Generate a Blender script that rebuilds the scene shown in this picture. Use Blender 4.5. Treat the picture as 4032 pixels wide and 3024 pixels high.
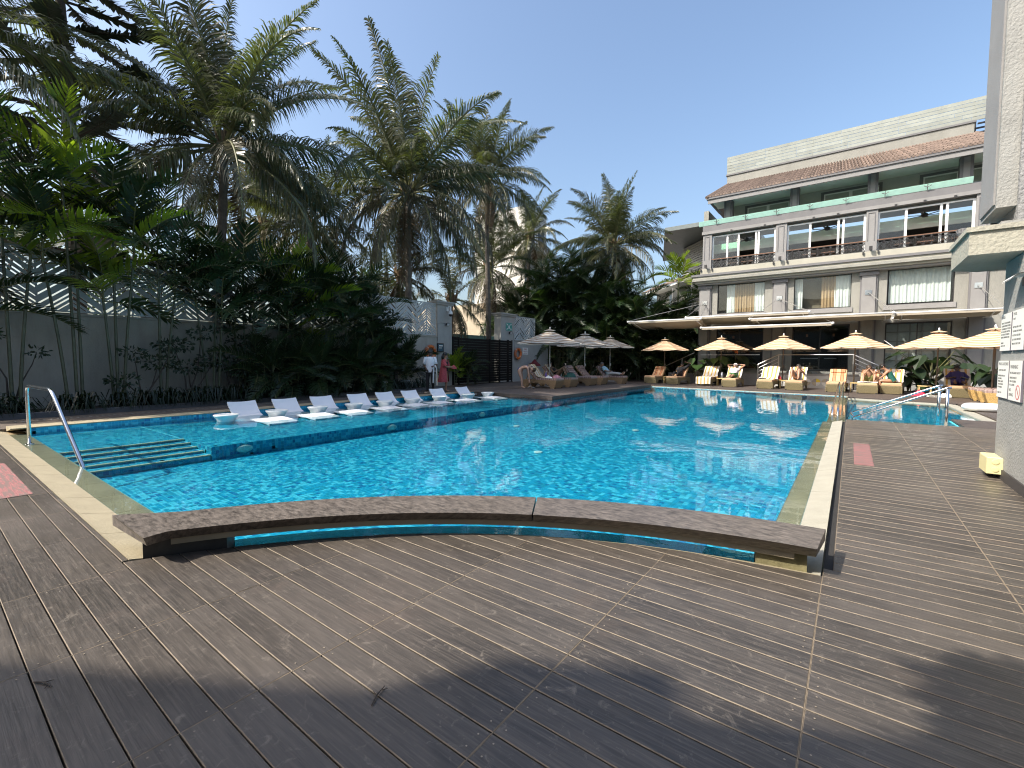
import bpy, bmesh, math, random
from mathutils import Vector, Matrix, Euler
R_ = random.Random(7)
PI = math.pi
sc = bpy.context.scene
for o in list(bpy.data.objects):
    bpy.data.objects.remove(o)
C = sc.collection

# ------------------------------------------------------------------ camera, world, sun, exposure
cam = bpy.data.cameras.new('camera')
cam.sensor_width = 36.0
cam.lens = 15.95
cam.clip_end = 3000
cam_o = bpy.data.objects.new('camera', cam)
C.objects.link(cam_o)
RM = Matrix(((0.80150849, -0.03623929, 0.59688429), (0.59795935, 0.03961889, -0.80054667), (0.00536335, 0.99855749, 0.0534245)))
cam_o.matrix_world = Matrix.Translation((0, 0, 1.4)) @ RM.to_4x4()
sc.camera = cam_o

SUN_EL, SUN_AZ = 43.0, 56.0          # elevation, heading of the light on the ground from +X
Lh = Vector((math.cos(math.radians(SUN_AZ)), math.sin(math.radians(SUN_AZ)), 0))
world = bpy.data.worlds.new('World')
sc.world = world
world.use_nodes = True
wn = world.node_tree
bg = wn.nodes['Background']
sky = wn.nodes.new('ShaderNodeTexSky')
sky.sky_type = 'NISHITA'
sky.sun_disc = False
sky.sun_elevation = math.radians(SUN_EL)
sky.sun_rotation = math.atan2(-Lh.x, -Lh.y)
sky.altitude = 0
sky.air_density = 1.25
sky.dust_density = 4.5
sky.ozone_density = 3.2
wn.links.new(sky.outputs[0], bg.inputs[0])
bg.inputs[1].default_value = 0.168
sun = bpy.data.lights.new('sun', 'SUN')
sun.energy = 4.5
sun.angle = math.radians(0.53)
sun.color = (1.0, 0.93, 0.83)
sun_o = bpy.data.objects.new('sun', sun)
C.objects.link(sun_o)
ce, se = math.cos(math.radians(SUN_EL)), math.sin(math.radians(SUN_EL))
LD = Vector((Lh.x * ce, Lh.y * ce, -se))
sun_o.rotation_euler = LD.to_track_quat('-Z', 'Y').to_euler()
sun_o.location = (0, 0, 40)
sc.view_settings.view_transform = 'Standard'
sc.view_settings.look = 'None'
sc.view_settings.exposure = 0.70
sc.view_settings.gamma = 1.0
sc.render.engine = 'CYCLES'
sc.cycles.filter_width = 1.1
sc.cycles.max_bounces = 8
sc.cycles.transparent_max_bounces = 16
sc.cycles.caustics_reflective = False
sc.cycles.caustics_refractive = False

# ------------------------------------------------------------------ helpers
class MB:
    def __init__(s):
        s.v = []; s.f = []; s.m = []
    def face(s, pts, m=0):
        i = len(s.v); s.v += [tuple(p) for p in pts]
        s.f.append(tuple(range(i, i + len(pts)))); s.m.append(m)
    def hexa(s, p, m=0, skip=()):
        i = len(s.v); s.v += [tuple(q) for q in p]
        for k, q in enumerate(((3, 2, 1, 0), (4, 5, 6, 7), (0, 1, 5, 4), (1, 2, 6, 5), (2, 3, 7, 6), (3, 0, 4, 7))):
            if k in skip: continue
            s.f.append(tuple(i + a for a in q)); s.m.append(m)
    def box(s, x0, x1, y0, y1, z0, z1, m=0, skip=()):
        s.hexa([(x0, y0, z0), (x1, y0, z0), (x1, y1, z0), (x0, y1, z0), (x0, y0, z1), (x1, y0, z1), (x1, y1, z1), (x0, y1, z1)], m, skip)
    def cbox(s, x0, x1, y0, y1, z0, z1, c=.01, m=0, mc=None):
        # box with all its top edges chamfered
        mc = m if mc is None else mc
        i = len(s.v)
        s.v += [(x0, y0, z0), (x1, y0, z0), (x1, y1, z0), (x0, y1, z0), (x0, y0, z1 - c), (x1, y0, z1 - c), (x1, y1, z1 - c), (x0, y1, z1 - c),
                (x0 + c, y0 + c, z1), (x1 - c, y0 + c, z1), (x1 - c, y1 - c, z1), (x0 + c, y1 - c, z1)]
        for q, mm in (((3, 2, 1, 0), m), ((0, 1, 5, 4), m), ((1, 2, 6, 5), m), ((2, 3, 7, 6), m), ((3, 0, 4, 7), m),
                      ((4, 5, 9, 8), mc), ((5, 6, 10, 9), mc), ((6, 7, 11, 10), mc), ((7, 4, 8, 11), mc), ((8, 9, 10, 11), m)):
            s.f.append(tuple(i + a for a in q)); s.m.append(mm)
    def prism(s, pts, z0, z1, m=0, mt=None):
        n = len(pts); i = len(s.v)
        s.v += [(x, y, z0) for x, y in pts] + [(x, y, z1) for x, y in pts]
        s.f.append(tuple(i + n - 1 - k for k in range(n))); s.m.append(m)
        s.f.append(tuple(i + n + k for k in range(n))); s.m.append(m if mt is None else mt)
        for k in range(n):
            l = (k + 1) % n
            s.f.append((i + k, i + l, i + n + l, i + n + k)); s.m.append(m)
    def extr(s, prof, fn, a, b, m=0):
        # profile points (p,q) swept between a and b; fn(p,q,t) -> xyz
        n = len(prof); i = len(s.v)
        s.v += [fn(p, q, a) for p, q in prof] + [fn(p, q, b) for p, q in prof]
        s.f.append(tuple(i + n - 1 - k for k in range(n))); s.m.append(m)
        s.f.append(tuple(i + n + k for k in range(n))); s.m.append(m)
        for k in range(n):
            l = (k + 1) % n
            s.f.append((i + k, i + l, i + n + l, i + n + k)); s.m.append(m)
    def tube(s, path, r, n=6, m=0, cap=True):
        P = [Vector(p) for p in path]
        rr = r if isinstance(r, (list, tuple)) else [r] * len(P)
        rings = []; up = None
        for k, p in enumerate(P):
            t = (P[min(k + 1, len(P) - 1)] - P[max(k - 1, 0)])
            t = t.normalized() if t.length > 1e-9 else Vector((0, 0, 1))
            if up is None:
                up = Vector((0, 0, 1)) if abs(t.z) < .9 else Vector((1, 0, 0))
            a = t.cross(up)
            if a.length < 1e-6: a = t.cross(Vector((0.3, 1, 0)))
            a.normalize(); b = a.cross(t).normalized(); up = b
            i = len(s.v)
            for j in range(n):
                an = 2 * PI * j / n
                s.v.append(tuple(p + a * (rr[k] * math.cos(an)) + b * (rr[k] * math.sin(an))))
            rings.append(i)
        for k in range(len(rings) - 1):
            for j in range(n):
                l = (j + 1) % n
                s.f.append((rings[k] + j, rings[k] + l, rings[k + 1] + l, rings[k + 1] + j)); s.m.append(m)
        if cap:
            s.f.append(tuple(rings[0] + n - 1 - j for j in range(n))); s.m.append(m)
            s.f.append(tuple(rings[-1] + j for j in range(n))); s.m.append(m)
    def bar(s, a, b, w, h=None, m=0):
        # square bar between two points
        a = Vector(a); b = Vector(b); h = w if h is None else h
        t = (b - a).normalized()
        up = Vector((0, 0, 1)) if abs(t.z) < .95 else Vector((0, 1, 0))
        x = t.cross(up).normalized() * (w / 2); y = x.normalized().cross(t).normalized() * (h / 2)
        s.hexa([a - x - y, a + x - y, a + x + y, a - x + y, b - x - y, b + x - y, b + x + y, b - x + y], m)
    def lathe(s, prof, c=(0, 0, 0), n=16, m=0):
        rings = []
        for r, z in prof:
            i = len(s.v); rings.append((i, r))
            for j in range(n):
                an = 2 * PI * j / n
                s.v.append((c[0] + r * math.cos(an), c[1] + r * math.sin(an), c[2] + z))
        for k in range(len(rings) - 1):
            for j in range(n):
                l = (j + 1) % n
                s.f.append((rings[k][0] + j, rings[k][0] + l, rings[k + 1][0] + l, rings[k + 1][0] + j)); s.m.append(m)
        s.f.append(tuple(rings[0][0] + n - 1 - j for j in range(n))); s.m.append(m)
        s.f.append(tuple(rings[-1][0] + j for j in range(n))); s.m.append(m)
    def grid(s, fn, nu, nv, m=0, mf=None):
        i = len(s.v)
        for a in range(nu + 1):
            for b in range(nv + 1):
                s.v.append(tuple(fn(a / nu, b / nv)))
        for a in range(nu):
            for b in range(nv):
                k = i + a * (nv + 1) + b
                s.f.append((k, k + nv + 1, k + nv + 2, k + 1)); s.m.append(m if mf is None else mf(a, b))
    def blob(s, c, r, n=8, k=5, m=0):
        c = Vector(c); rx, ry, rz = r if isinstance(r, (tuple, list)) else (r, r, r)
        pr = [(max(1e-3, math.sin(PI * q / k)), -math.cos(PI * q / k)) for q in range(k + 1)]
        i0 = len(s.v)
        s.lathe([(a, b) for a, b in pr], (0, 0, 0), n, m)
        for q in range(i0, len(s.v)):
            x, y, z = s.v[q]; s.v[q] = (c.x + x * rx, c.y + y * ry, c.z + z * rz)
    def mesh(s, name, mats, smooth=False):
        me = bpy.data.meshes.new(name)
        me.from_pydata(s.v, [], s.f)
        for m in mats: me.materials.append(m)
        if len(mats) > 1: me.polygons.foreach_set('material_index', s.m)
        if smooth: me.polygons.foreach_set('use_smooth', [True] * len(s.f))
        me.validate(); me.update()
        return me

def tag(o, label=None, cat=None, group=None, kind=None):
    if label: o['label'] = label
    if cat: o['category'] = cat
    if group: o['group'] = group
    if kind: o['kind'] = kind
    return o
def put(name, me, parent=None, loc=(0, 0, 0), rot=(0, 0, 0)):
    o = bpy.data.objects.new(name, me); C.objects.link(o)
    if parent: o.parent = parent
    o.location = loc; o.rotation_euler = rot
    return o
def part(name, mb, mats, parent=None, smooth=False, kind=None, world=False, angle=None):
    if not isinstance(mats, (list, tuple)): mats = [mats]
    if world and parent is not None:
        lx, ly, lz = parent.location
        if parent.parent: lx, ly, lz = Vector((lx, ly, lz)) + parent.parent.location
        mb.v = [(x - lx, y - ly, z - lz) for x, y, z in mb.v]
    o = put(name, mb.mesh(name, mats, smooth), parent)
    if kind: o['kind'] = kind
    return o
def thing(name, label, cat, loc=(0, 0, 0), rz=0, group=None):
    o = bpy.data.objects.new(name, None); C.objects.link(o)
    o.empty_display_size = .1
    o.location = loc; o.rotation_euler = (0, 0, rz)
    return tag(o, label, cat, group)
def kids(o): return list(o.children)
def copy_tree(o, parent=None, cache={}):
    c = o.copy(); C.objects.link(c); c.parent = parent
    for ch in kids(o): copy_tree(ch, c)
    return c

# ------------------------------------------------------------------ materials
def nd(nt, t, **kw):
    n = nt.nodes.new(t)
    for k, v in kw.items():
        if hasattr(n, k): setattr(n, k, v)
        else: n.inputs[k].default_value = v
    return n
def M(name, col, rough=.6, metal=0., var=.15, vs=4., bump=0., bs=60., spec=.5, transl=0., rnd=0., dirt=0., stretch=(1, 1, 1), alpha=None):
    m = bpy.data.materials.new(name); m.use_nodes = True
    nt = m.node_tree; L = nt.links
    b = nt.nodes['Principled BSDF']; out = nt.nodes['Material Output']
    b.inputs['Roughness'].default_value = rough; b.inputs['Metallic'].default_value = metal
    b.inputs['Specular IOR Level'].default_value = spec
    tc = nd(nt, 'ShaderNodeTexCoord'); mp = nd(nt, 'ShaderNodeMapping'); mp.inputs['Scale'].default_value = stretch
    L.new(tc.outputs['Object'], mp.inputs[0])
    oi = nd(nt, 'ShaderNodeObjectInfo')
    ad = nd(nt, 'ShaderNodeVectorMath', operation='ADD')
    sc_ = nd(nt, 'ShaderNodeMath', operation='MULTIPLY'); sc_.inputs[1].default_value = 37.
    L.new(oi.outputs['Random'], sc_.inputs[0]); L.new(mp.outputs[0], ad.inputs[0]); L.new(sc_.outputs[0], ad.inputs[1])
    nz = nd(nt, 'ShaderNodeTexNoise'); nz.inputs['Scale'].default_value = vs; nz.inputs['Detail'].default_value = 6
    nz.inputs['Roughness'].default_value = .62
    L.new(ad.outputs[0], nz.inputs['Vector'])
    r = nd(nt, 'ShaderNodeMapRange'); r.inputs['From Min'].default_value = .28; r.inputs['From Max'].default_value = .72
    r.inputs['To Min'].default_value = 1 - var; r.inputs['To Max'].default_value = 1 + var
    L.new(nz.outputs[0], r.inputs['Value'])
    mul = r.outputs[0]
    if rnd:
        r2 = nd(nt, 'ShaderNodeMapRange'); r2.inputs['To Min'].default_value = 1 - rnd; r2.inputs['To Max'].default_value = 1 + rnd
        L.new(oi.outputs['Random'], r2.inputs['Value'])
        mm = nd(nt, 'ShaderNodeMath', operation='MULTIPLY'); L.new(mul, mm.inputs[0]); L.new(r2.outputs[0], mm.inputs[1]); mul = mm.outputs[0]
    vm = nd(nt, 'ShaderNodeVectorMath', operation='SCALE'); vm.inputs[0].default_value = col[:3]
    L.new(mul, vm.inputs['Scale'])
    colout = vm.outputs[0]
    if dirt:
        n2 = nd(nt, 'ShaderNodeTexNoise'); n2.inputs['Scale'].default_value = .9; n2.inputs['Detail'].default_value = 8; n2.inputs['Roughness'].default_value = .7
        mp2 = nd(nt, 'ShaderNodeMapping'); mp2.inputs['Scale'].default_value = (1.6, 1.6, .35)
        L.new(tc.outputs['Object'], mp2.inputs[0]); L.new(mp2.outputs[0], n2.inputs['Vector'])
        r3 = nd(nt, 'ShaderNodeMapRange'); r3.inputs['From Min'].default_value = .45; r3.inputs['From Max'].default_value = .75
        r3.inputs['To Min'].default_value = 0; r3.inputs['To Max'].default_value = dirt
        L.new(n2.outputs[0], r3.inputs['Value'])
        mx = nd(nt, 'ShaderNodeMix', data_type='RGBA'); L.new(r3.outputs[0], mx.inputs['Factor']); L.new(colout, mx.inputs[6])
        mx.inputs[7].default_value = (col[0] * .35, col[1] * .34, col[2] * .31, 1)
        colout = mx.outputs[2]
    L.new(colout, b.inputs['Base Color'])
    if bump:
        n3 = nd(nt, 'ShaderNodeTexNoise'); n3.inputs['Scale'].default_value = bs; n3.inputs['Detail'].default_value = 4
        L.new(ad.outputs[0], n3.inputs['Vector'])
        bp = nd(nt, 'ShaderNodeBump'); bp.inputs['Strength'].default_value = min(1, bump); bp.inputs['Distance'].default_value = .02 * max(1, bump)
        L.new(n3.outputs[0], bp.inputs['Height']); L.new(bp.outputs[0], b.inputs['Normal'])
    if transl:
        t = nd(nt, 'ShaderNodeBsdfTranslucent'); g = nd(nt, 'ShaderNodeVectorMath', operation='MULTIPLY')
        g.inputs[1].default_value = (1.5, 1.75, .5) if col[1] > col[2] * 1.3 and col[1] > col[0] else (1, 1, 1)
        L.new(colout, g.inputs[0]); L.new(g.outputs[0], t.inputs[0])
        mx = nd(nt, 'ShaderNodeMixShader'); mx.inputs[0].default_value = transl
        L.new(b.outputs[0], mx.inputs[1]); L.new(t.outputs[0], mx.inputs[2]); L.new(mx.outputs[0], out.inputs[0])
    return m
def glass(name, tint=(.9, .96, .95), rough=0., ior=1.45, gain=1.):
    m = bpy.data.materials.new(name); m.use_nodes = True; nt = m.node_tree; L = nt.links
    out = nt.nodes['Material Output']; nt.nodes.remove(nt.nodes['Principled BSDF'])
    t = nd(nt, 'ShaderNodeBsdfTransparent'); t.inputs[0].default_value = (*tint, 1)
    g = nd(nt, 'ShaderNodeBsdfGlossy'); g.inputs['Roughness'].default_value = rough
    lw = nd(nt, 'ShaderNodeLayerWeight'); pw = nd(nt, 'ShaderNodeMath', operation='POWER'); pw.inputs[1].default_value = 5.; L.new(lw.outputs['Facing'], pw.inputs[0])
    f = nd(nt, 'ShaderNodeMath', operation='MULTIPLY_ADD'); f.inputs[1].default_value = .92; f.inputs[2].default_value = ((ior - 1) / (ior + 1)) ** 2; L.new(pw.outputs[0], f.inputs[0])
    mx = nd(nt, 'ShaderNodeMixShader'); L.new(f.outputs[0], mx.inputs[0]); L.new(t.outputs[0], mx.inputs[1]); L.new(g.outputs[0], mx.inputs[2])
    L.new(mx.outputs[0], out.inputs[0])
    return m
def stripes(name, cols, period, axis=0, rough=.8, radial=False, off=0.):
    # woven bands: cols = [(start 0..1, rgb), ...]
    m = bpy.data.materials.new(name); m.use_nodes = True; nt = m.node_tree; L = nt.links
    b = nt.nodes['Principled BSDF']; b.inputs['Roughness'].default_value = rough
    tc = nd(nt, 'ShaderNodeTexCoord'); sp = nd(nt, 'ShaderNodeSeparateXYZ'); L.new(tc.outputs['Object'], sp.inputs[0])
    a = nd(nt, 'ShaderNodeMath', operation='MULTIPLY_ADD'); a.inputs[1].default_value = 1 / period; a.inputs[2].default_value = off + 50
    L.new(sp.outputs[axis], a.inputs[0])
    fr = nd(nt, 'ShaderNodeMath', operation='FRACT'); L.new(a.outputs[0], fr.inputs[0])
    cr = nd(nt, 'ShaderNodeValToRGB'); cr.color_ramp.interpolation = 'CONSTANT'
    e = cr.color_ramp.elements
    e[0].position = 0; e[0].color = (*cols[0][1], 1); e[1].position = cols[1][0]; e[1].color = (*cols[1][1], 1)
    for p, c in cols[2:]:
        q = e.new(p); q.color = (*c, 1)
    L.new(fr.outputs[0], cr.inputs[0])
    nz = nd(nt, 'ShaderNodeTexNoise'); nz.inputs['Scale'].default_value = 14
    L.new(tc.outputs['Object'], nz.inputs['Vector'])
    r = nd(nt, 'ShaderNodeMapRange'); r.inputs['To Min'].default_value = .82; r.inputs['To Max'].default_value = 1.12; L.new(nz.outputs[0], r.inputs['Value'])
    vm = nd(nt, 'ShaderNodeVectorMath', operation='SCALE'); L.new(cr.outputs[0], vm.inputs[0]); L.new(r.outputs[0], vm.inputs['Scale'])
    L.new(vm.outputs[0], b.inputs['Base Color'])
    bp = nd(nt, 'ShaderNodeBump'); bp.inputs['Strength'].default_value = .35; bp.inputs['Distance'].default_value = .02
    L.new(nz.outputs[0], bp.inputs['Height']); L.new(bp.outputs[0], b.inputs['Normal'])
    return m
sc.cycles.use_denoising = True

# ------------------------------------------------------------------ materials used in many places
m_stucco = M('stucco', (.255, .25, .222), .85, var=.08, vs=1.2, bump=.8, bs=38, dirt=.3)
m_stucco_rough = M('rough_stucco', (.27, .268, .25), .9, var=.12, vs=2.5, bump=.75, bs=38, dirt=.1)
m_trim = M('grey_trim', (.15, .147, .15), .8, var=.07, vs=2, bump=.3, bs=70, dirt=.15)
m_trim_l = M('pale_grey_trim', (.225, .22, .215), .8, var=.07, vs=2, bump=.3, bs=70, dirt=.15)
m_cream = M('cream_paint', (.35, .335, .275), .75, var=.06, vs=2, bump=.2, bs=60, dirt=.22)
m_white = M('white_paint', (.78, .78, .76), .5, var=.03)
m_steel = M('polished_steel', (.72, .73, .74), .16, metal=1., var=.04)
m_black = M('black_metal', (.022, .02, .02), .45, var=.2)
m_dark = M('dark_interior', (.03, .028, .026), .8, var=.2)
m_soil = M('soil', (.045, .035, .025), .95, var=.4, vs=6, bump=.6, bs=25)
m_conc = M('concrete', (.26, .25, .23), .85, var=.15, vs=3, bump=.3, bs=40, dirt=.2)

# ------------------------------------------------------------------ ground and pool
ARC_C, ARC_R = Vector((.37, -1.24)), 4.8
def arc_pts(r, x0, x1, n):
    # points on the circle about ARC_C between the two x values, upper half
    a0 = math.acos(max(-1, min(1, (x0 - ARC_C.x) / r))); a1 = math.acos(max(-1, min(1, (x1 - ARC_C.x) / r)))
    return [(ARC_C.x + r * math.cos(a0 + (a1 - a0) * k / n), ARC_C.y + r * math.sin(a0 + (a1 - a0) * k / n)) for k in range(n + 1)]
WZ = -.06                                            # water level
def far_y(x): return 23.25 - .178 * x                # far edge of the pool
gm = MB()
G0, ZG = 900., -.09
gm.face([(-G0, -G0, ZG), (G0, -G0, ZG), (G0, .86, ZG), (-G0, .86, ZG)])
gm.face([(-G0, .86, ZG), (-13.3, .86, ZG), (-13.3, 25.6, ZG), (-G0, 25.6, ZG)])
gm.face([(3.1, .86, ZG), (G0, .86, ZG), (G0, 25.6, ZG), (3.1, 25.6, ZG)])
gm.face([(-G0, 25.6, ZG), (G0, 25.6, ZG), (G0, G0, ZG), (-G0, G0, ZG)])
arc = arc_pts(ARC_R, -3.94, -.1, 24)
gm.face([(-3.94, .86, ZG), (-.1, .86, ZG)] + [(x, y, ZG) for x, y in reversed(arc)])
gm.face([(-.09, .86, ZG), (3.1, .86, ZG), (3.1, 13.66, ZG), (-.09, 13.66, ZG)])
gm.face([(2.0, 13.66, ZG), (3.1, 13.66, ZG), (3.1, 15.4, ZG), (2.0, 15.4, ZG)])
gm.face([(2.75, 15.4, ZG), (3.1, 15.4, ZG), (3.1, 25.6, ZG), (2.75, 25.6, ZG)])
gm.face([(-13.3, 14.25, ZG), (-8.75, 14.25, ZG), (-8.75, 25.6, ZG), (-13.3, 25.6, ZG)])
gm.face([(-8.75, far_y(-8.75) + .3, ZG), (2.75, far_y(2.75) + .3 - .9, ZG), (2.75, 25.6, ZG), (-8.75, 25.6, ZG)])
o = part('ground', gm, M('ground', (.16, .15, .135), .9, var=.25, vs=1.5, bump=.3, bs=30), kind='structure')

# pool: floor that rises towards the far side, walls, a shallow shelf with its steps, all tiled
m_t = [M('tile_turquoise', (.010, .38, .60), .3, var=.12, vs=30), M('tile_pale', (.07, .60, .77), .3, var=.1, vs=30),
       M('tile_blue', (.006, .19, .41), .3, var=.15, vs=30), M('tile_teal', (.010, .32, .47), .3, var=.12, vs=30)]
m_grout = M('tile_grout', (.10, .62, .74), .7, var=.1)
m_nose = M('step_nosing', (.55, .50, .34), .6, var=.12)
def floor_z(x, y):
    u = max(0, min(1, (x + 8.7) / 8.2)); v = max(0, min(1, (y - 1.4) / 20.))
    return (1 - v) * ((1 - u) * -.36 + u * -.52) + v * ((1 - u) * -.30 + u * -.28)
XL, XS, YS = -12.65, -8.72, 3.1                     # left wall, shelf edge, where the steps meet the shelf
SHZ = -.125
pool = thing('swimming_pool', 'swimming pool lined with blue and turquoise mosaic tiles', 'pool', (-5, 12, WZ))
pool['kind'] = 'structure'
PB = MB()
n = 26
PB.grid(lambda a, b: (XS + a * (-.5 - XS), 1.38 + b * 24, floor_z(XS + a * (-.5 - XS), 1.38 + b * 24) - .006), 12, n)
PB.face([(XL, YS, SHZ - .006), (XS, YS, SHZ - .006), (XS, 14.4, SHZ - .006), (XL, 14.4, SHZ - .006)])
part('pool_floor', PB, m_grout, pool, world=True)
rt = random.Random(3)
def tile_field(fn, nx, ny, out, ins=.06, skip=None, big=.055):
    # fn(i,j) -> xyz on the grid lines; single, double and dark tiles mixed as in the mosaic
    used = set()
    for i in range(nx):
        for j in range(ny):
            if (i, j) in used: continue
            if skip and skip(i, j): continue
            w = h = 1
            q = rt.random()
            if q < big and i + 1 < nx and (i + 1, j) not in used: w = 2
            elif q < 2 * big and j + 1 < ny: h = 2
            for a in range(w):
                for b in range(h): used.add((i + a, j + b))
            g = ins
            A = Vector(fn(i + g, j + g)); B = Vector(fn(i + w - g, j + g)); Cc = Vector(fn(i + w - g, j + h - g)); D = Vector(fn(i + g, j + h - g))
            r = rt.random()
            m = 2 if (r < .13 and w * h == 1) else (2 if r < .03 else (1 if r < .40 else (0 if r < .82 else 3)))
            out.append(((A, B, Cc, D), m))
def dist2(q):
    c = (q[0][0] + q[0][2]) * .5
    return c.x ** 2 + c.y ** 2
TP = .064
fl = []
nx = int((-.5 - XS) / TP); ny = int(23.8 / TP)
def ff(i, j):
    x, y = XS + i * TP, 1.38 + j * TP
    return (x, y, floor_z(x, y))
def skp(i, j):
    x, y = XS + (i + .5) * TP, 1.38 + (j + .5) * TP
    if x < -8.75 and y > 14.2: return True
    return y > far_y(x) - .1 or ((x - ARC_C.x) ** 2 + (y - ARC_C.y) ** 2 < (ARC_R - .25) ** 2)
tile_field(ff, nx, ny, fl, skip=skp)
sh = []
tile_field(lambda i, j: (XL + i * TP, YS + j * TP, SHZ), int((XS - XL) / TP), int((14.4 - YS) / TP), sh)
fl.sort(key=dist2)
near, rest = fl[:290], fl[290:] + sh
for q, m in near:
    c = (q[0] + q[2]) * .5
    b = MB(); top = [p - c for p in q]
    b.hexa([p - Vector((0, 0, .006)) for p in top] + top, 0, skip=(0,))
    put('tile', b.mesh('tile', [m_t[m]]), pool, c - pool.location)
b = MB()
for q, m in rest: b.face(q, m)
part('mosaic_tiles', b, m_t, pool, kind='stuff', world=True)
# walls: near wall under the ledge, right wall, shelf front, left wall, platform faces, far wall
b = MB(); tw = []
def wall(p, q, z0, z1, nrm, hide=False):
    p = Vector((*p, 0)); q = Vector((*q, 0)); L = (q - p).length; d = (q - p) / L; nv = Vector((*nrm, 0))
    b.face([p + Vector((0, 0, z0)), q + Vector((0, 0, z0)), q + Vector((0, 0, z1)), p + Vector((0, 0, z1))])
    nn = max(1, int(L / .056)); hh = max(1, int((z1 - z0) / .056))
    tile_field(lambda i, j: p + d * (i * L / nn) + Vector((0, 0, z0 + j * (z1 - z0) / hh)) + nv * .006, nn, hh, tw, big=.08)
wall((XL, 1.38), (-3.2, 1.38), -.60, -.078, (0, 1))
wall((-.5, 4.4), (-.5, 13.8), -.56, -.078, (-1, 0))
wall((XS, YS), (XS, 14.3), -.50, SHZ, (1, 0))
wall((XL, YS), (XS, YS), -.45, SHZ, (0, -1))
wall((XL, 14.3), (XL, 1.38), -.45, .032, (1, 0))
wall((-8.82, 14.3), (-12.4, 14.3), -.40, -.05, (0, -1))
wall((-8.82, 25.0), (-8.82, 14.3), -.40, -.05, (1, 0))
wall((-8.8, far_y(-8.8)), (-.1, far_y(-.1)), -.40, -.05, (0, -1))
for q, m in tw: b.face(q, m + 1)
part('pool_wall', b, [m_grout] + m_t, pool, world=True)
# curved wall below the deck edge
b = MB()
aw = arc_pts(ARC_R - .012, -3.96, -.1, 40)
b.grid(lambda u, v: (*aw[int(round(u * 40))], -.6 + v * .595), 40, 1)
part('curved_wall', b, M('green_tile_dark_band', (.004, .010, .010), .25, var=.3, vs=20), pool, world=True)
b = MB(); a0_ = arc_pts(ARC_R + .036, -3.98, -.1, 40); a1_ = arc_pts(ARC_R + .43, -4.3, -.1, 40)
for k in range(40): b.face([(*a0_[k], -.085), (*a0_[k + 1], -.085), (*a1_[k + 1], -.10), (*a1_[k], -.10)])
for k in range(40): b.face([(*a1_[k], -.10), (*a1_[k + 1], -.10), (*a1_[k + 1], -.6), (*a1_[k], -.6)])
part('dark_refraction_band', b, bpy.data.materials['green_tile_dark_band'], pool, world=True)  # added dark strip standing in for the dark refraction under the bench
# steps
for k in range(5):
    xn = XS - .02 - (4 - k) * .30
    zt = -.115 - k * .036
    s = MB(); s.box(xn - .34, xn - .004, 1.39, YS - .012, zt - .12, zt - .004)
    st = part('step', s, m_grout, pool, world=True)
    tl = []
    tile_field(lambda i, j: (xn - .32 + i * .072, 1.40 + j * .072, zt), 4, 23, tl)
    tile_field(lambda i, j: (xn + .001, 1.40 + j * .072, zt - .075 + i * .03), 2, 23, tl)
    s = MB()
    for q, m in tl: s.face(q, m)
    part('step_tiles', s, m_t, st, kind='stuff', world=True)
    s = MB(); s.box(xn - .055, xn + .006, 1.39, YS - .012, zt - .014, zt + .005)
    part('nosing', s, m_nose, st, world=True)
s = MB(); s.face([(XL, 1.38, -.12), (XS - 1.5, 1.38, -.12), (XS - 1.5, YS, -.12), (XL, YS, -.12)])
part('landing', s, m_grout, pool, world=True)
tl = []; tile_field(lambda i, j: (XL + i * TP, 1.4 + j * TP, -.117), int((XS - 1.5 - XL) / TP), int(1.68 / TP), tl)
s = MB()
for q, m in tl: s.face(q, m)
part('landing_tiles', s, m_t, pool, kind='stuff', world=True)
# underwater lights on the shelf wall and floor inlets
m_lens = M('pool_light_lens', (.62, .80, .74), .3, var=.05)
for y in (3.62, 6.9, 10.2):
    s = MB(); s.lathe([(.001, .0), (.13, .0), (.14, .012), (.10, .03), (.001, .035)], n=18)
    put('underwater_light', s.mesh('underwater_light', [m_lens]), pool, Vector((XS + .012, y, -.225)) - pool.location, (0, PI / 2, 0)).scale = (.5, 1, 1)
for x, y in ((-2.72, 4.55), (-4.8, 7.3), (-4.3, 11.0), (-7.0, 9.6)):
    s = MB(); s.lathe([(.001, .0), (.085, .0), (.085, .012), (.05, .02), (.001, .02)], n=18)
    put('floor_inlet', s.mesh('floor_inlet', [m_lens]), pool, Vector((x, y, floor_z(x, y) + .004)) - pool.location)

# coping stones: pale sloping band and the submerged grey ledge
m_cop = M('pale_limestone', (.38, .325, .215), .75, var=.10, vs=5, bump=.25, bs=45, dirt=.12)
m_copw = M('pale_limestone_right', (.35, .33, .265), .75, var=.09, vs=5, bump=.25, bs=45, dirt=.12)
m_ledge = M('wet_ledge_stone', (.36, .28, .17), .45, var=.18, vs=4, bump=.2, bs=30)
coping = thing('pool_coping', 'pale stone coping that slopes into the water round the pool', 'coping', (-6, 1, 0))
coping['kind'] = 'structure'
def coping_run(n, f, m, name='coping_stone', gap=.006):
    for k in range(n):
        s = MB(); s.hexa(f(k, n)); part(name, s, m, coping, world=True)
L0, L1 = -13.2, -3.97
def f_near(k, n):
    x0 = L0 + (L1 - L0) * k / n + .004; x1 = L0 + (L1 - L0) * (k + 1) / n - .004
    j0 = .016 * math.sin(k * 2.1); 
    return [(x0, .885, -.14), (x1, .885, -.14), (x1, 1.145, -.14), (x0, 1.145, -.14), (x0, .885, -.001), (x1, .885, -.001), (x1, 1.145, -.062), (x0, 1.145, -.062)]
coping_run(12, f_near, m_cop)
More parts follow.
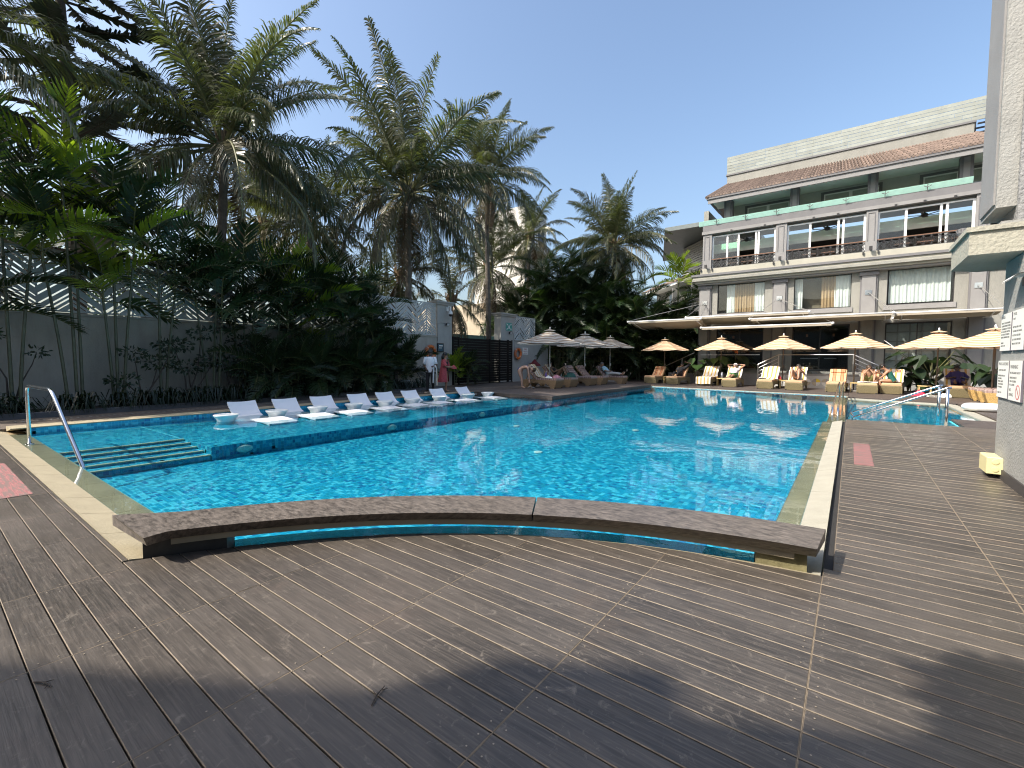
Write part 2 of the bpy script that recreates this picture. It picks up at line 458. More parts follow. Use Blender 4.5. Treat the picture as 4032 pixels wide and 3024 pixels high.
coping_run(12, lambda k, n: [(L0 + (L1 - L0) * k / n + .003, 1.147, -.2), (L0 + (L1 - L0) * (k + 1) / n - .003, 1.147, -.2), (L0 + (L1 - L0) * (k + 1) / n - .003, 1.385, -.2), (L0 + (L1 - L0) * k / n + .003, 1.385, -.2),
                           (L0 + (L1 - L0) * k / n + .003, 1.147, -.066), (L0 + (L1 - L0) * (k + 1) / n - .003, 1.147, -.066), (L0 + (L1 - L0) * (k + 1) / n - .003, 1.385, -.082), (L0 + (L1 - L0) * k / n + .003, 1.385, -.082)], m_ledge, 'ledge_stone')
R0, R1 = 3.56, 13.42
coping_run(8, lambda k, n: [(-.315, R0 + (R1 - R0) * k / n + .004, -.14), (-.11, R0 + (R1 - R0) * k / n + .004, -.14), (-.11, R0 + (R1 - R0) * (k + 1) / n - .004, -.14), (-.315, R0 + (R1 - R0) * (k + 1) / n - .004, -.14),
                           (-.315, R0 + (R1 - R0) * k / n + .004, -.062), (-.11, R0 + (R1 - R0) * k / n + .004, -.012), (-.11, R0 + (R1 - R0) * (k + 1) / n - .004, -.012), (-.315, R0 + (R1 - R0) * (k + 1) / n - .004, -.062)], m_copw)
coping_run(8, lambda k, n: [(-.505, R0 + .1 + (R1 - R0) * k / n, -.2), (-.317, R0 + .1 + (R1 - R0) * k / n, -.2), (-.317, R0 + .1 + (R1 - R0) * (k + 1) / n - .004, -.2), (-.505, R0 + .1 + (R1 - R0) * (k + 1) / n - .004, -.2),
                           (-.505, R0 + .1 + (R1 - R0) * k / n, -.082), (-.317, R0 + .1 + (R1 - R0) * k / n, -.066), (-.317, R0 + .1 + (R1 - R0) * (k + 1) / n - .004, -.066), (-.505, R0 + .1 + (R1 - R0) * (k + 1) / n - .004, -.082)], m_ledge, 'ledge_stone')
coping_run(14, lambda k, n: [(XL - .52, 1.15 + 13.1 * k / n, -.05), (XL + .015, 1.15 + 13.1 * k / n, .033), (XL + .015, 1.15 + 13.1 * (k + 1) / n - .006, .033), (XL - .52, 1.15 + 13.1 * (k + 1) / n - .006, -.05),
                            (XL - .52, 1.15 + 13.1 * k / n, .052), (XL + .015, 1.15 + 13.1 * k / n, .05), (XL + .015, 1.15 + 13.1 * (k + 1) / n - .006, .05), (XL - .52, 1.15 + 13.1 * (k + 1) / n - .006, .052)], m_cop)
# far coping, spa coping
def run2(p, q, w, z, n, m, zz=None):
    p = Vector(p); q = Vector(q); d = (q - p); nrm = Vector((-d.y, d.x)).normalized() * w
    for k in range(n):
        a = p + d * (k / n); c = p + d * ((k + 1) / n - .006 / d.length)
        s = MB(); s.prism([(a.x, a.y), (c.x, c.y), (c.x + nrm.x, c.y + nrm.y), (a.x + nrm.x, a.y + nrm.y)], -.14, z)
        part('coping_stone', s, m, coping, world=True)
run2((-8.8, far_y(-8.8)), (-.05, far_y(-.05)), .30, -.035, 9, m_copw)
run2((-.04, 21.9), (2.75, 20.95), .28, -.03, 3, m_copw)
run2((2.62, 20.95), (2.62, 15.4), .26, -.03, 6, m_copw)
run2((2.62, 15.42), (2.02, 15.42), -.001, -.03, 1, m_copw)
run2((2.0, 13.72), (1.55, 13.72), -.12, -.02, 1, m_copw)
run2((-8.84, 14.45), (-8.84, 24.9), .10, -.045, 9, m_ledge)
# spa basin to the right of the pool
spa = thing('spa_pool', 'small shallow side pool with blue tiles beside the steel handrails', 'pool', (1.3, 17, WZ)); spa['kind'] = 'structure'
b = MB(); b.face([(-.1, 13.72, -.17), (2.65, 13.72, -.17), (2.65, 22.2, -.15), (-.1, 22.2, -.15)]); part('spa_floor', b, m_grout, spa, world=True)
sp = []; tile_field(lambda i, j: (-.1 + i * TP, 13.75 + j * TP, -.165 + j * TP * .0022), int(2.74 / TP), int(8.2 / TP), sp)
b = MB()
for q, m in sp: b.face(q, m)
part('spa_tiles', b, m_t, spa, kind='stuff', world=True)
for k, (x0, y0, x1, y1, z) in enumerate(((0.0, 14.05, 2.0, 14.12, -.085), (0.0, 14.75, 2.62, 14.82, -.115), (.55, 13.72, .62, 14.75, -.11), (1.2, 13.72, 1.27, 14.75, -.11))):
    b = MB(); b.box(x0, x1, y0, y1, -.2, z); part('step_edge', b, m_ledge, spa, world=True)
b = MB(); b.box(-.42, -.06, 13.55, 22.9, -.4, -.072); part('dividing_ledge', b, m_ledge, spa, world=True)
b = MB(); b.box(1.99, 2.02, 13.72, 15.42, -.3, -.05); b.box(2.02, 2.7, 15.40, 15.43, -.3, -.05); part('spa_wall', b, m_grout, spa, world=True)

# water
m = bpy.data.materials.new('pool_water'); m.use_nodes = True; nt = m.node_tree; L = nt.links
out = nt.nodes['Material Output']; nt.nodes.remove(nt.nodes['Principled BSDF'])
t = nd(nt, 'ShaderNodeBsdfTransparent'); t.inputs[0].default_value = (.82, .96, .99, 1)
g = nd(nt, 'ShaderNodeBsdfGlossy'); g.inputs['Roughness'].default_value = .015
fr = nd(nt, 'ShaderNodeFresnel'); fr.inputs[0].default_value = 1.333
mx = nd(nt, 'ShaderNodeMixShader')
tc = nd(nt, 'ShaderNodeTexCoord'); mp = nd(nt, 'ShaderNodeMapping'); mp.inputs['Scale'].default_value = (1, 1, 1)
n1 = nd(nt, 'ShaderNodeTexNoise'); n1.inputs['Scale'].default_value = 1.7; n1.inputs['Detail'].default_value = 2.5; n1.inputs['Distortion'].default_value = .6
n2 = nd(nt, 'ShaderNodeTexNoise'); n2.inputs['Scale'].default_value = 9.; n2.inputs['Detail'].default_value = 2
L.new(tc.outputs['Object'], mp.inputs[0]); L.new(mp.outputs[0], n1.inputs['Vector']); L.new(mp.outputs[0], n2.inputs['Vector'])
ad = nd(nt, 'ShaderNodeMath', operation='MULTIPLY_ADD'); ad.inputs[1].default_value = .10; L.new(n2.outputs[0], ad.inputs[0]); L.new(n1.outputs[0], ad.inputs[2])
bp = nd(nt, 'ShaderNodeBump'); bp.inputs['Strength'].default_value = 1.; bp.inputs['Distance'].default_value = .0035
L.new(ad.outputs[0], bp.inputs['Height'])
for s_ in (g, fr): L.new(bp.outputs[0], s_.inputs['Normal'])
L.new(fr.outputs[0], mx.inputs[0]); L.new(t.outputs[0], mx.inputs[1]); L.new(g.outputs[0], mx.inputs[2]); L.new(mx.outputs[0], out.inputs[0])
m_water = m
b = MB()
b.face([(-12.64, .9, WZ), (-3.95, .9, WZ)] + [(x, y, WZ) for x, y in arc] + [(-.1, 13.7, WZ), (2.0, 13.7, WZ), (2.0, 15.43, WZ), (2.64, 15.43, WZ), (2.64, 20.98, WZ), (-.05, 21.9, WZ), (-.05, far_y(-.05), WZ), (-8.82, far_y(-8.8), WZ), (-8.82, 14.32, WZ), (-12.64, 14.32, WZ)])
o = part('water', b, m_water, kind='structure')
# triangulation of the outline is left to the renderer

# ------------------------------------------------------------------ deck of narrow planks
m = M('deck_plank', (.062, .053, .044), .42, var=.42, vs=3.2, rnd=.26, stretch=(1.0, 11., 1.))
nt = m.node_tree; L = nt.links; bs = nt.nodes['Principled BSDF']
tc = nd(nt, 'ShaderNodeTexCoord'); geo = nd(nt, 'ShaderNodeNewGeometry')
# fine grain along the plank, pale scuffs
mpg = nd(nt, 'ShaderNodeMapping'); mpg.inputs['Scale'].default_value = (5, 95, 5); L.new(geo.outputs['Position'], mpg.inputs[0])
ng = nd(nt, 'ShaderNodeTexNoise'); ng.inputs['Scale'].default_value = 1.; ng.inputs['Detail'].default_value = 5; L.new(mpg.outputs[0], ng.inputs['Vector'])
nb = nd(nt, 'ShaderNodeTexNoise'); nb.inputs['Scale'].default_value = 1.1; nb.inputs['Detail'].default_value = 7; nb.inputs['Roughness'].default_value = .7; L.new(geo.outputs['Position'], nb.inputs['Vector'])
nsc = nd(nt, 'ShaderNodeTexNoise'); nsc.inputs['Scale'].default_value = 9; nsc.inputs['Detail'].default_value = 8; nsc.inputs['Roughness'].default_value = .75; nsc.inputs['Distortion'].default_value = 2.2; L.new(geo.outputs['Position'], nsc.inputs['Vector'])
col = bs.inputs['Base Color'].links[0].from_socket
def mapr(s_, a, b_, c, d):
    r = nd(nt, 'ShaderNodeMapRange'); r.inputs['From Min'].default_value = a; r.inputs['From Max'].default_value = b_; r.inputs['To Min'].default_value = c; r.inputs['To Max'].default_value = d
    L.new(s_, r.inputs['Value']); return r.outputs[0]
def mixc(f, a, c):
    x = nd(nt, 'ShaderNodeMix', data_type='RGBA'); L.new(f, x.inputs['Factor']); L.new(a, x.inputs[6]); x.inputs[7].default_value = (*c, 1); return x.outputs[2]
c1 = mixc(mapr(ng.outputs[0], .46, .72, 0, .55), col, (.145, .122, .10))
c2 = mixc(mapr(nb.outputs[0], .55, .75, 0, .45), c1, (.14, .098, .072))
nbb = nd(nt, 'ShaderNodeTexNoise'); nbb.inputs['Scale'].default_value = .42; nbb.inputs['Detail'].default_value = 3; L.new(geo.outputs['Position'], nbb.inputs['Vector'])
c2 = mixc(mapr(nbb.outputs[0], .48, .68, 0, .4), c2, (.135, .114, .096))
c3 = mixc(mapr(nsc.outputs[0], .56, .70, 0, .55), c2, (.25, .215, .175))
L.new(c3, bs.inputs['Base Color'])
L.new(mapr(nb.outputs[0], .3, .7, .27, .52), bs.inputs['Roughness'])
bp = nd(nt, 'ShaderNodeBump'); bp.inputs['Strength'].default_value = .35; bp.inputs['Distance'].default_value = .004
L.new(ng.outputs[0], bp.inputs['Height']); L.new(bp.outputs[0], bs.inputs['Normal'])
m_plank = m
m_pedge = M('plank_sunlit_edge', (.20, .16, .115), .7, var=.3, vs=20)  # tan chamfer colour stands in for sun catching the plank edges
deck = thing('pool_deck', 'weathered grey brown plank deck round the pool', 'deck', (0, 0, 0)); deck['kind'] = 'structure'
PW = .1418
def clip_poly(poly, inside, cut):
    out = []
    for k in range(len(poly)):
        a, b_ = poly[k], poly[(k + 1) % len(poly)]
        ia, ib = inside(a), inside(b_)
        if ia: out.append(a)
        if ia != ib: out.append(cut(a, b_))
    return out
def in_c(p): return (p[0] - ARC_C.x) ** 2 + (p[1] - ARC_C.y) ** 2 <= (ARC_R - .004) ** 2
def cut_c(a, b_):
    lo, hi = 0., 1.
    ia = in_c(a)
    for _ in range(24):
        mid = (lo + hi) / 2; p = (a[0] + (b_[0] - a[0]) * mid, a[1] + (b_[1] - a[1]) * mid)
        if in_c(p) == ia: lo = mid
        else: hi = mid
    return (a[0] + (b_[0] - a[0]) * lo, a[1] + (b_[1] - a[1]) * lo)
planks = []
JX = [-.1 + .93 * k for k in range(-16, 4)]
Y00 = 2.12 - PW * 44
for r in range(160):
    y0 = Y00 + r * PW + .003; y1 = y0 + PW - .006
    if y1 > 13.66: break
    xs = list(JX)
    for k in range(len(xs) - 1):
        x0, x1 = xs[k] + .0016, xs[k + 1] - .0016
        if x0 < -3.97 < x1 and y1 > .88:
            if y0 < .85: planks.append([(x0, y0), (-3.972, y0), (-3.972, .88), (x0, .88)])
            x0 = -3.945
        if x0 > 3.2: continue
        if y0 > .88:
            if x1 < -3.97: continue
            if y0 > 3.55 and x1 < 0: continue
        if x1 < -3.0 and y1 > .88: y1b = min(y1, .88) if x0 < -3.97 else y1
        else: y1b = y1
        if y1b - y0 < .02: continue
        quad = [(x0, y0), (x1, y0), (x1, y1b), (x0, y1b)]
        if x0 < -.11 and y1 > .86 and x1 > -3.99:
            # dense outline so the curved cut reads as a curve
            dq = []
            for a in range(4):
                p, q = quad[a], quad[(a + 1) % 4]
                for t_ in range(6): dq.append((p[0] + (q[0] - p[0]) * t_ / 6, p[1] + (q[1] - p[1]) * t_ / 6))
            if not all(in_c(p) for p in dq):
                quad = clip_poly(dq, in_c, cut_c)
                if len(quad) < 3: continue
        elif x1 > -.06 and x0 < -.06 and y0 > 3.55: quad = [(-.045, y0), (x1, y0), (x1, y1), (-.045, y1)]
        planks.append(quad)
planks.sort(key=lambda q: (sum(p[0] for p in q) / len(q)) ** 2 + (sum(p[1] for p in q) / len(q)) ** 2)
def in_view(q):
    cx = sum(p[0] for p in q) / len(q); cy = sum(p[1] for p in q) / len(q)
    v = RM.transposed() @ Vector((cx, cy, -1.4))
    if v.z > -.3: return False
    return abs(v.x / -v.z) < 1.2 and abs(v.y / -v.z) < .95
vis = [q for q in planks if in_view(q)]; hid = [q for q in planks if not in_view(q)]
def plank_mesh(mb, q, dz, off):
    if len(q) == 4:
        x0, x1, y0, y1 = q[0][0] - off.x, q[1][0] - off.x, q[0][1] - off.y, q[2][1] - off.y
        mb.cbox(x0, x1, y0, y1, -.028 + dz, dz, .003, 0, 1)
    else:
        pp = [(p[0] - off.x, p[1] - off.y) for p in q]
        mx_ = sum(p[0] for p in pp) / len(pp); my_ = sum(p[1] for p in pp) / len(pp)
        y0_, y1_ = min(p[1] for p in pp), max(p[1] for p in pp)
        tp = [(p[0], min(y1_ - .003, max(y0_ + .003, p[1]))) for p in pp]
        mb.prism(pp, -.028 + dz, -.003 + dz); n_ = len(pp); i = len(mb.v)
        mb.v += [(x, y, -.003 + dz) for x, y in pp] + [(x, y, dz) for x, y in tp]
        mb.f.append(tuple(i + n_ + k for k in range(n_))); mb.m.append(0)
        for k in range(n_):
            l = (k + 1) % n_; mb.f.append((i + k, i + l, i + n_ + l, i + n_ + k)); mb.m.append(1)
for q in vis[:300]:
    c = Vector((sum(p[0] for p in q) / len(q), sum(p[1] for p in q) / len(q), 0))
    b = MB(); plank_mesh(b, q, R_.uniform(-.0012, .0012), c)
    put('plank', b.mesh('plank', [m_plank, m_pedge]), deck, c)
b = MB()
for q in vis[300:] + hid: plank_mesh(b, q, R_.uniform(-.001, .001), Vector((0, 0, 0)))
part('far_planks', b, [m_plank, m_pedge], deck, kind='stuff')
b = MB()
for q in planks:
    if len(q) == 4:
        for y in (q[0][1] + .035, q[2][1] - .035):
            for x in (q[0][0] + .035, q[1][0] - .035):
                if R_.random() < .72 and x * x + y * y < 60:
                    i = len(b.v)
                    b.v += [(x + .004 * math.cos(k * PI / 3), y + .004 * math.sin(k * PI / 3), .0022) for k in range(6)]
                    b.f.append(tuple(range(i, i + 6))); b.m.append(0)
part('screw_heads', b, M('dusty_screw', (.30, .25, .19), .6, var=.3), deck, kind='stuff')
b = MB()
ZB = -.034
b.face([(-15.2, -4.3, ZB), (3.2, -4.3, ZB), (3.2, .86, ZB), (-15.2, .86, ZB)])
b.face([(-3.94, .86, ZB), (-.05, .86, ZB)] + [(x, y, ZB) for x, y in reversed(arc)])
b.face([(-.05, .86, ZB), (3.2, .86, ZB), (3.2, 13.66, ZB), (-.05, 13.66, ZB)])
part('deck_base', b, M('deck_dust', (.10, .08, .06), .95, var=.3, vs=8), deck)
b = MB()
for x in JX[1:]:
    yt = .86 if x < -3.97 else (3.5 if x < -.05 else 13.6)
    if -3.97 < x < -.05: yt = min(yt, ARC_C.y + math.sqrt(max(0, ARC_R ** 2 - (x - ARC_C.x) ** 2)) - .01)
    b.box(x - .0014, x + .0014, -4.0, yt, -.02, -.0012)
part('joint_dust', b, M('joint_dust', (.22, .175, .125), .95, var=.4, vs=20), deck, kind='stuff')
# cream stone lip along the curved deck edge, dark gutter along the right coping
lip0, lip1 = arc_pts(ARC_R - .002, -3.0, -.12, 40), arc_pts(ARC_R + .035, -3.0, -.12, 40)
b = MB()
for k in range(40):
    p, q, r, s = lip0[k], lip0[k + 1], lip1[k + 1], lip1[k]
    b.hexa([(*p, -.3), (*q, -.3), (*r, -.3), (*s, -.3), (*p, -.004), (*q, -.004), (*r, -.012), (*s, -.012)])
part('curved_lip', b, m_cop, deck)
b = MB(); b.box(-.105, -.048, 3.55, 13.6, -.12, -.055); part('gutter', b, m_dark, deck)
# far and side decks beyond the pool
m_fdeck = M('far_deck_boards', (.085, .068, .058), .55, var=.25, vs=5, stretch=(1, 8, 1))
b = MB()
def strip_field(poly_fn, n):
    for k in range(n):
        q = poly_fn(k / n, (k + 1) / n - .0025)
        b.prism(q, -.04, R_.uniform(-.002, .002))
strip_field(lambda a, c: [(-16.5, far_y(-16.5) + .3 + 5.2 * a), (-.04, far_y(-.04) + .3 + 5.2 * a), (-.04, far_y(-.04) + .3 + 5.2 * c), (-16.5, far_y(-16.5) + .3 + 5.2 * c)], 32)
strip_field(lambda a, c: [(-.03, 22.2 + 6.4 * a), (8, 20.8 + 6.4 * a), (8, 20.8 + 6.4 * c), (-.03, 22.2 + 6.4 * c)], 40)
strip_field(lambda a, c: [(2.9, 13.6 + 7.4 * a), (8, 13.6 + 7.4 * a), (8, 13.6 + 7.4 * c), (2.9, 13.6 + 7.4 * c)], 48)
strip_field(lambda a, c: [(2.03, 13.62 + 1.76 * a), (2.89, 13.62 + 1.76 * a), (2.89, 13.62 + 1.76 * c), (2.03, 13.62 + 1.76 * c)], 12)
part('far_deck', b, m_fdeck, deck, kind='stuff')
b = MB()
b.prism([(-8.8, far_y(-8.8) + .298), (-.04, far_y(-.04) + .298), (-.04, far_y(-.04) + .33), (-8.8, far_y(-8.8) + .33)], -.12, .012)
b.prism([(-.03, 22.18), (2.9, 21.22), (2.9, 21.25), (-.03, 22.21)], -.12, .012)
part('deck_fascia', b, M('dark_fascia', (.05, .04, .036), .6, var=.2), deck)
# raised platform that carries the tan umbrellas
platform = thing('wooden_platform', 'dark plank platform carrying the tan umbrellas at the pool corner', 'platform', (-11, 18, 0)); platform['kind'] = 'structure'
for k in range(0, 72):
    b = MB(); y0 = 14.27 + k * .1418
    b.cbox(-12.45, -8.79, y0, y0 + .136, .02, .062, .004)
    part('board', b, m_fdeck, platform, world=True)
b = MB(); b.box(-12.45, -8.77, 14.245, 14.268, -.07, .055); b.box(-8.785, -8.76, 14.268, 24.5, -.07, .055)
part('fascia', b, M('platform_fascia', (.05, .038, .033), .6, var=.2), platform, world=True)
# paving between the pool and the planting, and near the gate
m_pav = M('brown_paver', (.115, .09, .07), .75, var=.2, vs=6, rnd=.12, bump=.2, bs=40)
pav = thing('side_paving', 'brown paving strip between the pool and the planted bed', 'paving', (-14, 8, 0)); pav['kind'] = 'structure'
b0 = MB(); b0.cbox(-.295, .295, -.295, .295, -.05, 0, .006); pm = b0.mesh('paver', [m_pav])
for i in range(4):
    for j in range(42):
        x = -13.49 - i * .6; y = 1.3 + j * .6
        if x < -15.2 and y < 14: continue
        put('paver', pm, pav, Vector((x, y, R_.uniform(-.006, 0))) - pav.location)
b = MB()
for i in range(6):
    for j in range(40):
        x = -17.0 + i * .6; y = 14.3 + j * .6
        if x > -15.5 and y < 26: continue
        b.cbox(x - .295, x + .295, y - .295, y + .295, -.06, -.008, .006)
part('gate_paving', b, m_pav, pav, kind='stuff', world=True)
b = MB()
for j in range(160):
    for r in range(2):
        b.lathe([(.022, 0), (.018, .005), (.001, .006)], (-14.35 - r * .11, 1.4 + j * .11, .0005), 6)
part('tactile_studs', b, m_conc, pav, kind='stuff', world=True)
kerb = thing('planter_kerb', 'low dark grey kerb along the planted bed', 'kerb', (-15.3, 7, 0)); kerb['kind'] = 'structure'
for j in range(17):
    b = MB(); b.cbox(-15.42 - .02 * j, -15.27 - .02 * j, .0 + j * .9 , .894 + j * .9, -.05, .10, .01)
    part('kerb_stone', b, M('kerb_grey', (.10, .10, .105), .8, var=.15) if j == 0 else bpy.data.materials['kerb_grey'], kerb, world=True)
b = MB(); b.face([(-17.25, -6, .03), (-15.3, -6, .03), (-15.75, 15.3, .03), (-17.25, 15.3, .03)]); part('planting_bed', b, m_soil, kind='structure')
# worn red safety mats painted on the deck
m = M('worn_red_paint', (.30, .115, .11), .8, var=.4, vs=14, stretch=(.5, 6, 1))
nt = m.node_tree; L = nt.links; bs = nt.nodes['Principled BSDF']
geo = nd(nt, 'ShaderNodeNewGeometry'); mpg = nd(nt, 'ShaderNodeMapping'); mpg.inputs['Scale'].default_value = (2.5, 22, 1); L.new(geo.outputs['Position'], mpg.inputs[0])
ng = nd(nt, 'ShaderNodeTexNoise'); ng.inputs['Scale'].default_value = 1.6; ng.inputs['Detail'].default_value = 6; L.new(mpg.outputs[0], ng.inputs['Vector'])
col = bs.inputs['Base Color'].links[0].from_socket
L.new(mixc(mapr(ng.outputs[0], .44, .56, .1, .85), col, (.15, .115, .10)), bs.inputs['Base Color'])
for nm, x0, x1, y0, y1, lab in (('red_marking', .085, .30, 7.7, 9.7, 'worn red painted patch on the deck right of the pool'), ('red_marking', -8.9, -6.67, .50, .745, 'faded red painted patch on the deck at the left edge')):
    b = MB(); b.box(-(x1 - x0) / 2, (x1 - x0) / 2, -(y1 - y0) / 2, (y1 - y0) / 2, 0, .0015)
    o = put(nm, b.mesh(nm, [m]), None, ((x0 + x1) / 2, (y0 + y1) / 2, .002)); tag(o, lab, 'floor marking', 'red painted deck patches')
# ------------------------------------------------------------------ main hotel building (front faces -Y)
m_tile_roof = M('clay_roof_tile', (.165, .12, .095), .75, var=.25, vs=3, rnd=.2)
m_soffit = M('soffit_paint', (.80, .79, .73), .85, var=.03)
m_glassw = glass('window_glass', (.94, .965, .955), .0, 1.5)
m_green = glass('green_glass', (.62, .93, .82), .02, 1.6)
m_gl_rail = M('green_glass_panel', (.66, .92, .83), .12, var=.06, transl=.5)
m_wframe = M('white_window_frame', (.74, .74, .72), .45, var=.03)
m_cur_b = stripes('brown_curtain', [(0, (.30, .20, .11)), (.35, (.38, .26, .15)), (.7, (.25, .16, .09))], .14)
m_cur_w = M('sheer_curtain', (.60, .62, .60), .85, var=.05)
m_room = M('room_wall', (.20, .165, .12), .9, var=.1)
m_room_l = M('room_bulkhead', (.80, .78, .68), .9, var=.05)
m_wood = M('brown_wood', (.16, .08, .045), .5, var=.2, stretch=(1, 1, 1))
FY = 31.0
H = thing('hotel_building', 'pale grey four storey hotel building with tiled eaves and glazed dining floor', 'building', (-1.5, FY, 0))
def P(name, mats, boxes, parent=H, kind=None, smooth=False):
    b = MB()
    for q in boxes: b.box(*q)
    return part(name, b, mats, parent, world=True, kind=kind, smooth=smooth)
bays = [(-6.92, -4.28), (-2.79, -.12), (1.38, 3.95)]             # first floor windows
bays2 = [(-7.28, -3.77), (-3.22, .38), (.86, 4.5)]               # second floor openings
X0, X1 = -7.95, 9.0
# first floor wall with real openings
z0, z1, zs, zh = .85, 6.2, 4.37, 6.22
gz0, gz1 = .95, 3.45
walls = []
prev = X0 + .02
for a, c in bays:
    walls.append((prev, a, FY, FY + .28, z0, z1)); prev = c
walls.append((prev, X1, FY, FY + .28, z0, z1))
for k, (a, c) in enumerate(bays):
    walls.append((a, c, FY, FY + .28, gz1, zs - .02))
    walls.append((a, c, FY, FY + .28, z0, gz0 if k != 1 else z0 + .01))
P('wall', m_stucco, walls)
P('side_wall', m_stucco, [(X0 + .02, X0 + .3, FY + .285, 40, .85, 11)])
P('dining_floor_slab', m_conc, [(X0, X1, FY + .29, 40, 6.2, 6.5)])
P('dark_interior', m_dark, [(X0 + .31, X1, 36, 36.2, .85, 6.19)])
P('first_floor_slab', m_room, [(X0 + .31, X1, FY + .29, 36, 3.5, 3.7)])
P('ground_floor_slab', m_conc, [(X0, X1, FY - .9, 36, .45, .845)])
P('plinth', M('plinth_paint', (.30, .30, .29), .8, var=.1, dirt=.2), [(-9.6, X1, FY - 1.0, FY - .905, -.05, .62)])
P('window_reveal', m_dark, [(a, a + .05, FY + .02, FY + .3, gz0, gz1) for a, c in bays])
# ground floor glazing and dark frames
for k, (a, c) in enumerate(bays):
    f = P('ground_window', M('dark_frame', (.03, .03, .03), .4) if k == 0 else bpy.data.materials['dark_frame'],
          [(a, c, FY + .12, FY + .17, gz1 - .06, gz1), (a, a + .05, FY + .12, FY + .17, gz0, gz1 - .061), (c - .05, c, FY + .12, FY + .17, gz0, gz1 - .061), ((a + c) / 2 - .025, (a + c) / 2 + .025, FY + .12, FY + .17, gz0, gz1 - .061)])
    P('pane', m_glassw, [(a + .05, (a + c) / 2 - .026, FY + .14, FY + .15, gz0 + .01, gz1 - .065), ((a + c) / 2 + .026, c - .05, FY + .14, FY + .15, gz0 + .01, gz1 - .065)], f)
a, c = bays[2]
gr = [(a + .06 + k * (c - a - .12) / 5 - .03, a + .06 + k * (c - a - .12) / 5 + .03, FY + .6, FY + .64, .9, 3.4) for k in range(6)] + \
     [(a, c, FY + .645, FY + .68, .95 + k * .5, 1.0 + k * .5) for k in range(6)]
P('grid_screen', m_conc, gr)
P('screen_backing', M('frosted_panel', (.38, .40, .38), .5, var=.1), [(a, c, FY + .72, FY + .75, .9, 3.4)])
# pilasters
for k, (a, c) in enumerate([(-7.93, -6.98), (-3.79, -3.2), (.32, .91), (4.5, 5.0)]):
    if k == 0: c = -7.35
    P('pilaster', m_trim_l, [(a, c, FY - .16, FY - .002, .85, 6.14), ])
    P('pilaster_strip', m_trim, [(a - .07, a - .002, FY - .10, FY - .002, .85, 6.14), (c + .002, c + .07, FY - .10, FY - .002, .85, 6.14)])
    P('pilaster_cap', m_trim, [(a - .12, c + .12, FY - .22, FY - .003, 5.98, 6.17)])
    br = P('awning_bracket', m_steel, [((a + c) / 2 - .14, (a + c) / 2 + .14, FY - .19, FY - .161, 4.95, 5.2)])
    P('bracket_eye', m_steel, [((a + c) / 2 - .03, (a + c) / 2 + .03, FY - .30, FY - .191, 5.02, 5.1)], br)
# first floor windows: frame, panes, curtains
for k, (a, c) in enumerate(bays):
    f = P('window', m_black, [(a, c, FY + .15, FY + .2, zs, zs + .05), (a, a + .04, FY + .15, FY + .2, zs + .051, z1 - .01), (c - .04, c, FY + .15, FY + .2, zs + .051, z1 - .01)])
    P('pane', m_glassw, [(a + .041, c - .041, FY + .17, FY + .18, zs + .051, z1 - .01)], f)
    P('window_sill', m_trim_l, [(a - .12, c + .08, FY - .06, FY - .003, zs - .26, zs - .01)])
    def curtain(x0, x1, mat, z_b=zs + .06, name='curtain'):
        b = MB(); w = x1 - x0; nn = max(10, int(w / .035))
        b.grid(lambda u, v: (x0 + w * u + .012 * math.sin(u * 40), FY + .26 + .035 * math.sin(u * w * 42 + .8 * math.sin(v * 3)) * (.6 + .5 * v) + .02 * math.sin(u * w * 17), z1 - .04 - (z1 - .04 - z_b) * v), nn, 4)
        o = part(name, b, mat, H, world=True, smooth=True)
    if k == 0:
        curtain(a + .5, a + .95, m_cur_w); curtain(a + .9, a + 2.05, m_cur_b); curtain(a + 2.0, c - .03, m_cur_w)
    elif k == 1:
        curtain(a + .03, a + .4, m_cur_w); curtain(a + 1.3, a + 1.95, m_cur_b); curtain(a + 1.85, c - .03, m_cur_w)
    else:
        curtain(a + .08, c - .12, m_cur_w, zs + .1)
    P('curtain_room', m_room, [(a - .3, c + .3, FY + .9, FY + .95, 3.72, 6.18)])
# cornice between first and second floors
P('cornice', m_stucco, [(-8.32, X1, FY - .66, FY + .1, 6.42, 6.56)])
P('cornice_moulding', m_cream, [(-8.28, X1, FY - .62, FY + .1, 6.561, 6.70), (-8.15, X1, FY - .5, FY + .1, 6.30, 6.419)])
P('cornice_edge', m_trim, [(-8.36, X1, FY - .70, FY + .1, 6.701, 6.83)])
P('cornice_under', m_trim_l, [(-8.05, X1, FY - .38, FY + .1, 6.20, 6.299)])
P('dining_sill', m_cream, [(-7.9, X1, FY - .35, FY + .25, 6.831, 7.20)])
# second floor: pilasters, frames, glass, railings
ZR0, ZR1, ZT = 7.22, 7.80, 9.22
for k, (a, c) in enumerate([(-7.80, -7.28), (-3.77, -3.22), (.38, .86), (4.5, 5.0)]):
    P('upper_pilaster', m_trim_l, [(a, c, FY - .32, FY + .2, 7.202, 9.34)])
    mx_ = (a + c) / 2
    P('pilaster_panel', m_trim, [(mx_ - .17, mx_ - .14, FY - .345, FY - .321, 7.75, 9.2), (mx_ + .11, mx_ + .14, FY - .345, FY - .321, 7.75, 9.17), (mx_ - .139, mx_ + .14, FY - .345, FY - .321, 9.171, 9.2)])
    sl = P('spotlight', m_black, [(mx_ - .03, mx_ + .03, FY - .5, FY - .33, 7.25, 7.29), (mx_ - .07, mx_ + .07, FY - .62, FY - .5, 7.22, 7.42)])
    P('spotlight_hook', m_black, [(a - .1, a - .04, FY - .45, FY - .36, 7.05, 7.2), (c + .04, c + .1, FY - .45, FY - .36, 7.05, 7.2)])
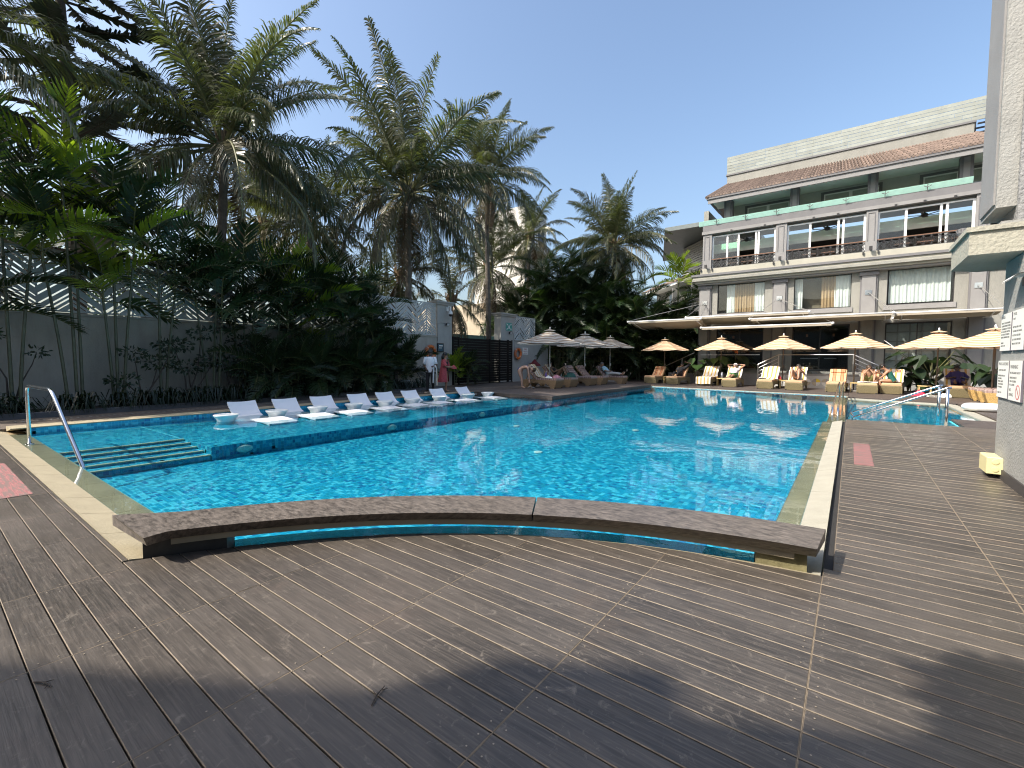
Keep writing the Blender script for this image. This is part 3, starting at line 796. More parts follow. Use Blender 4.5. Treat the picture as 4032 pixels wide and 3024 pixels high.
for k, (a, c) in enumerate(bays2):
    w = c - a
    cuts = [.03, .30, .33, .66, .70, .94] if k else [.03, .22, .26, .44, .48, .72, .76, .94]
    fr_ = [(a, a + .09, FY - .15, FY - .06, 7.21, ZT), (c - .1, c, FY - .15, FY - .06, 7.21, ZT), (a + .091, c - .101, FY - .15, FY - .06, ZT - .07, ZT)]
    posts = [.31, .67, .73] if k else [.25, .43, .70, .74]
    for t_ in posts: fr_.append((a + w * t_ - .05, a + w * t_ + .05, FY - .15, FY - .06, 7.21, ZT - .071))
    f = P('dining_window', m_wframe, fr_)
    gl = [(a + .09, a + w * posts[0] - .05), (a + w * posts[-1] + .05, c - .1)]
    if not k: gl.append((a + w * posts[0] + .05, a + w * posts[1] - .05))
    for g0, g1 in gl: P('pane', m_green if False else m_glassw, [(g0 + .002, g1 - .002, FY - .11, FY - .10, 7.22, ZT - .072)], f)
    # wrought railing with crossing bars
    b = MB()
    b.box(a, c, FY - .27, FY - .24, ZR0, ZR0 + .03); b.box(a, c, FY - .27, FY - .24, ZR1 - .09, ZR1 - .06)
    step = .30; nn = max(1, int(round(w / step)))
    for j in range(nn):
        xa, xb = a + w * j / nn, a + w * (j + 1) / nn
        b.bar((xa, FY - .255, ZR0 + .03), (xb, FY - .255, ZR1 - .09), .025)
        b.bar((xa, FY - .24, ZR1 - .09), (xb, FY - .24, ZR0 + .03), .025)
        b.box(xa - .012, xa + .012, FY - .275, FY - .235, ZR0, ZR1 - .06)
        for q in range(8):
            a0, a1 = q * PI / 4, (q + 1) * PI / 4; cx_, cz_ = (xa + xb) / 2, (ZR0 + ZR1 - .06) / 2
            b.bar((cx_ + .1 * math.cos(a0), FY - .28, cz_ + .13 * math.sin(a0)), (cx_ + .1 * math.cos(a1), FY - .28, cz_ + .13 * math.sin(a1)), .018)
    r = part('lattice_railing', b, m_black, H, world=True)
    P('handrail', m_wood, [(a, c, FY - .285, FY - .225, ZR1 - .058, ZR1 - .01)], r)
    # ceiling fan
    cx_ = a + w * .52; b = MB()
    b.lathe([(.01, 9.1), (.03, 9.05), (.13, 8.98), (.16, 8.9), (.09, 8.82), (.01, 8.8)], (cx_, FY + .6, 0), 10)
    for q in range(6):
        an = q * PI / 3 + .3
        b.bar((cx_ + .12 * math.cos(an), FY + .6 + .12 * math.sin(an), 8.9), (cx_ + .7 * math.cos(an), FY + .6 + .55 * math.sin(an), 8.93), .11, .012)
    fan = part('ceiling_fan', b, m_black, H, world=True)
    P('fan_beam', m_trim, [(cx_ - .75, cx_ - .68, FY, FY + 1.19, 9.12, 9.2)])
    # chairs and a table seen through the railing
    for q in (.3, .55, .8):
        xx = a + w * q
        P('dining_table', m_wood, [(xx - .35, xx + .3, FY + .5, FY + 1.1, 7.55, 7.6), (xx - .05, xx + .02, FY + .75, FY + .85, 6.85, 7.549)])
P('dining_back_wall', m_room, [(X0 + .2, X1, FY + 4.2, FY + 4.3, 6.51, 9.3)])
P('dining_bulkhead', m_room_l, [(X0 + .2, X1, FY + 1.2, FY + 1.32, 8.42, 9.0)])
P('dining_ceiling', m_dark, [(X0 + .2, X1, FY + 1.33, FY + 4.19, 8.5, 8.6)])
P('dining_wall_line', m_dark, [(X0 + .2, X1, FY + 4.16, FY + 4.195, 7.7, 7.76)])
b = MB(); b.box(X0 + .1, X1, FY + .12, FY + 1.34, 9.70, 9.73)
part('glazed_ceiling', b, m_green, H, world=True)
P('upper_beam', m_trim, [(-7.82, X1, FY - .36, FY + .1, 9.52, 9.88)])
P('upper_beam_lower', m_trim_l, [(-7.86, X1, FY - .40, FY + .1, 9.345, 9.518)])
P('beam_clip', m_black, [(x, x + .1, FY - .44, FY - .402, 9.30, 9.42) for x in (-6.2, -4.4, -2.0, -.9, 1.5, 2.6, 3.7)])
P('terrace_slab', M('pale_bounce_slab', (.60, .58, .52), .6, var=.06), [(-7.8, X1, FY + 1.35, FY + 3.3, 9.70, 9.98)])  # slab made pale so that bounced sun brightens the terrace recess
# leaning green glass balustrade in panels with clips
xs = [-8.05] + [-7.0 + 1.62 * k for k in range(8)]
for k in range(len(xs) - 1):
    b = MB(); xa, xb = xs[k] + .01, xs[k + 1] - .01
    b.hexa([(xa, FY - .38, 9.89), (xb, FY - .38, 9.89), (xb, FY - .365, 9.89), (xa, FY - .365, 9.89), (xa, FY - .50, 10.16), (xb, FY - .50, 10.16), (xb, FY - .485, 10.162), (xa, FY - .485, 10.162)])
    g_ = part('glass_panel', b, m_gl_rail, H, world=True)
    if k:
        b = MB(); x = xs[k]
        b.bar((x, FY - .42, 9.88), (x, FY - .50, 10.02), .03)
        b.bar((x, FY - .50, 10.0), (x - .14, FY - .56, 10.06), .022); b.bar((x, FY - .50, 10.0), (x + .14, FY - .56, 10.06), .022); b.bar((x, FY - .5, 10.0), (x, FY - .57, 10.12), .022)
        part('glass_clip', b, m_trim, g_, world=True)
# third floor terrace: back wall, doors, columns, soffit
YB = FY + 1.4
P('terrace_wall', M('terrace_paint', (.42, .42, .39), .85, var=.06), [(-6.9, X1, YB, YB + .2, 9.99, 11.75)])
for a, c in ((-5.6, -3.3), (-1.6, .9), (2.7, 5.4)):
    f = P('terrace_door', m_trim, [(a - .14, a, YB - .05, YB - .002, 9.99, 11.08), (c, c + .14, YB - .05, YB - .002, 9.99, 11.08), (a - .14, c + .14, YB - .05, YB - .002, 11.081, 11.2)])
    P('door_frame', m_wframe, [(a + .002, a + .07, YB - .04, YB - .002, 9.99, 11.0), (c - .07, c - .002, YB - .04, YB - .002, 9.99, 11.0), (a + .002, c - .002, YB - .04, YB - .002, 11.001, 11.07), ((a + c) / 2 - .08, (a + c) / 2 + .08, YB - .04, YB - .002, 9.99, 11.0)], f)
    P('pane', m_glassw, [(a + .071, (a + c) / 2 - .081, YB - .03, YB - .01, 9.99, 11.0), ((a + c) / 2 + .081, c - .071, YB - .03, YB - .01, 9.99, 11.0)], f)
for a, c in ((-6.68, -6.2), (-3.15, -2.7), (.38, .82), (3.9, 4.38)):
    cl = P('terrace_column', m_trim, [(a, c, FY + .0, FY + .45, 9.985, 11.325)])
    P('column_panel', m_trim_l, [(a + .12, c - .12, FY - .03, FY - .002, 9.985, 11.28)], cl)
P('soffit', m_soffit, [(-7.35, X1, FY - .85, FY + 1.39, 11.33, 11.38)])
P('eaves_beam', m_trim_l, [(-7.42, X1, FY - .93, FY - .851, 11.05, 11.30)])
P('gutter', m_trim, [(-7.5, X1, FY - 1.0, FY - .86, 11.301, 11.43), (-7.5, -7.36, FY - .859, FY + 2.4, 11.301, 11.43)])
# tiled hip roof: every column of tiles is its own part, each with stepped courses
ea, eb = (-7.5, 5.4), (-6.55, 4.42)
ys, zs_ = (FY - 1.02, FY + .33), (11.43, 12.40)
ncol = 84
for k in range(ncol):
    b = MB()
    for j in range(5):
        t0, t1 = j / 5, (j + 1.08) / 5
        def pt(kk, t_, dz):
            x0 = ea[0] + (ea[1] - ea[0]) * kk / ncol; x1 = eb[0] + (eb[1] - eb[0]) * kk / ncol
            return (x0 + (x1 - x0) * t_, ys[0] + (ys[1] - ys[0]) * t_, zs_[0] + (zs_[1] - zs_[0]) * t_ + dz)
        prof = [(0.02, 0.), (.18, .075), (.42, .095), (.62, .06), (.8, .02), (.98, .0)]
        for q in range(5):
            p0, p1 = prof[q], prof[q + 1]
            b.face([pt(k + p0[0], t0, p0[1] + .03), pt(k + p1[0], t0, p1[1] + .03), pt(k + p1[0], t1, p1[1]), pt(k + p0[0], t1, p0[1])])
        b.face([pt(k + .02, t0, -.02), pt(k + .98, t0, -.02), pt(k + .62, t0, .09), pt(k + .18, t0, .105)])
    part('roof_tile_column', b, m_tile_roof, H, world=True)
b = MB(); b.face([(ea[0], ys[0], 11.435), (ea[1], ys[0], 11.435), (eb[1], ys[1], 12.33), (eb[0], ys[1], 12.33)]); b.face([(ea[0], ys[0], 11.335), (eb[0], ys[1], 12.33), (eb[0], FY + 6, 12.33), (ea[0], FY + 6, 11.335)])
b.face([(ea[1], ys[0], 11.335), (ea[1], FY + 6, 11.335), (eb[1], FY + 6, 12.33), (eb[1], ys[1], 12.33)])
part('roof_deck', b, m_tile_roof, H, world=True)
b = MB(); b.tube([(ea[0], ys[0], 11.42), (eb[0], ys[1], 12.42)], .1, 6); b.tube([(ea[1], ys[0], 11.42), (eb[1], ys[1], 12.42)], .1, 6)
part('hip_ridge', b, m_tile_roof, H, world=True)
# parapet and slatted roof screen
P('parapet', m_stucco, [(-6.62, 4.36, FY + .3, FY + .55, 12.2, 12.93)])
P('parapet_cap', m_trim, [(-6.68, 4.42, FY + .24, FY + .6, 12.931, 13.02)])
P('parapet_side', m_stucco, [(-6.62, -6.4, FY + .551, FY + 7, 12.2, 12.93)])
m_slat = M('roof_slat', (.26, .275, .245), .8, var=.12, vs=2, rnd=.12, dirt=.25)
scr = thing('tmp', None, None); bpy.data.objects.remove(scr)
for r in range(6):
    z = 13.045 + r * .178; xx = -6.66
    while xx < 4.75:
        l = R_.choice((1.6, 2.1, 2.4)); xe = min(4.78, xx + l)
        if not (r == 3 and -4.3 < xx < -3.2):
            P('screen_slat', m_slat, [(xx + .004, xe - .004, FY + .34 + R_.uniform(0, .012), FY + .37, z, z + .162)])
        xx = xe
P('screen_post', m_conc, [(x, x + .06, FY + .372, FY + .43, 13.02, 14.1) for x in (-6.6, -4.4, -2.2, 0, 2.2, 4.3)])
P('side_screen', m_slat, [(-6.66, -6.63, FY + .45, FY + 6, 13.05 + r * .178, 13.21 + r * .178) for r in range(6)])
P('roof_stair', m_black, [(4.45 + .05 * q, 5.3, FY + 1.2, FY + 1.3, 12.5 + q * .22, 12.56 + q * .22) for q in range(7)] + [(4.5, 4.56, FY + 1.31, FY + 1.36, 12.4, 14.0), (5.2, 5.26, FY + 1.31, FY + 1.36, 12.4, 14.0)])
# entrance steps, glass balustrades with steel rails
m_rail_st = M('brushed_steel', (.50, .49, .46), .35, metal=.7, var=.06)
ent = (-3.9, .15)
P('entrance_landing', m_conc, [(ent[0] + .5, ent[1] + .2, FY - 2.2, FY - 1.005, .3, .74)])
P('landing_face', M('mosaic_base', (.42, .42, .40), .5, var=.04), [(ent[0] + .45, ent[1] + .25, FY - 2.5, FY - 2.201, .0, .62)])
b = MB()
for q in range(8):
    x = ent[0] + .8 + q * .42
    for (a0, a1, mm) in ((0, PI / 2, q % 4), (PI / 2, PI, (q + 1) % 4), (PI, 1.5 * PI, (q + 2) % 4), (1.5 * PI, 2 * PI, (q + 3) % 4)):
        pts = [(x, FY - 2.504 - .002 * mm, .31)] + [(x + .19 * math.cos(a0 + (a1 - a0) * s_ / 5), FY - 2.504 - .002 * mm, .31 + .19 * math.sin(a0 + (a1 - a0) * s_ / 5)) for s_ in range(6)]
        b.face(pts, mm)
part('curved_motif', b, [M('motif_yellow', (.62, .45, .04), .5), M('motif_grey', (.30, .28, .25), .5), M('motif_beige', (.40, .34, .25), .5), M('motif_white', (.62, .61, .58), .5)], H, world=True)
for s_ in range(3):
    P('entrance_step', m_conc, [(ent[0] - .35 + .27 * s_, ent[0] + .44, FY - 2.2, FY - 1.01, .0, .2 + s_ * .18), (ent[1] + .26, ent[1] + 1.0 - .25 * s_, FY - 2.2, FY - 1.01, .0, .2 + s_ * .18)])
b = MB()
yr = FY - 2.15
b.tube([(-3.2, yr, 1.75), (.1, yr, 1.75)], .03); b.tube([(-3.2, yr, .7), (-3.2, yr, 1.75)], .03); b.tube([(.1, yr, .7), (.1, yr, 1.75)], .03)
for q in range(5):
    z = 1.75 - q * .2
    b.tube([(-3.2, yr, z), (-4.2, yr, z - .55)], .03 if q == 0 else .016); b.tube([(.1, yr, z), (1.1, yr, z - .55)], .03 if q == 0 else .016)
b.tube([(-4.2, yr, .2), (-4.2, yr, 1.2)], .03); b.tube([(1.1, yr, .2), (1.1, yr, 1.2)], .03)
r = part('entrance_rail', b, m_rail_st, H, world=True)
P('glass_balustrade', m_glassw, [(-3.15, .05, yr + .02, yr + .03, .5, 1.68)], r)
P('glass_stud', m_steel, [(-2.6 + q * .9, -2.52 + q * .9, yr - .02, yr + .019, z, z + .06) for q in range(4) for z in (.62, .78)], r)
gl = P('terrace_glass', m_glassw, [(-7.6, -4.3, FY - .94, FY - .925, .7, 1.75)])
P('terrace_glass_cap', m_rail_st, [(-7.6, -4.3, FY - .96, FY - .91, 1.751, 1.79)], gl)
P('glass_stud', m_steel, [(-7.2 + q * 1.4, -7.12 + q * 1.4, FY - .97, FY - .941, z, z + .06) for q in range(3) for z in (.72, .88)], gl)
b = MB(); b.tube([(-9.9, FY - 1.2, .95), (-8.0, FY - .9, 1.9)], .03); b.tube([(-9.9, FY - 1.2, .0), (-9.9, FY - 1.2, .95)], .03); b.tube([(-8.7, FY - 1.05, .3), (-8.7, FY - 1.05, 1.55)], .03)
part('ramp_rail', b, m_rail_st, H, world=True)
P('ground_pillar', m_stucco, [(x, x + .5, FY - .3, FY - .17, .85, 3.6) for x in (-7.9, -3.75, .35)])
P('wall_lamp', m_black, [(x, x + .07, FY - .36, FY - .301, 2.3, 2.55) for x in (-3.55, .55)])
P('pendant_lamp', M('copper_shade', (.35, .14, .06), .4), [(x, x + .1, FY + 1.2, FY + 1.3, 2.85, 3.0) for x in (-6.2, -2.2, -.9)])
P('interior_light_strip', M('pale_counter', (.5, .5, .52), .4), [(-2.5, -1.6, FY + 2.0, FY + 2.05, 1.55, 1.6), (-1.3, -.7, FY + 2.0, FY + 2.05, 1.55, 1.6)])

# ------------------------------------------------------------------ awnings over the terrace, hung from rods
m_awn = M('awning_canvas', (.42, .37, .29), .85, var=.06, transl=.22)
def awning(x0, x1, yb, zb, yf, zf, lab, bracket):
    t = thing('retractable_awning', lab, 'awning', ((x0 + x1) / 2, yf, 0), group='beige awnings along the terrace')
    b = MB()
    def fn(u, v): return (x0 + (x1 - x0) * u, yb + (yf - yb) * v, zb + (zf - zb) * v - .12 * math.sin(PI * v) - .05 * math.sin(PI * u))
    b.grid(fn, 10, 6); b.grid(lambda u, v: tuple(Vector(fn(1 - u, v)) - Vector((0, 0, .012))), 10, 6)
    part('canvas', b, m_awn, t, world=True, smooth=True)
    b = MB(); b.tube([(x0 - .05, yf - .02, zf), (x1 + .05, yf - .02, zf)], .036, 8); b.blob((x0 - .05, yf - .02, zf), .07); b.blob((x1 + .05, yf - .02, zf), .07)
    part('front_tube', b, m_white, t, world=True, smooth=True)
    b = MB(); b.box(x0, x1, yf - .035, yf - .028, zf - .12, zf - .03); part('valance', b, m_awn, t, world=True)
    b = MB(); b.box(x0, x1, yb - .06, yb + .06, zb - .05, zb + .07); part('roller_box', b, m_white, t, world=True)
    for x in (x0 + .25, x1 - .25):
        b = MB(); b.bar((x, yb, zb - .12), (x + .05, (yb + yf) / 2, (zb + zf) / 2 - .2), .05); b.bar((x + .05, (yb + yf) / 2, (zb + zf) / 2 - .2), (x, yf, zf - .05), .05)
        part('arm', b, m_white, t, world=True)
    b = MB()
    for x, bx in ((x0, bracket[0]), (x1, bracket[1])): b.tube([(x, yf, zf + .05), (bx, FY - .3, 5.06)], .012, 5)
    part('tie_rod', b, m_rail_st, t, world=True)
awning(-11.5, -7.15, 30.75, 3.55, 27.9, 3.86, 'leftmost beige awning reaching past the building corner', (-7.64, -7.64))
awning(-8.1, -1.9, 30.8, 3.75, 28.6, 4.02, 'long beige awning above the dark entrance, upper one on the left', (-7.64, -3.5))
awning(-7.1, -.85, 30.83, 3.62, 28.2, 3.34, 'low cream awning with a bright front edge above the entrance', (-7.64, -3.5))
awning(-4.55, 1.5, 30.86, 3.66, 28.3, 3.74, 'middle beige awning ending between the two right hand windows', (-3.5, .62))
awning(1.62, 5.2, 30.82, 3.64, 28.4, 3.72, 'rightmost beige awning running behind the rough pillar', (.62, 4.75))

# ------------------------------------------------------------------ hotel wing behind on the left, with louvred upper floor
Wg = thing('hotel_wing', 'white hotel wing with louvred top floor behind the main building', 'building', (-11, 40, 0))
A_, B_ = Vector((-7.2, 36.5)), Vector((-16.0, 46.0))
dW = (B_ - A_).normalized(); nW = Vector((-dW.y, dW.x));
if nW.y > 0: nW = -nW
def WP(s_, d, z): p = A_ + dW * s_ + nW * d; return (p.x, p.y, z)
def wbox(b, s0, s1, d0, d1, z0, z1, m=0):
    b.hexa([WP(s0, d1, z0), WP(s1, d1, z0), WP(s1, d0, z0), WP(s0, d0, z0), WP(s0, d1, z1), WP(s1, d1, z1), WP(s1, d0, z1), WP(s0, d0, z1)], m)
m_wwall = M('wing_wall', (.45, .44, .40), .85, var=.06, vs=1.5, dirt=.18)
def W(name, mats, boxes, parent=Wg):
    b = MB()
    for q in boxes: wbox(b, *q)
    return part(name, b, mats, parent, world=True)
W('wall', m_wwall, [(0, 13, -.3, 0, 0, 8.6)])
W('louvre_backing', m_wwall, [(0, 9.8, -1.5, -1.2, 9.0, 11.98)])
for r in range(13): W('louvre_blade', m_wwall, [(.0, 9.6, -1.19, -1.08 + .05, 9.3 + r * .2, 9.45 + r * .2)])
b = MB(); b.prism([(-12.7, 38.0), (-6.5, 38.0), (-6.5, 49), (-16.5, 49)], 12.0, 12.32); part('penthouse_roof', b, M('dark_roof_metal', (.12, .145, .145), .5), Wg, world=True)
W('end_wall', m_wwall, [(9.8, 10.0, -6, -1.2, 9.0, 11.98)])
b = MB()
b.hexa([WP(-.5, 1.2, 8.2), WP(14, 1.2, 8.2), WP(14, 0, 8.75), WP(-.5, 0, 8.75), WP(-.5, 1.2, 8.35), WP(14, 1.2, 8.35), WP(14, 0, 8.95), WP(-.5, 0, 8.95)])
part('tiled_eave', b, m_tile_roof, Wg, world=True)
W('eave_soffit', m_soffit, [(-.5, 14, 0, 1.15, 8.05, 8.18)])
for k in range(3):
    zf = 5.4 - k * 2.9
    W('balcony', m_wwall, [(-.4, 13, .0, 1.3, zf - .35, zf), (-.4, 13, 1.2, 1.3, zf + .001, zf + .25)])
    b = MB()
    for q in range(60): 
        s_ = .1 + q * .21; b.bar(WP(s_, 1.25, zf + .25), WP(s_ + .15, 1.25, zf + .95), .025); b.bar(WP(s_ + .15, 1.25, zf + .25), WP(s_, 1.25, zf + .95), .025)
    b.bar(WP(-.3, 1.25, zf + .97), WP(13, 1.25, zf + .97), .05)
    part('balcony_railing', b, m_black, Wg, world=True)
    for s_ in (1.5, 4.8, 8.2):
        w_ = W('window', m_wframe, [(s_ - .1, s_ + 1.9, .002, .06, zf + .3, zf + 2.3)])
        W('pane', M('blue_pane', (.25, .30, .34), .15, spec=.8) if 'blue_pane' not in bpy.data.materials else bpy.data.materials['blue_pane'], [(s_, s_ + .88, .061, .075, zf + .4, zf + 2.2), (s_ + .95, s_ + 1.8, .061, .075, zf + .4, zf + 2.2)], w_)
    W('partition', m_wwall, [(s_, s_ + .2, .001, 1.1, zf + .01, zf + 2.4) for s_ in (3.7, 7.1)])
W('air_unit', m_white, [(1.0, 1.8, .7, 1.1, 5.42, 6.0)])

# ------------------------------------------------------------------ white apartment building behind the gate
Ap = thing('white_building', 'white apartment building with balcony behind the coconut palms', 'building', (-26, 31, 0))
m_aw = M('sunlit_white_wall', (.52, .51, .47), .85, var=.05, vs=1.2, dirt=.12)
def AP(name, mats, boxes, parent=Ap):
    b = MB()
    for q in boxes: b.box(*q)
    return part(name, b, mats, parent, world=True)
AP('wall', m_aw, [(-30, -24, 34, 37.6, 0, 15.3)])
AP('lower_wing', M('beige_wall', (.42, .36, .27), .85, var=.08, dirt=.2), [(-33, -23.6, 28.5, 33.98, 0, 6.0)])
bl = AP('balcony', m_aw, [(-25.4, -22.7, 32.9, 37.4, 11.05, 11.38)])
b = MB()
for p, q in (((-25.4, 32.95), (-22.75, 32.95)), ((-22.75, 32.95), (-22.75, 37.4))):
    b.bar((*p, 12.45), (*q, 12.45), .09); 
    for k in range(9): 
        x = p[0] + (q[0] - p[0]) * k / 8; y = p[1] + (q[1] - p[1]) * k / 8
        b.bar((x, y, 11.38), (x, y, 12.42), .05 if k in (0, 8) else .02)
part('balcony_railing', b, m_black, bl, world=True)
AP('window', m_black, [(-23.998, -23.95, 34.5, 35.5, 11.4, 13.5), (-23.998, -23.95, 36.2, 37.1, 12.2, 13.6)])
AP('window_frame', m_wframe, [(-23.949, -23.9, 34.35, 34.49, 11.4, 13.6), (-23.949, -23.9, 35.51, 35.65, 11.4, 13.6)])
ch = thing('balcony_chair', 'dark plastic chair on the white building balcony', 'chair', (-23.5, 33.6, 11.38))
b = MB(); b.box(-.25, .25, -.25, .25, .42, .46); part('seat', b, m_black, ch)
b = MB(); b.box(-.25, .25, .2, .25, .47, .95); part('backrest', b, m_black, ch)
for sx in (-.22, .22):
    for sy in (-.22, .22):
        b = MB(); b.box(sx - .03, sx + .03, sy - .03, sy + .03, 0, .419); part('leg', b, m_black, ch)

# ------------------------------------------------------------------ boundary wall with chevron screens
m_wallg = M('boundary_plaster', (.39, .365, .315), .9, var=.1, vs=1.5, bump=.3, bs=30, dirt=.45)
m_lat = M('white_screen_metal', (.46, .48, .47), .6, var=.06)
WX = -17.3
bw = thing('boundary_wall', 'long grey boundary wall topped with pale chevron screens', 'wall', (WX - .1, 6, 0))
def BWp(name, mats, boxes, parent=bw):
    b = MB()
    for q in boxes: b.box(*q)
    return part(name, b, mats, parent, world=True)
BWp('wall_body', m_wallg, [(WX - .22, WX, -12, 16.66, -.05, 2.55)])
BWp('wall_ledge', m_wallg, [(WX - .24, WX + .035, -12, 16.66, 2.551, 2.62)])
BWp('wall_pier', m_wallg, [(WX + .001, WX + .06, y, y + .35, -.05, 2.55) for y in (-3.6, .9, 5.9, 10.9)])
BWp('upper_wall_behind', m_wallg, [(WX - .26, WX - .242, -12, 16.6, .5, 2.54)])
def chevron_panel(y0, y1, z0, z1, x, parent, seed, cols=4):
    rp = random.Random(seed)
    b = MB(); fw = .05
    b.box(x - .02, x + .02, y0, y1, z0, z0 + fw); b.box(x - .02, x + .02, y0, y1, z1 - fw, z1)
    cw = (y1 - y0) / cols
    for k in range(cols + 1):
        yy = y0 + cw * k; hw = .022 if 0 < k < cols else .03
        ya, yb_ = max(y0, yy - hw), min(y1, yy + hw)
        b.box(x - .018, x + .018, ya, yb_, z0 + fw + .001, z1 - fw - .001)
    pn = part('screen_panel', b, m_lat, parent, world=True)
    for k in range(cols):
        ya, yb_ = y0 + cw * k + .022, y0 + cw * (k + 1) - .022
        up = 1 if (k % 2 == 0) else -1
        s_ = -cw * 1.0
        H_ = z1 - z0
        while s_ < H_ + cw:
            w = rp.choice((.07, .09, .11, .15, .2)); gap = rp.choice((.035, .05, .05, .09))
            # strip between offsets s_ and s_+w, slope +-1
            sl = .85
            def zz(y, off): return z0 + off + (sl * (y - ya) if up > 0 else sl * (yb_ - y))
            poly = [(ya, zz(ya, s_)), (yb_, zz(yb_, s_)), (yb_, zz(yb_, s_ + w)), (ya, zz(ya, s_ + w))]
            lo, hi = z0 + fw, z1 - fw
            def cutz(c_): return lambda a, c: (a[0] + (c[0] - a[0]) * (c_ - a[1]) / (c[1] - a[1]), c_)
            poly = clip_poly(poly, lambda p: p[1] >= lo, cutz(lo))
            if len(poly) > 2: poly = clip_poly(poly, lambda p: p[1] <= hi, cutz(hi))
            if len(poly) > 2:
                b = MB(); b.extr(poly, lambda p, q, t_: (t_, p, q), x - .012, x + .012)
                part('slat', b, m_lat, pn, world=True)
            s_ += w + gap
ye = [16.60, 14.08, 11.5, 8.9, 6.2, 3.51, .85, -1.8]
for k in range(len(ye) - 1): chevron_panel(ye[k + 1] + .006, ye[k] - .006, 2.64, 4.30, WX - .05, bw, k)
def pier(y0, y1, zt, lab):
    t = thing('gate_pillar', lab, 'pillar', (WX - .2, (y0 + y1) / 2, 0), group='gate pillars')
    b = MB(); b.box(WX - .5, WX + .01, y0, y1, -.05, zt - .18); part('shaft', b, m_pierm, t, world=True)
    b = MB(); b.box(WX - .58, WX + .09, y0 - .08, y1 + .08, zt - .179, zt - .08); b.box(WX - .64, WX + .15, y0 - .14, y1 + .14, zt - .079, zt); part('cap', b, m_pierm, t, world=True)
m_pierm = M('pillar_plaster', (.38, .37, .34), .85, var=.07, dirt=.2)
pier(16.68, 17.74, 4.44, 'grey gate pillar with camera and floodlight left of the black gate')
pier(22.0, 23.42, 4.28, 'grey gate pillar with a green sign right of the black gate')
w2 = thing('side_wall', 'short grey wall with chevron relief behind the bending woman', 'wall', (WX, 24.5, 0))
b = MB(); b.box(WX - .3, WX - .02, 23.44, 27.5, -.05, 2.6); part('wall_body', b, m_pierm, w2, world=True)
b = MB(); b.box(WX - .3, WX + .02, 23.44, 27.5, 2.601, 2.66); part('wall_ledge', b, m_pierm, w2, world=True)
chevron_panel(23.5, 25.9, 2.68, 4.2, WX - .08, w2, 77)
# black slatted gate
gt = thing('sliding_gate', 'black metal gate with horizontal slats', 'gate', (WX, 20, 0))
b = MB()
for y in (17.80, 18.24, 20.9, 21.85, 22.62, 23.1): b.box(WX - .03, WX + .04, y, y + .08 + (.12 if y == 22.62 else 0), .03, 2.64)
b.box(WX - .03, WX + .04, 17.881, 18.239, 2.55, 2.64); b.box(WX - .05, WX + .06, 17.8, 23.2, .0, .029)
m_gate = M('gate_black', (.007, .0065, .006), .6, var=.1, spec=.25)
part('gate_frame', b, m_gate, gt, world=True)
for k in range(17):
    b = MB(); z = .10 + k * .147
    for ya, yb_ in ((17.885, 18.235), (18.325, 20.895), (20.985, 21.845), (21.935, 22.615), (22.825, 23.095)): b.box(WX - .012, WX + .012, ya, yb_, z, z + .137)
    part('slat', b, m_gate, gt, world=True)
# plain green hoarding and lane behind the gate
hd = thing('green_hoarding', 'pale green hoarding sheet seen above the black gate', 'fence', (-20.5, 21, 0))
b = MB(); b.box(-20.6, -20.55, 17.5, 26, 0, 3.05); part('sheet', b, M('green_sheet', (.20, .34, .27), .6, var=.1), hd, world=True)

# ------------------------------------------------------------------ near right building corner with its pillar, overhang and signs
Pc = thing('corner_building', 'rough plastered building corner with overhang and notices at the right edge', 'building', (2.5, 7, 0))
def PCp(name, mats, boxes, parent=Pc):
    b = MB()
    for q in boxes: b.box(*q)
    return part(name, b, mats, parent, world=True)
m_grey_rough = M('grey_rough_stucco', (.24, .24, .235), .9, var=.08, vs=3, bump=1.6, bs=26)
PCp('lower_wall', m_stucco_rough, [(1.5, 6.5, 2.0, 8.22, .12, 2.62)])
PCp('skirting', M('dark_skirting', (.05, .045, .042), .6), [(1.485, 6.4, 1.9, 8.235, -.03, .118)])
b = MB(); b.prism([(1.05, 7.46), (6.5, 7.46), (6.5, 8.9), (1.35, 8.9), (1.05, 8.62)], 2.64, 2.90)
b.prism([(1.02, 7.43), (6.5, 7.43), (6.5, 8.93), (1.33, 8.93), (1.02, 8.63)], 2.901, 2.955)
part('overhang', b, M('cream_rough_stucco', (.33, .315, .255), .9, var=.08, vs=3, bump=.9, bs=22, dirt=.2), Pc, world=True)
PCp('upper_pillar', m_grey_rough, [(1.50, 6.5, 7.86, 8.8, 2.956, 11)])
PCp('pillar_trim', m_stucco_rough, [(1.33, 1.499, 7.92, 8.75, 3.25, 11)])
PCp('pillar_edge', m_trim_l, [(1.31, 1.329, 7.97, 8.7, 3.3, 11)])
PCp('pillar_foot', m_stucco_rough, [(1.36, 6.5, 7.80, 8.82, 2.9561, 3.06)])
PCp('far_wall_upper', m_stucco_rough, [(2.4, 6.5, 8.23, 8.6, .12, 2.63)])
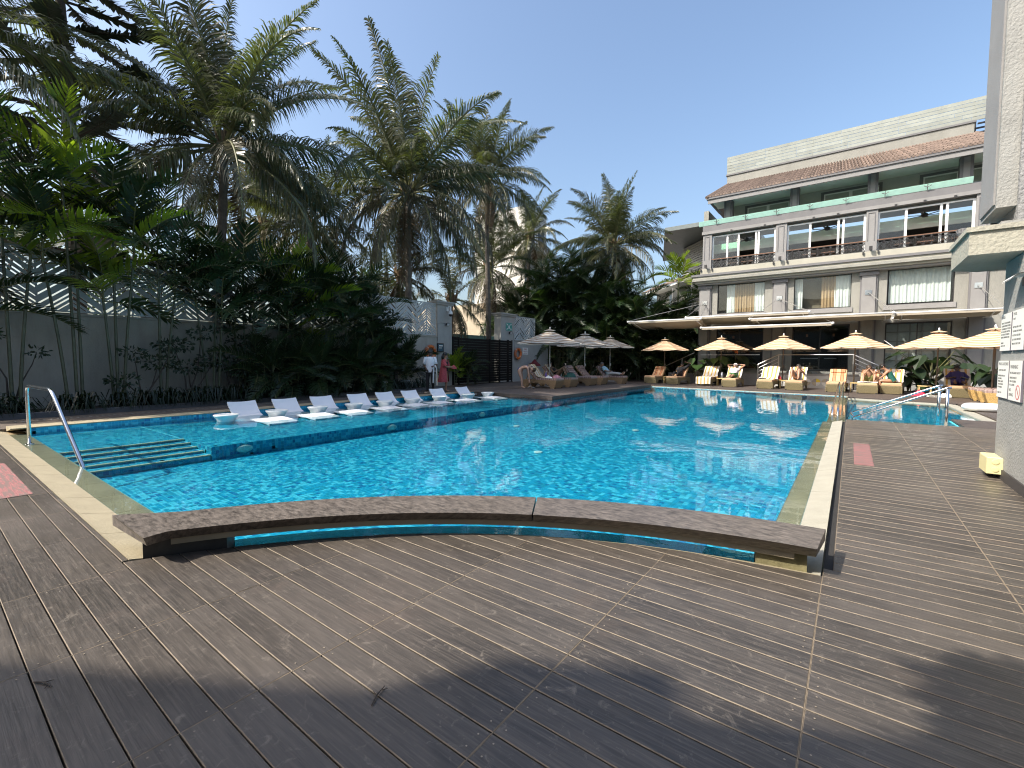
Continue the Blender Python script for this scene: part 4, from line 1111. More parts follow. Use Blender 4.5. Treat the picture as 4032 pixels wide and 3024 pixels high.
# roof lamp on the overhang
lp = thing('flood_lamp', 'ribbed metal lamp on an arm at the pillar overhang', 'lamp', (1.2, 8.35, 2.956)); lp.scale = (.62, .62, .62)
b = MB(); b.box(.05, .19, -.03, .1, .03, .2); part('junction_box', b, m_trim, lp)
b = MB(); b.tube([(.05, .03, .09), (-.05, .02, .06), (-.12, 0, .08)], .022, 6); part('arm', b, m_trim, lp)
b = MB(); b.lathe([(.03, .02), (.045, .1), (.05, .12), (.105, .2), (.11, .28), (.09, .29)], (-.13, 0, 0), 14); part('lamp_head', b, m_trim, lp)
for q in range(12):
    an = q * PI / 6; b = MB(); b.bar((-.13 + .056 * math.cos(an), .056 * math.sin(an), .12), (-.13 + .118 * math.cos(an), .118 * math.sin(an), .27), .01, .02); part('rib', b, m_trim, lp)
sp_ = thing('wall_speaker', 'black loudspeaker hanging under the overhang', 'speaker', (2.0, 8.5, 2.3))
b = MB(); b.cbox(-.42, -.25, -.1, .1, 0, .3, .02); part('cabinet', b, m_black, sp_)
b = MB(); b.box(-.3, -.2, -.02, .02, .3, .345); part('bracket', b, m_black, sp_)
fl_ = thing('white_wall_lamp', 'white curved wall lamp under the overhang at the right edge', 'lamp', (1.5, 7.35, 2.3))
b = MB(); b.grid(lambda u, v: (-.16 + .15 * u, -.2 + .35 * v, .03 * math.sin(PI * u) + .06 * u), 6, 6); b.grid(lambda u, v: (-.01 - .15 * u, -.2 + .35 * v, .03 * math.sin(PI * (1 - u)) + .06 * (1 - u) - .012), 6, 6); part('shade', b, m_white, fl_, smooth=True)
b = MB(); b.box(-.02, 0, -.05, .05, -.06, .04); part('mount', b, m_black, fl_)
# cream socket box at the wall foot
jb = thing('socket_box', 'cream weatherproof socket box at the foot of the rough wall', 'socket box', (1.42, 7.98, .06))
b = MB(); b.cbox(-.06, .078, -.19, .19, 0, .2, .012); part('housing', b, M('cream_plastic', (.62, .56, .30), .5, var=.05), jb)
for z in (.055, .145):
    b = MB(); b.lathe([(.001, 0), (.032, 0), (.03, .008), (.001, .009)], n=14)
    put('socket', b.mesh('socket', [bpy.data.materials['cream_plastic']]), jb, (.015, -.19, z), (PI / 2, 0, 0))
b = MB(); b.box(-.04, .03, -.03, .05, -.06, -.001); part('cable_entry', b, m_black, jb)
# four notice boards: white board with printed lines as raised letters
m_board = M('notice_board', (.72, .71, .66), .5, var=.03); m_ink = M('notice_ink', (.10, .10, .09), .7); m_bedge = M('board_edge', (.10, .09, .11), .6); m_redp = M('sign_red', (.55, .05, .05), .5)
def text(name, s_, size, parent, loc, rot, mat, align='LEFT', ext=.0006):
    cu = bpy.data.curves.new(name, 'FONT'); cu.body = s_; cu.size = size; cu.align_x = align; cu.extrude = ext; cu.resolution_u = 2
    o = bpy.data.objects.new(name, cu); C.objects.link(o)
    dg = bpy.context.evaluated_depsgraph_get(); me = bpy.data.meshes.new_from_object(o.evaluated_get(dg)); bpy.data.objects.remove(o)
    me.name = name; me.materials.clear(); me.materials.append(mat)
    return put(name, me, parent, loc, rot)
boards = [('notice_board', 7.72, 8.16, 1.54, 1.985, ['RULES', '', 'SWIM AT YOUR OWN RISK', 'SHOWER BEFORE ENTERING', 'NO RUNNING ON THE DECK', 'NO GLASS NEAR THE POOL', 'NO FOOD IN THE WATER', 'PROPER SWIMWEAR ONLY', '', 'TIMINGS', '7 AM TO 7 PM'], 'white rules board, upper left of four on the rough wall'),
          ('notice_board', 7.20, 7.67, 1.54, 1.99, ['POOL', 'RULES', '', 'KEEP THIS AREA CLEAN', 'CHILDREN WITH ADULTS', 'NO PETS IN THIS AREA', 'USE TOWELS PROVIDED', 'MIND THE WET FLOOR'], 'white rules board at the upper right, cut by the picture edge'),
          ('notice_board', 7.71, 8.18, .975, 1.42, ['POOL GUIDELINES', '', 'FOLLOW STAFF ADVICE', '', 'MAXIMUM DEPTH 4 FT', 'NO DIVING', 'NO BALL GAMES', 'NO LOUD MUSIC', 'NO SMOKING', '', 'THANK YOU'], 'white guidelines board, lower left of four on the rough wall')]
def board(name, y0, y1, z0, z1, lines, lab):
    t = thing(name, lab, 'sign', (1.5, (y0 + y1) / 2, z0), group='notice boards on the rough wall')
    w = y1 - y0; h = z1 - z0
    b = MB(); b.box(-.022, -.002, -w / 2, w / 2, 0, h); part('panel', b, [m_board], t)
    b = MB(); b.box(-.021, -.0025, -w / 2 - .004, -w / 2 - .0005, -.004, h); b.box(-.021, -.0025, -w / 2, w / 2, -.005, -.0005); part('panel_edge', b, m_bedge, t)
    n = len(lines)
    for k, s_ in enumerate(lines):
        if s_: text('lettering', s_, .05 if (k == 0) else .030, t, (-.0225, w / 2 - .035, h - .055 - k * (h - .07) / max(8, n)), (PI / 2, 0, -PI / 2), m_ink)
    return t, w, h
for q in boards: board(*q)
t, w, h = board('notice_board', 7.19, 7.665, .97, 1.42, [], 'white warning board with a red no diving symbol')
for s_, sz, z in (('WARNING', .062, .36), ('NO LIFEGUARD ON DUTY', .034, .30), ('PARENTS MUST BE', .032, .245), ('WITH CHILDREN', .032, .205), ('AT ALL TIMES', .032, .165), ('NO', .05, .10), ('DIVING', .05, .045)):
    text('lettering', s_, sz, t, (-.0225, w / 2 - .03, z), (PI / 2, 0, -PI / 2), m_ink)
b = MB()
cy_, cz_ = -.13, .1
for q in range(20):
    a0, a1 = q * PI / 10, (q + 1) * PI / 10
    b.face([(-.0235, cy_ + r_ * math.cos(a_), cz_ + r_ * math.sin(a_)) for r_, a_ in ((.07, a0), (.082, a0), (.082, a1), (.07, a1))])
b.face([(-.0240, cy_ + .052, cz_ + .045), (-.0240, cy_ + .045, cz_ + .052), (-.0240, cy_ - .052, cz_ - .045), (-.0240, cy_ - .045, cz_ - .052)])
part('prohibition_ring', b, m_redp, t)
b = MB(); b.face([(-.0232, cy_ + .03, cz_ + .02), (-.0232, cy_ + .022, cz_ + .03), (-.0232, cy_ - .03, cz_ - .02), (-.0232, cy_ - .022, cz_ - .03)]); b.face([(-.0232, cy_ + .035 + .012 * math.cos(q * PI / 4), cz_ + .032 + .012 * math.sin(q * PI / 4)) for q in range(8)])
part('diver_figure', b, m_ink, t)
# ------------------------------------------------------------------ palms and other plants
m_leaf_c = M('coconut_leaf', (.076, .083, .045), .32, var=.3, vs=2, rnd=.3, transl=.22)
m_leaf_o = M('coconut_leaf_old', (.125, .112, .065), .42, var=.3, vs=2, rnd=.3, transl=.2)
m_leaf_d = M('dry_leaf', (.15, .105, .06), .8, var=.3, vs=2, rnd=.25, transl=.15)
m_leaf_a = M('areca_leaf', (.026, .046, .018), .4, var=.3, vs=2, rnd=.4, transl=.25)
m_leaf_b = M('areca_leaf_bright', (.17, .22, .028), .4, var=.25, vs=2, rnd=.3, transl=.5)  # glow of sunlit fronds painted into the leaf colour
m_leaf_s = M('shrub_leaf', (.024, .046, .020), .4, var=.35, vs=3, rnd=.25, transl=.15)
m_leaf_t = M('tree_leaf', (.045, .075, .025), .5, var=.4, vs=1, rnd=.25, transl=.25)
m_leaf_y = M('canna_leaf', (.04, .085, .025), .45, var=.3, vs=3, rnd=.3, transl=.3)
m_stalk = M('leaf_stalk', (.13, .13, .05), .6, var=.2)
m_stalk_g = M('green_cane', (.085, .095, .055), .55, var=.3, vs=6)
m_trunk = M('palm_trunk', (.13, .11, .09), .9, var=.3, vs=5, bump=.5, bs=15)
m_bark = M('dark_bark', (.065, .052, .042), .9, var=.3, vs=6, bump=.5, bs=18)
m_husk = M('palm_fibre', (.17, .115, .065), .9, var=.35, vs=10, bump=.6, bs=25)
m_nut = M('coconut_husk', (.14, .13, .05), .6, var=.3)

def frond(name, L, n, ll, lw, bend, droop, seed, mats, fwd=.45, split=0., rw=.022, keel=.35, bare=.14):
    """a feather leaf along +X: rachis plus single leaflets on both sides"""
    rf = random.Random(seed)
    b = MB(); N = 14; pts = []; p = Vector((0, 0, 0)); ang = 0
    for k in range(N + 1):
        pts.append(p.copy()); t = k / N
        ang = -bend * (t ** 1.5)
        p = p + Vector((math.cos(ang), 0, math.sin(ang))) * (L / N)
    side = rf.uniform(-.12, .12)
    for k, q in enumerate(pts): q.y += side * L * (k / N) ** 2
    b.tube(pts, [rw * (1 - .85 * k / N) + .003 for k in range(N + 1)], 4, 1)
    def at(t):
        f = t * N; i = min(N - 1, int(f)); return pts[i].lerp(pts[i + 1], f - i), (pts[i + 1] - pts[i]).normalized()
    for s in (-1, 1):
        for k in range(n):
            t = bare + (1 - bare) * (k + rf.uniform(-.25, .25)) / n
            t = max(.02, min(.995, t))
            if rf.random() < split: continue
            o, tg = at(t)
            ln = ll * (.55 + .75 * math.sin(PI * min(1, .12 + .86 * t)) ) * rf.uniform(.85, 1.1) * (1 if t < .9 else .8)
            lat = Vector((0, s, 0)); up = tg.cross(lat) * s
            up = Vector((-tg.z, 0, tg.x))
            a = fwd + .5 * t + rf.uniform(-.08, .08)
            d = (lat * math.cos(a) + tg * math.sin(a) + up * keel).normalized()
            d2 = (d + Vector((0, 0, -1)) * droop * rf.uniform(.7, 1.3)).normalized()
            d3 = (d2 + Vector((0, 0, -1)) * droop * .9).normalized()
            m1 = o + d * ln * .3; m2 = m1 + d2 * ln * .38; e = m2 + d3 * ln * .32
            w = tg * lw * .5 * rf.uniform(.8, 1.15)
            i = len(b.v)
            b.v += [tuple(o - w * .5), tuple(o + w * .5), tuple(m1 - w), tuple(m1 + w), tuple(m2 - w * .8), tuple(m2 + w * .8), tuple(e)]
            b.f += [(i, i + 1, i + 3, i + 2), (i + 2, i + 3, i + 5, i + 4), (i + 4, i + 5, i + 6)]; b.m += [0, 0, 0]
    return b.mesh(name, mats)
FR = {}
def palm_frond(el, L, seed, mats, n=92, ll=1.08, lw=.05, bendf=1., roll=0., age=0.):
    """coconut leaf heading +X at elevation el, leaflets hanging under their own weight"""
    rf = random.Random(seed); b = MB(); N = 16; pts = []; p = Vector((0, 0, 0))
    side = rf.uniform(-.10, .10)
    for k in range(N + 1):
        pts.append(p.copy()); t = k / N
        a = el - bendf * (.35 + .75 * max(0, math.cos(el))) * 1.25 * t ** 1.6
        a = max(a, -1.45)
        p = p + Vector((math.cos(a), side * 2 * t, math.sin(a))).normalized() * (L / N)
    b.tube(pts, [.048 * (1 - .88 * k / N) + .004 for k in range(N + 1)], 5, 1)
    lat0 = Vector((0, math.cos(roll), math.sin(roll)))
    for s in (-1, 1):
        gap = rf.uniform(.2, .9)
        for k in range(n):
            t = .17 + .83 * (k + rf.uniform(-.2, .2)) / n; t = min(.997, t)
            if abs(t - gap) < .012 * (1 + 2 * age): continue
            f = t * N; i = min(N - 1, int(f)); o = pts[i].lerp(pts[i + 1], f - i); tg = (pts[i + 1] - pts[i]).normalized()
            lat = (lat0 - tg * lat0.dot(tg)).normalized() * s; up = tg.cross(lat) * s
            if up.z < 0 and abs(tg.z) < .8: up = -up
            ln = ll * (.62 + .5 * math.sin(PI * min(1, t * 1.25))) * (1 if t < .62 else 1 - .72 * ((t - .62) / .38) ** 1.2) * rf.uniform(.86, 1.1)
            fw = .35 + .75 * t + rf.uniform(-.1, .1)
            d = (lat * math.cos(fw) + tg * math.sin(fw) + up * (.35 - .5 * age + rf.uniform(-.12, .12))).normalized()
            g = (.55 + .9 * age) * rf.uniform(.7, 1.3)
            d2 = (d + Vector((0, 0, -g))).normalized(); d3 = (d2 + Vector((0, 0, -g * 1.5))).normalized()
            m1 = o + d * ln * .30; m2 = m1 + d2 * ln * .36; e = m2 + d3 * ln * .34
            w = (tg * .8 + up * rf.uniform(-.5, .5)).normalized() * lw * .5 * rf.uniform(.8, 1.15)
            i = len(b.v)
            b.v += [tuple(o - w * .6), tuple(o + w * .6), tuple(m1 - w), tuple(m1 + w), tuple(m2 - w * .75), tuple(m2 + w * .75), tuple(e)]
            b.f += [(i, i + 1, i + 3, i + 2), (i + 2, i + 3, i + 5, i + 4), (i + 4, i + 5, i + 6)]; b.m += [0, 0, 0]
    return b.mesh('frond', mats)
PF = {}
for e_ in (84, 68, 50, 32, 14, -6, -26, -46):
    PF[e_] = [palm_frond(math.radians(e_), 5.0, 900 + e_ * 7 + q, [m_leaf_c if e_ > 10 else m_leaf_o if q % 2 else m_leaf_c, m_stalk], bendf=(.9, 1.25, .7)[q], roll=(.0, .5, -.45)[q], age=max(0, (40 - e_) / 86.)) for q in range(3)]
def fset(key, **k):
    FR[key] = [frond('frond', seed=s * 13 + 5, **k) for s in range(4)]
#fset('coco', L=5.2, n=96, ll=.86, lw=.052, bend=1.35, droop=.85, mats=[m_leaf_c, m_stalk], rw=.045)
#fset('coco_up', L=5.0, n=92, ll=.7, lw=.052, bend=.75, droop=.35, mats=[m_leaf_c, m_stalk], rw=.045)
#fset('coco_old', L=5.0, n=92, ll=.92, lw=.052, bend=1.75, droop=1.4, mats=[m_leaf_o, m_stalk], rw=.045)
fset('coco_dry', L=3.6, n=60, ll=.6, lw=.06, bend=.5, droop=1.6, mats=[m_leaf_d, m_leaf_d], rw=.04, split=.1)
fset('areca', L=1.9, n=24, ll=.52, lw=.062, bend=1.25, droop=.35, mats=[m_leaf_a, m_stalk], rw=.014, keel=.55, bare=.2)
fset('areca_b', L=1.7, n=16, ll=.5, lw=.095, bend=.9, droop=.25, mats=[m_leaf_b, m_stalk], rw=.014, keel=.5, bare=.2)
fset('areca_w', L=1.5, n=13, ll=.48, lw=.11, bend=1.1, droop=.4, mats=[m_leaf_a, m_stalk], rw=.014, keel=.4, bare=.2)
fset('big_areca', L=3.4, n=44, ll=.72, lw=.07, bend=1.5, droop=.5, mats=[m_leaf_a, m_stalk], rw=.025, keel=.45, bare=.18)
GOLD = 2.399963

def coconut_palm(x, y, zb, zc, lean, n, L, seed, label, dry=2, nuts=8, group='coconut palms', tr=.16, scale_up=1., span=132):
    r = random.Random(seed)
    t = thing('coconut_palm', label, 'palm tree', (x, y, 0), group=group)
    b = MB(); K = 22; path = []; rad = []
    for k in range(K + 1):
        s = k / K
        path.append((-lean[0] * (1 - s) ** 1.6, -lean[1] * (1 - s) ** 1.6, zb + (zc - zb) * s)); rad.append(tr * (1.25 - .42 * s ** .5) + (.015 if k % 2 else 0) + (.10 * max(0, 1 - s * 8)))
    b.tube(path, rad, 10); part('trunk', b, m_trunk, t, smooth=False)
    b = MB(); b.blob((0, 0, zc + .1), (.3, .3, .5), 9, 6)
    for k in range(26):
        a = r.uniform(0, 2 * PI); b.bar((.18 * math.cos(a), .18 * math.sin(a), zc - .3), (.42 * math.cos(a), .42 * math.sin(a), zc + r.uniform(.1, .8)), .05, .03)
    part('crown_fibre', b, m_husk, t)
    for k in range(nuts):
        a = r.uniform(0, 2 * PI); b = MB(); b.blob((0, 0, 0), (.12, .12, .15), 8, 5)
        put('coconut', b.mesh('coconut', [m_nut]), t, (.38 * math.cos(a), .38 * math.sin(a), zc - .15 - r.uniform(0, .35)))
    for k in range(n):
        s = k / (n - 1)
        el = math.radians(86 - span * s ** .84 + r.uniform(-9, 9))
        a = k * GOLD + r.uniform(-.35, .35)
        ek = min(PF, key=lambda q: abs(q - math.degrees(el)))
        o = put('frond', r.choice(PF[ek]), t, (.14 * math.cos(a), .14 * math.sin(a), zc + .15 * (1 - s)), (r.uniform(-.06, .06), r.uniform(-.09, .09), a))
        f = L / 5.2 * r.uniform(.85, 1.1) * (scale_up if s < .3 else 1); o.scale = (f, f, f)
    for k in range(dry):
        a = r.uniform(0, 2 * PI)
        o = put('dry_frond', r.choice(FR['coco_dry']), t, (.2 * math.cos(a), .2 * math.sin(a), zc - .25), (r.uniform(-.3, .3), math.radians(r.uniform(55, 80)), a)); f = L / 5.4; o.scale = (f, f, f)
    return t
coconut_palm(-18.5, 7.25, 0, 9.0, (.1, .75), 46, 5.8, 11, 'large coconut palm in front on the left, with nuts and a dark curved trunk', dry=1, nuts=14, span=112)
coconut_palm(-18.7, 16.0, 0, 9.9, (.1, .0), 50, 6.3, 23, 'tall coconut palm standing just left of the black gate', dry=3, nuts=4, scale_up=1.18)
coconut_palm(-19.6, 23.4, 0, 13.2, (.2, -.6), 36, 5.0, 35, 'tallest coconut palm behind the gate, partly hidden by the middle one', dry=3, nuts=4)
coconut_palm(-15.0, 33.2, 0, 10.2, (.2, .2), 50, 5.2, 41, 'coconut palm in the middle distance above the dark palm thicket', dry=4, nuts=5)
coconut_palm(-20.9, 11.8, 0, 7.6, (.3, .3), 24, 4.6, 57, 'shaded coconut palm between the two large ones', dry=3, nuts=4)
coconut_palm(-27.0, 12.5, 0, 8.8, (.3, .3), 24, 5.4, 61, 'far coconut palm with yellowish fronds low between the trunks', dry=3, nuts=0)
coconut_palm(-18.2, .2, 0, 8.9, (.1, .1), 26, 5.0, 73, 'coconut palm mostly outside the left edge of the view', dry=2, nuts=0)
coconut_palm(-21.5, 17.8, 0, 6.2, (.1, .3), 20, 4.4, 85, 'low coconut palm with drooping dry fronds behind the gate', dry=6, nuts=0)
coconut_palm(-21.0, 21.5, 0, 5.2, (.1, .3), 14, 3.6, 86, 'small brownish palm with hanging fronds behind the black gate', dry=9, nuts=0)
coconut_palm(-22.4, 27.0, 0, 8.3, (.1, .3), 30, 4.8, 87, 'coconut palm filling the gap in front of the white building', dry=4, nuts=0)
coconut_palm(-22.0, 31.8, 0, 11.6, (.1, .3), 26, 4.6, 88, 'coconut palm in front of the white building balcony', dry=2, nuts=0)
coconut_palm(8.2, 39.5, 0, 12.7, (.1, .3), 18, 4.2, 90, 'palm peeping over the roof beside the pillar', dry=2, nuts=0)

def cane_palm(x, y, stems, label, seed, key='areca', n=7, group='slender cane palms along the wall', fs=1., rad=.035, name='cane_palm', mixk=None, zb=.03):
    r = random.Random(seed)
    t = thing(name, label, 'palm', (x, y, zb), group=group)
    for dx, dy, h in stems:
        b = MB(); lx, ly = r.uniform(-.12, .12) * h * .4, r.uniform(-.12, .12) * h * .4
        pts = [(dx * .4 + (dx * .6 + lx) * (k / 6) ** 1.4, dy * .4 + (dy * .6 + ly) * (k / 6) ** 1.4, h * k / 6) for k in range(7)]
        b.tube(pts, [rad * (1.1 - .3 * k / 6) for k in range(7)], 6)
        part('stem', b, m_stalk_g, t)
        top = pts[-1]
        b = MB(); b.tube([top, (top[0], top[1], top[2] + .5 * fs)], [rad * .9, rad * .4], 6); part('crown_shaft', b, m_stalk, t)
        for k in range(n):
            s = k / max(1, n - 1); el = math.radians(80 - 72 * s + r.uniform(-9, 9)); a = k * GOLD + r.uniform(-.3, .3)
            kk = mixk if (mixk and r.random() < .5) else key
            o = put('frond', r.choice(FR[kk]), t, (top[0], top[1], top[2] + .42 * fs * (1 - s)), (r.uniform(-.5, .5), -el, a))
            f = fs * r.uniform(.85, 1.15); o.scale = (f, f, f)
    return t
rc = random.Random(5)
spec = [(-16.3, 1.55, [(0, 0, 4.9), (.15, .3, 3.8)], 'areca', None, 'tall cane palm at the far left edge by the wall'),
        (-16.2, 2.65, [(0, .1, 5.6), (-.2, .4, 4.6), (.1, -.35, 3.7)], 'areca_w', 'areca_b', 'tall cane palm with sunlit yellow green fronds above the left wall'),
        (-16.35, 3.55, [(0, 0, 5.3), (.1, .3, 4.2), (-.1, -.2, 2.9)], 'areca_w', 'areca_b', 'cane palm with broad ragged leaflets beside the sunlit one'),
        (-16.4, 4.55, [(0, 0, 4.1), (.2, .25, 3.2)], 'areca', None, 'cane palm with feathery fronds in front of the chevron panels'),
        (-16.3, 5.9, [(0, 0, 3.6), (.2, .3, 2.6), (-.2, -.3, 3.0)], 'areca_w', None, 'cane palm with a single straight stem left of the big coconut trunk'),
        (-16.4, 6.9, [(0, 0, 3.7), (.2, .2, 2.8), (-.1, -.25, 2.0)], 'areca', 'areca_w', 'cane palm in front of the curved coconut trunk'),
        (-16.3, 7.9, [(0, 0, 3.2), (.25, .2, 2.4), (-.2, .3, 3.5)], 'areca', 'areca_w', 'dense cane palm just right of the curved coconut trunk'),
        (-16.4, 8.9, [(0, 0, 3.8), (.2, .3, 2.9), (-.2, -.3, 2.1)], 'areca_w', 'areca_b', 'cane palm with bright green middle fronds over the first pool loungers'),
        (-16.3, 9.8, [(0, 0, 3.1), (.2, .2, 2.2), (-.1, .35, 3.5)], 'areca', None, 'cane palm behind the third pool lounger'),
        (-16.4, 10.8, [(0, 0, 3.3), (.2, -.2, 2.4), (.1, .35, 2.8)], 'areca_w', None, 'cane palm beside the half hidden lifebuoy'),
        (-16.3, 11.7, [(0, 0, 2.9), (.2, .2, 2.2)], 'areca', None, 'cane palm nearest the white flower pots'),
        (-16.5, .6, [(0, 0, 3.2), (.2, .3, 2.4)], 'areca', None, 'cane palm cut by the left edge of the view')]
for k, (x, y, st, key, mixk, lab) in enumerate(spec): cane_palm(x, y, st, lab, 100 + k, key, 7, mixk=mixk, fs=1.08)
for k in range(7):                                          # young ones low down
    cane_palm(-15.9 + rc.uniform(-.2, .15), 7.2 + k * .8 + rc.uniform(-.2, .2), [(0, 0, .35), (.15, .2, .6), (-.1, -.2, .8)], 'low young cane palm at the kerb, ' + ('nearest of the row', 'second of the row', 'third of the row', 'middle of the row', 'fifth of the row', 'last but one of the row', 'farthest of the row, by the flower pots')[k], 200 + k, 'areca', 6, group='young cane palms at the kerb', fs=.78, rad=.02)
# the dark thicket of large arecas in the middle
th = [(-20.5, 27.8, 4.6), (-18.9, 28.6, 5.6), (-17.6, 29.6, 6.8), (-16.3, 29.4, 5.2), (-15.2, 30.6, 5.8), (-14.0, 30.2, 4.4), (-13.0, 31.6, 4.6), (-12.0, 31.2, 3.4), (-19.6, 30.4, 7.4), (-17.0, 31.8, 7.6), (-14.6, 32.4, 6.0), (-11.2, 33.0, 3.6), (-10.4, 34.4, 3.8)]
pos = ['at its left end by the grey wall', 'second from its left end', 'behind the first tan umbrella', 'behind the second tan umbrella', 'right of the second tan umbrella', 'behind the third tan umbrella', 'left of the first orange umbrella', 'behind the first orange umbrella', 'tall one at its back left', 'tallest, at its back', 'at its back below the coconut crown', 'at its right end by the awning', 'farthest right by the white wing']
for k, (x, y, h) in enumerate(th):
    cane_palm(x, y, [(0, 0, h), (.5, .3, h * .75), (-.5, .2, h * .85), (.2, -.5, h * .5), (-.2, -.6, h * .3)], 'large areca palm in the dark thicket, ' + pos[k], 300 + k, 'big_areca', 8, group='areca palms of the dark thicket', fs=1.0, rad=.06, name='areca_palm', zb=0)
cane_palm(-10.1, 33.5, [(0, 0, 6.9)], 'single bright green palm in front of the white hotel wing', 401, 'areca_b', 11, group='ornamental palms by the hotel wing', fs=1.15, rad=.08, name='areca_palm')
cane_palm(-8.9, 34.5, [(0, 0, 5.6)], 'dark feathery palm close to the corner of the main building', 402, 'areca', 10, group='ornamental palms by the hotel wing', fs=1.15, rad=.06, name='areca_palm')

def leafcloud(b, c, r, n, size, rng, m=0, thin=.45):
    for _ in range(n):
        while True:
            q = Vector((rng.uniform(-1, 1), rng.uniform(-1, 1), rng.uniform(-1, 1)))
            if .25 < q.length < 1: break
        p = Vector(c) + Vector((q.x * r[0], q.y * r[1], q.z * r[2]))
        d = (q.normalized() + Vector((rng.uniform(-.9, .9), rng.uniform(-.9, .9), rng.uniform(-.9, .5)))).normalized()
        s = d.cross(Vector((rng.uniform(-1, 1), rng.uniform(-1, 1), rng.uniform(-.3, 1)))).normalized()
        l = size * rng.uniform(.7, 1.25); w = s * l * thin * .5
        i = len(b.v)
        b.v += [tuple(p), tuple(p + d * l * .45 + w), tuple(p + d * l), tuple(p + d * l * .45 - w)]
        b.f.append((i, i + 1, i + 2, i + 3)); b.m.append(m)
def shrub(x, y, blobs, label, seed, size=.13, mat=None, stems=True, name='shrub', group=None, n=120, zb=.03):
    r = random.Random(seed)
    t = thing(name, label, 'shrub', (x, y, zb), group=group)
    for (bx, by, bz, br) in blobs:
        if stems:
            b = MB(); k1 = (bx * .3 + r.uniform(-.1, .1), by * .3 + r.uniform(-.1, .1), bz * .45)
            b.tube([(0, 0, 0), (k1[0] * .5, k1[1] * .5 + r.uniform(-.1, .1), bz * .22), k1, (bx * .8, by * .8, bz * .8), (bx, by, bz)], [.028, .024, .018, .012, .006], 5)
            part('branch', b, m_bark, t)
    b = MB()
    for (bx, by, bz, br) in blobs: leafcloud(b, (bx, by, bz), (br, br * 1.25, br * .55), int(n * (br / .35) ** 2), size, r)
    part('foliage', b, mat or m_leaf_s, t)
    return t
SG = 'dark shrubs in front of the wall'
shrub(-16.4, 1.6, [(.1, -.5, 1.9, .32), (.1, .4, 1.5, .2)], 'forked dark shrub at the far left of the wall', 501, group=SG)
shrub(-16.3, 4.15, [(0, -.25, 1.5, .3), (0, .35, 1.25, .38), (.1, .7, 1.75, .25), (.1, -.5, .75, .35)], 'dark shrub with layered leaf pads left of the straight cane stem', 502, group=SG)
shrub(-16.4, 5.35, [(0, -.45, 1.75, .42), (0, .3, 2.15, .35), (.1, .6, 1.35, .4), (0, -.1, 1.1, .35)], 'largest dark shrub with layered leaf pads at the wall', 503, group=SG)
shrub(-16.4, 6.4, [(0, -.1, 1.2, .4), (.1, .4, 1.9, .4)], 'dark shrub right of the largest one', 504, group=SG)
shrub(-16.5, 12.4, [(0, -.4, 2.6, .6), (0, .2, 3.2, .6), (.1, .7, 2.4, .5), (0, 0, 1.7, .5), (.2, -.6, 1.4, .5)], 'tall frangipani like shrub beside the right end of the chevron screens', 505, size=.2, group=SG)
shrub(-16.2, 9.4, [(0, 0, .9, .5), (0, .6, 1.3, .5), (.1, -.6, 1.2, .45)], 'low dark shrub behind the second pool lounger', 506, group=SG)
shrub(-16.2, 7.4, [(0, 0, .8, .5), (0, .6, 1.1, .5), (.1, -.6, 1.0, .45)], 'low dark shrub behind the first pool lounger', 507, group=SG)
shrub(-16.2, 11.3, [(0, 0, .8, .5), (0, .6, 1.1, .5), (.1, -.6, 1.0, .45)], 'low dark shrub behind the fourth pool lounger', 508, group=SG)
shrub(-11.6, 31.0, [(0, 0, 1.3, .9), (.6, -.2, 1.0, .7), (-.6, 0, 1.1, .7)], 'leafy shrub behind the first orange lounger', 509, size=.3, n=60, group='shrubs round the far terrace', mat=m_leaf_a)
shrub(-8.9, 31.2, [(0, 0, 1.6, .9), (.7, 0, 2.2, .7), (-.6, .2, 2.4, .7)], 'leafy shrub at the corner of the main building', 510, size=.22, n=80, group='shrubs round the far terrace', mat=m_leaf_a)
shrub(-12.6, 29.6, [(0, 0, .35, .3)], 'small shrub with white flowers at the edge of the terrace', 511, size=.16, n=60, group='shrubs round the far terrace')
hg = thing('dark_hedge', 'dense dark hedge at the foot of the palm thicket', 'hedge', (-15, 34, 0))
b = MB(); rh = random.Random(31)
for k in range(110):
    u = (k % 55) / 54; leafcloud(b, (-7 + u * 14.5 - 0, (1.2 - 5.6 * (1 - u) ** 0 * (1 - u) * .0) + rh.uniform(-.5, .5) + (.0 if u > .3 else -2.2 * (.3 - u) / .3), rh.uniform(.3, 2.9)), (1.0, .7, 1.0), 150, .34, rh)
part('foliage', b, m_leaf_s, hg)
# strap leaf edging that hangs over the kerb
b = MB(); r = random.Random(77)
def strap(b, x, y, z, l, w, a, lift, rng):
    p = Vector((x, y, z)); d = Vector((math.cos(a), math.sin(a), 0)); s = Vector((-math.sin(a), math.cos(a), 0)) * w
    pts = [p, p + d * l * .3 + Vector((0, 0, l * lift * .8)), p + d * l * .65 + Vector((0, 0, l * lift * .75)), p + d * l + Vector((0, 0, l * lift * .2 - .08))]
    i = len(b.v)
    for q, f in zip(pts, (.7, 1, .8, .05)): b.v += [tuple(q - s * f * .5), tuple(q + s * f * .5)]
    for k in range(3): b.f.append((i + 2 * k, i + 2 * k + 1, i + 2 * k + 3, i + 2 * k + 2)); b.m.append(0)
for _ in range(150):
    y = r.uniform(.3, 14.6); x = r.uniform(-15.95, -15.5) - .03 * y * .6
    for k in range(13): strap(b, x, y, .05, r.uniform(.35, .75), .042, r.uniform(0, 2 * PI) if r.random() < .5 else r.uniform(-.9, .9), r.uniform(.3, .95), r)
o = part('strap_leaf_edging', b, m_leaf_a, kind='stuff'); tag(o, 'strap leaf plants edging the kerb', 'ground cover')

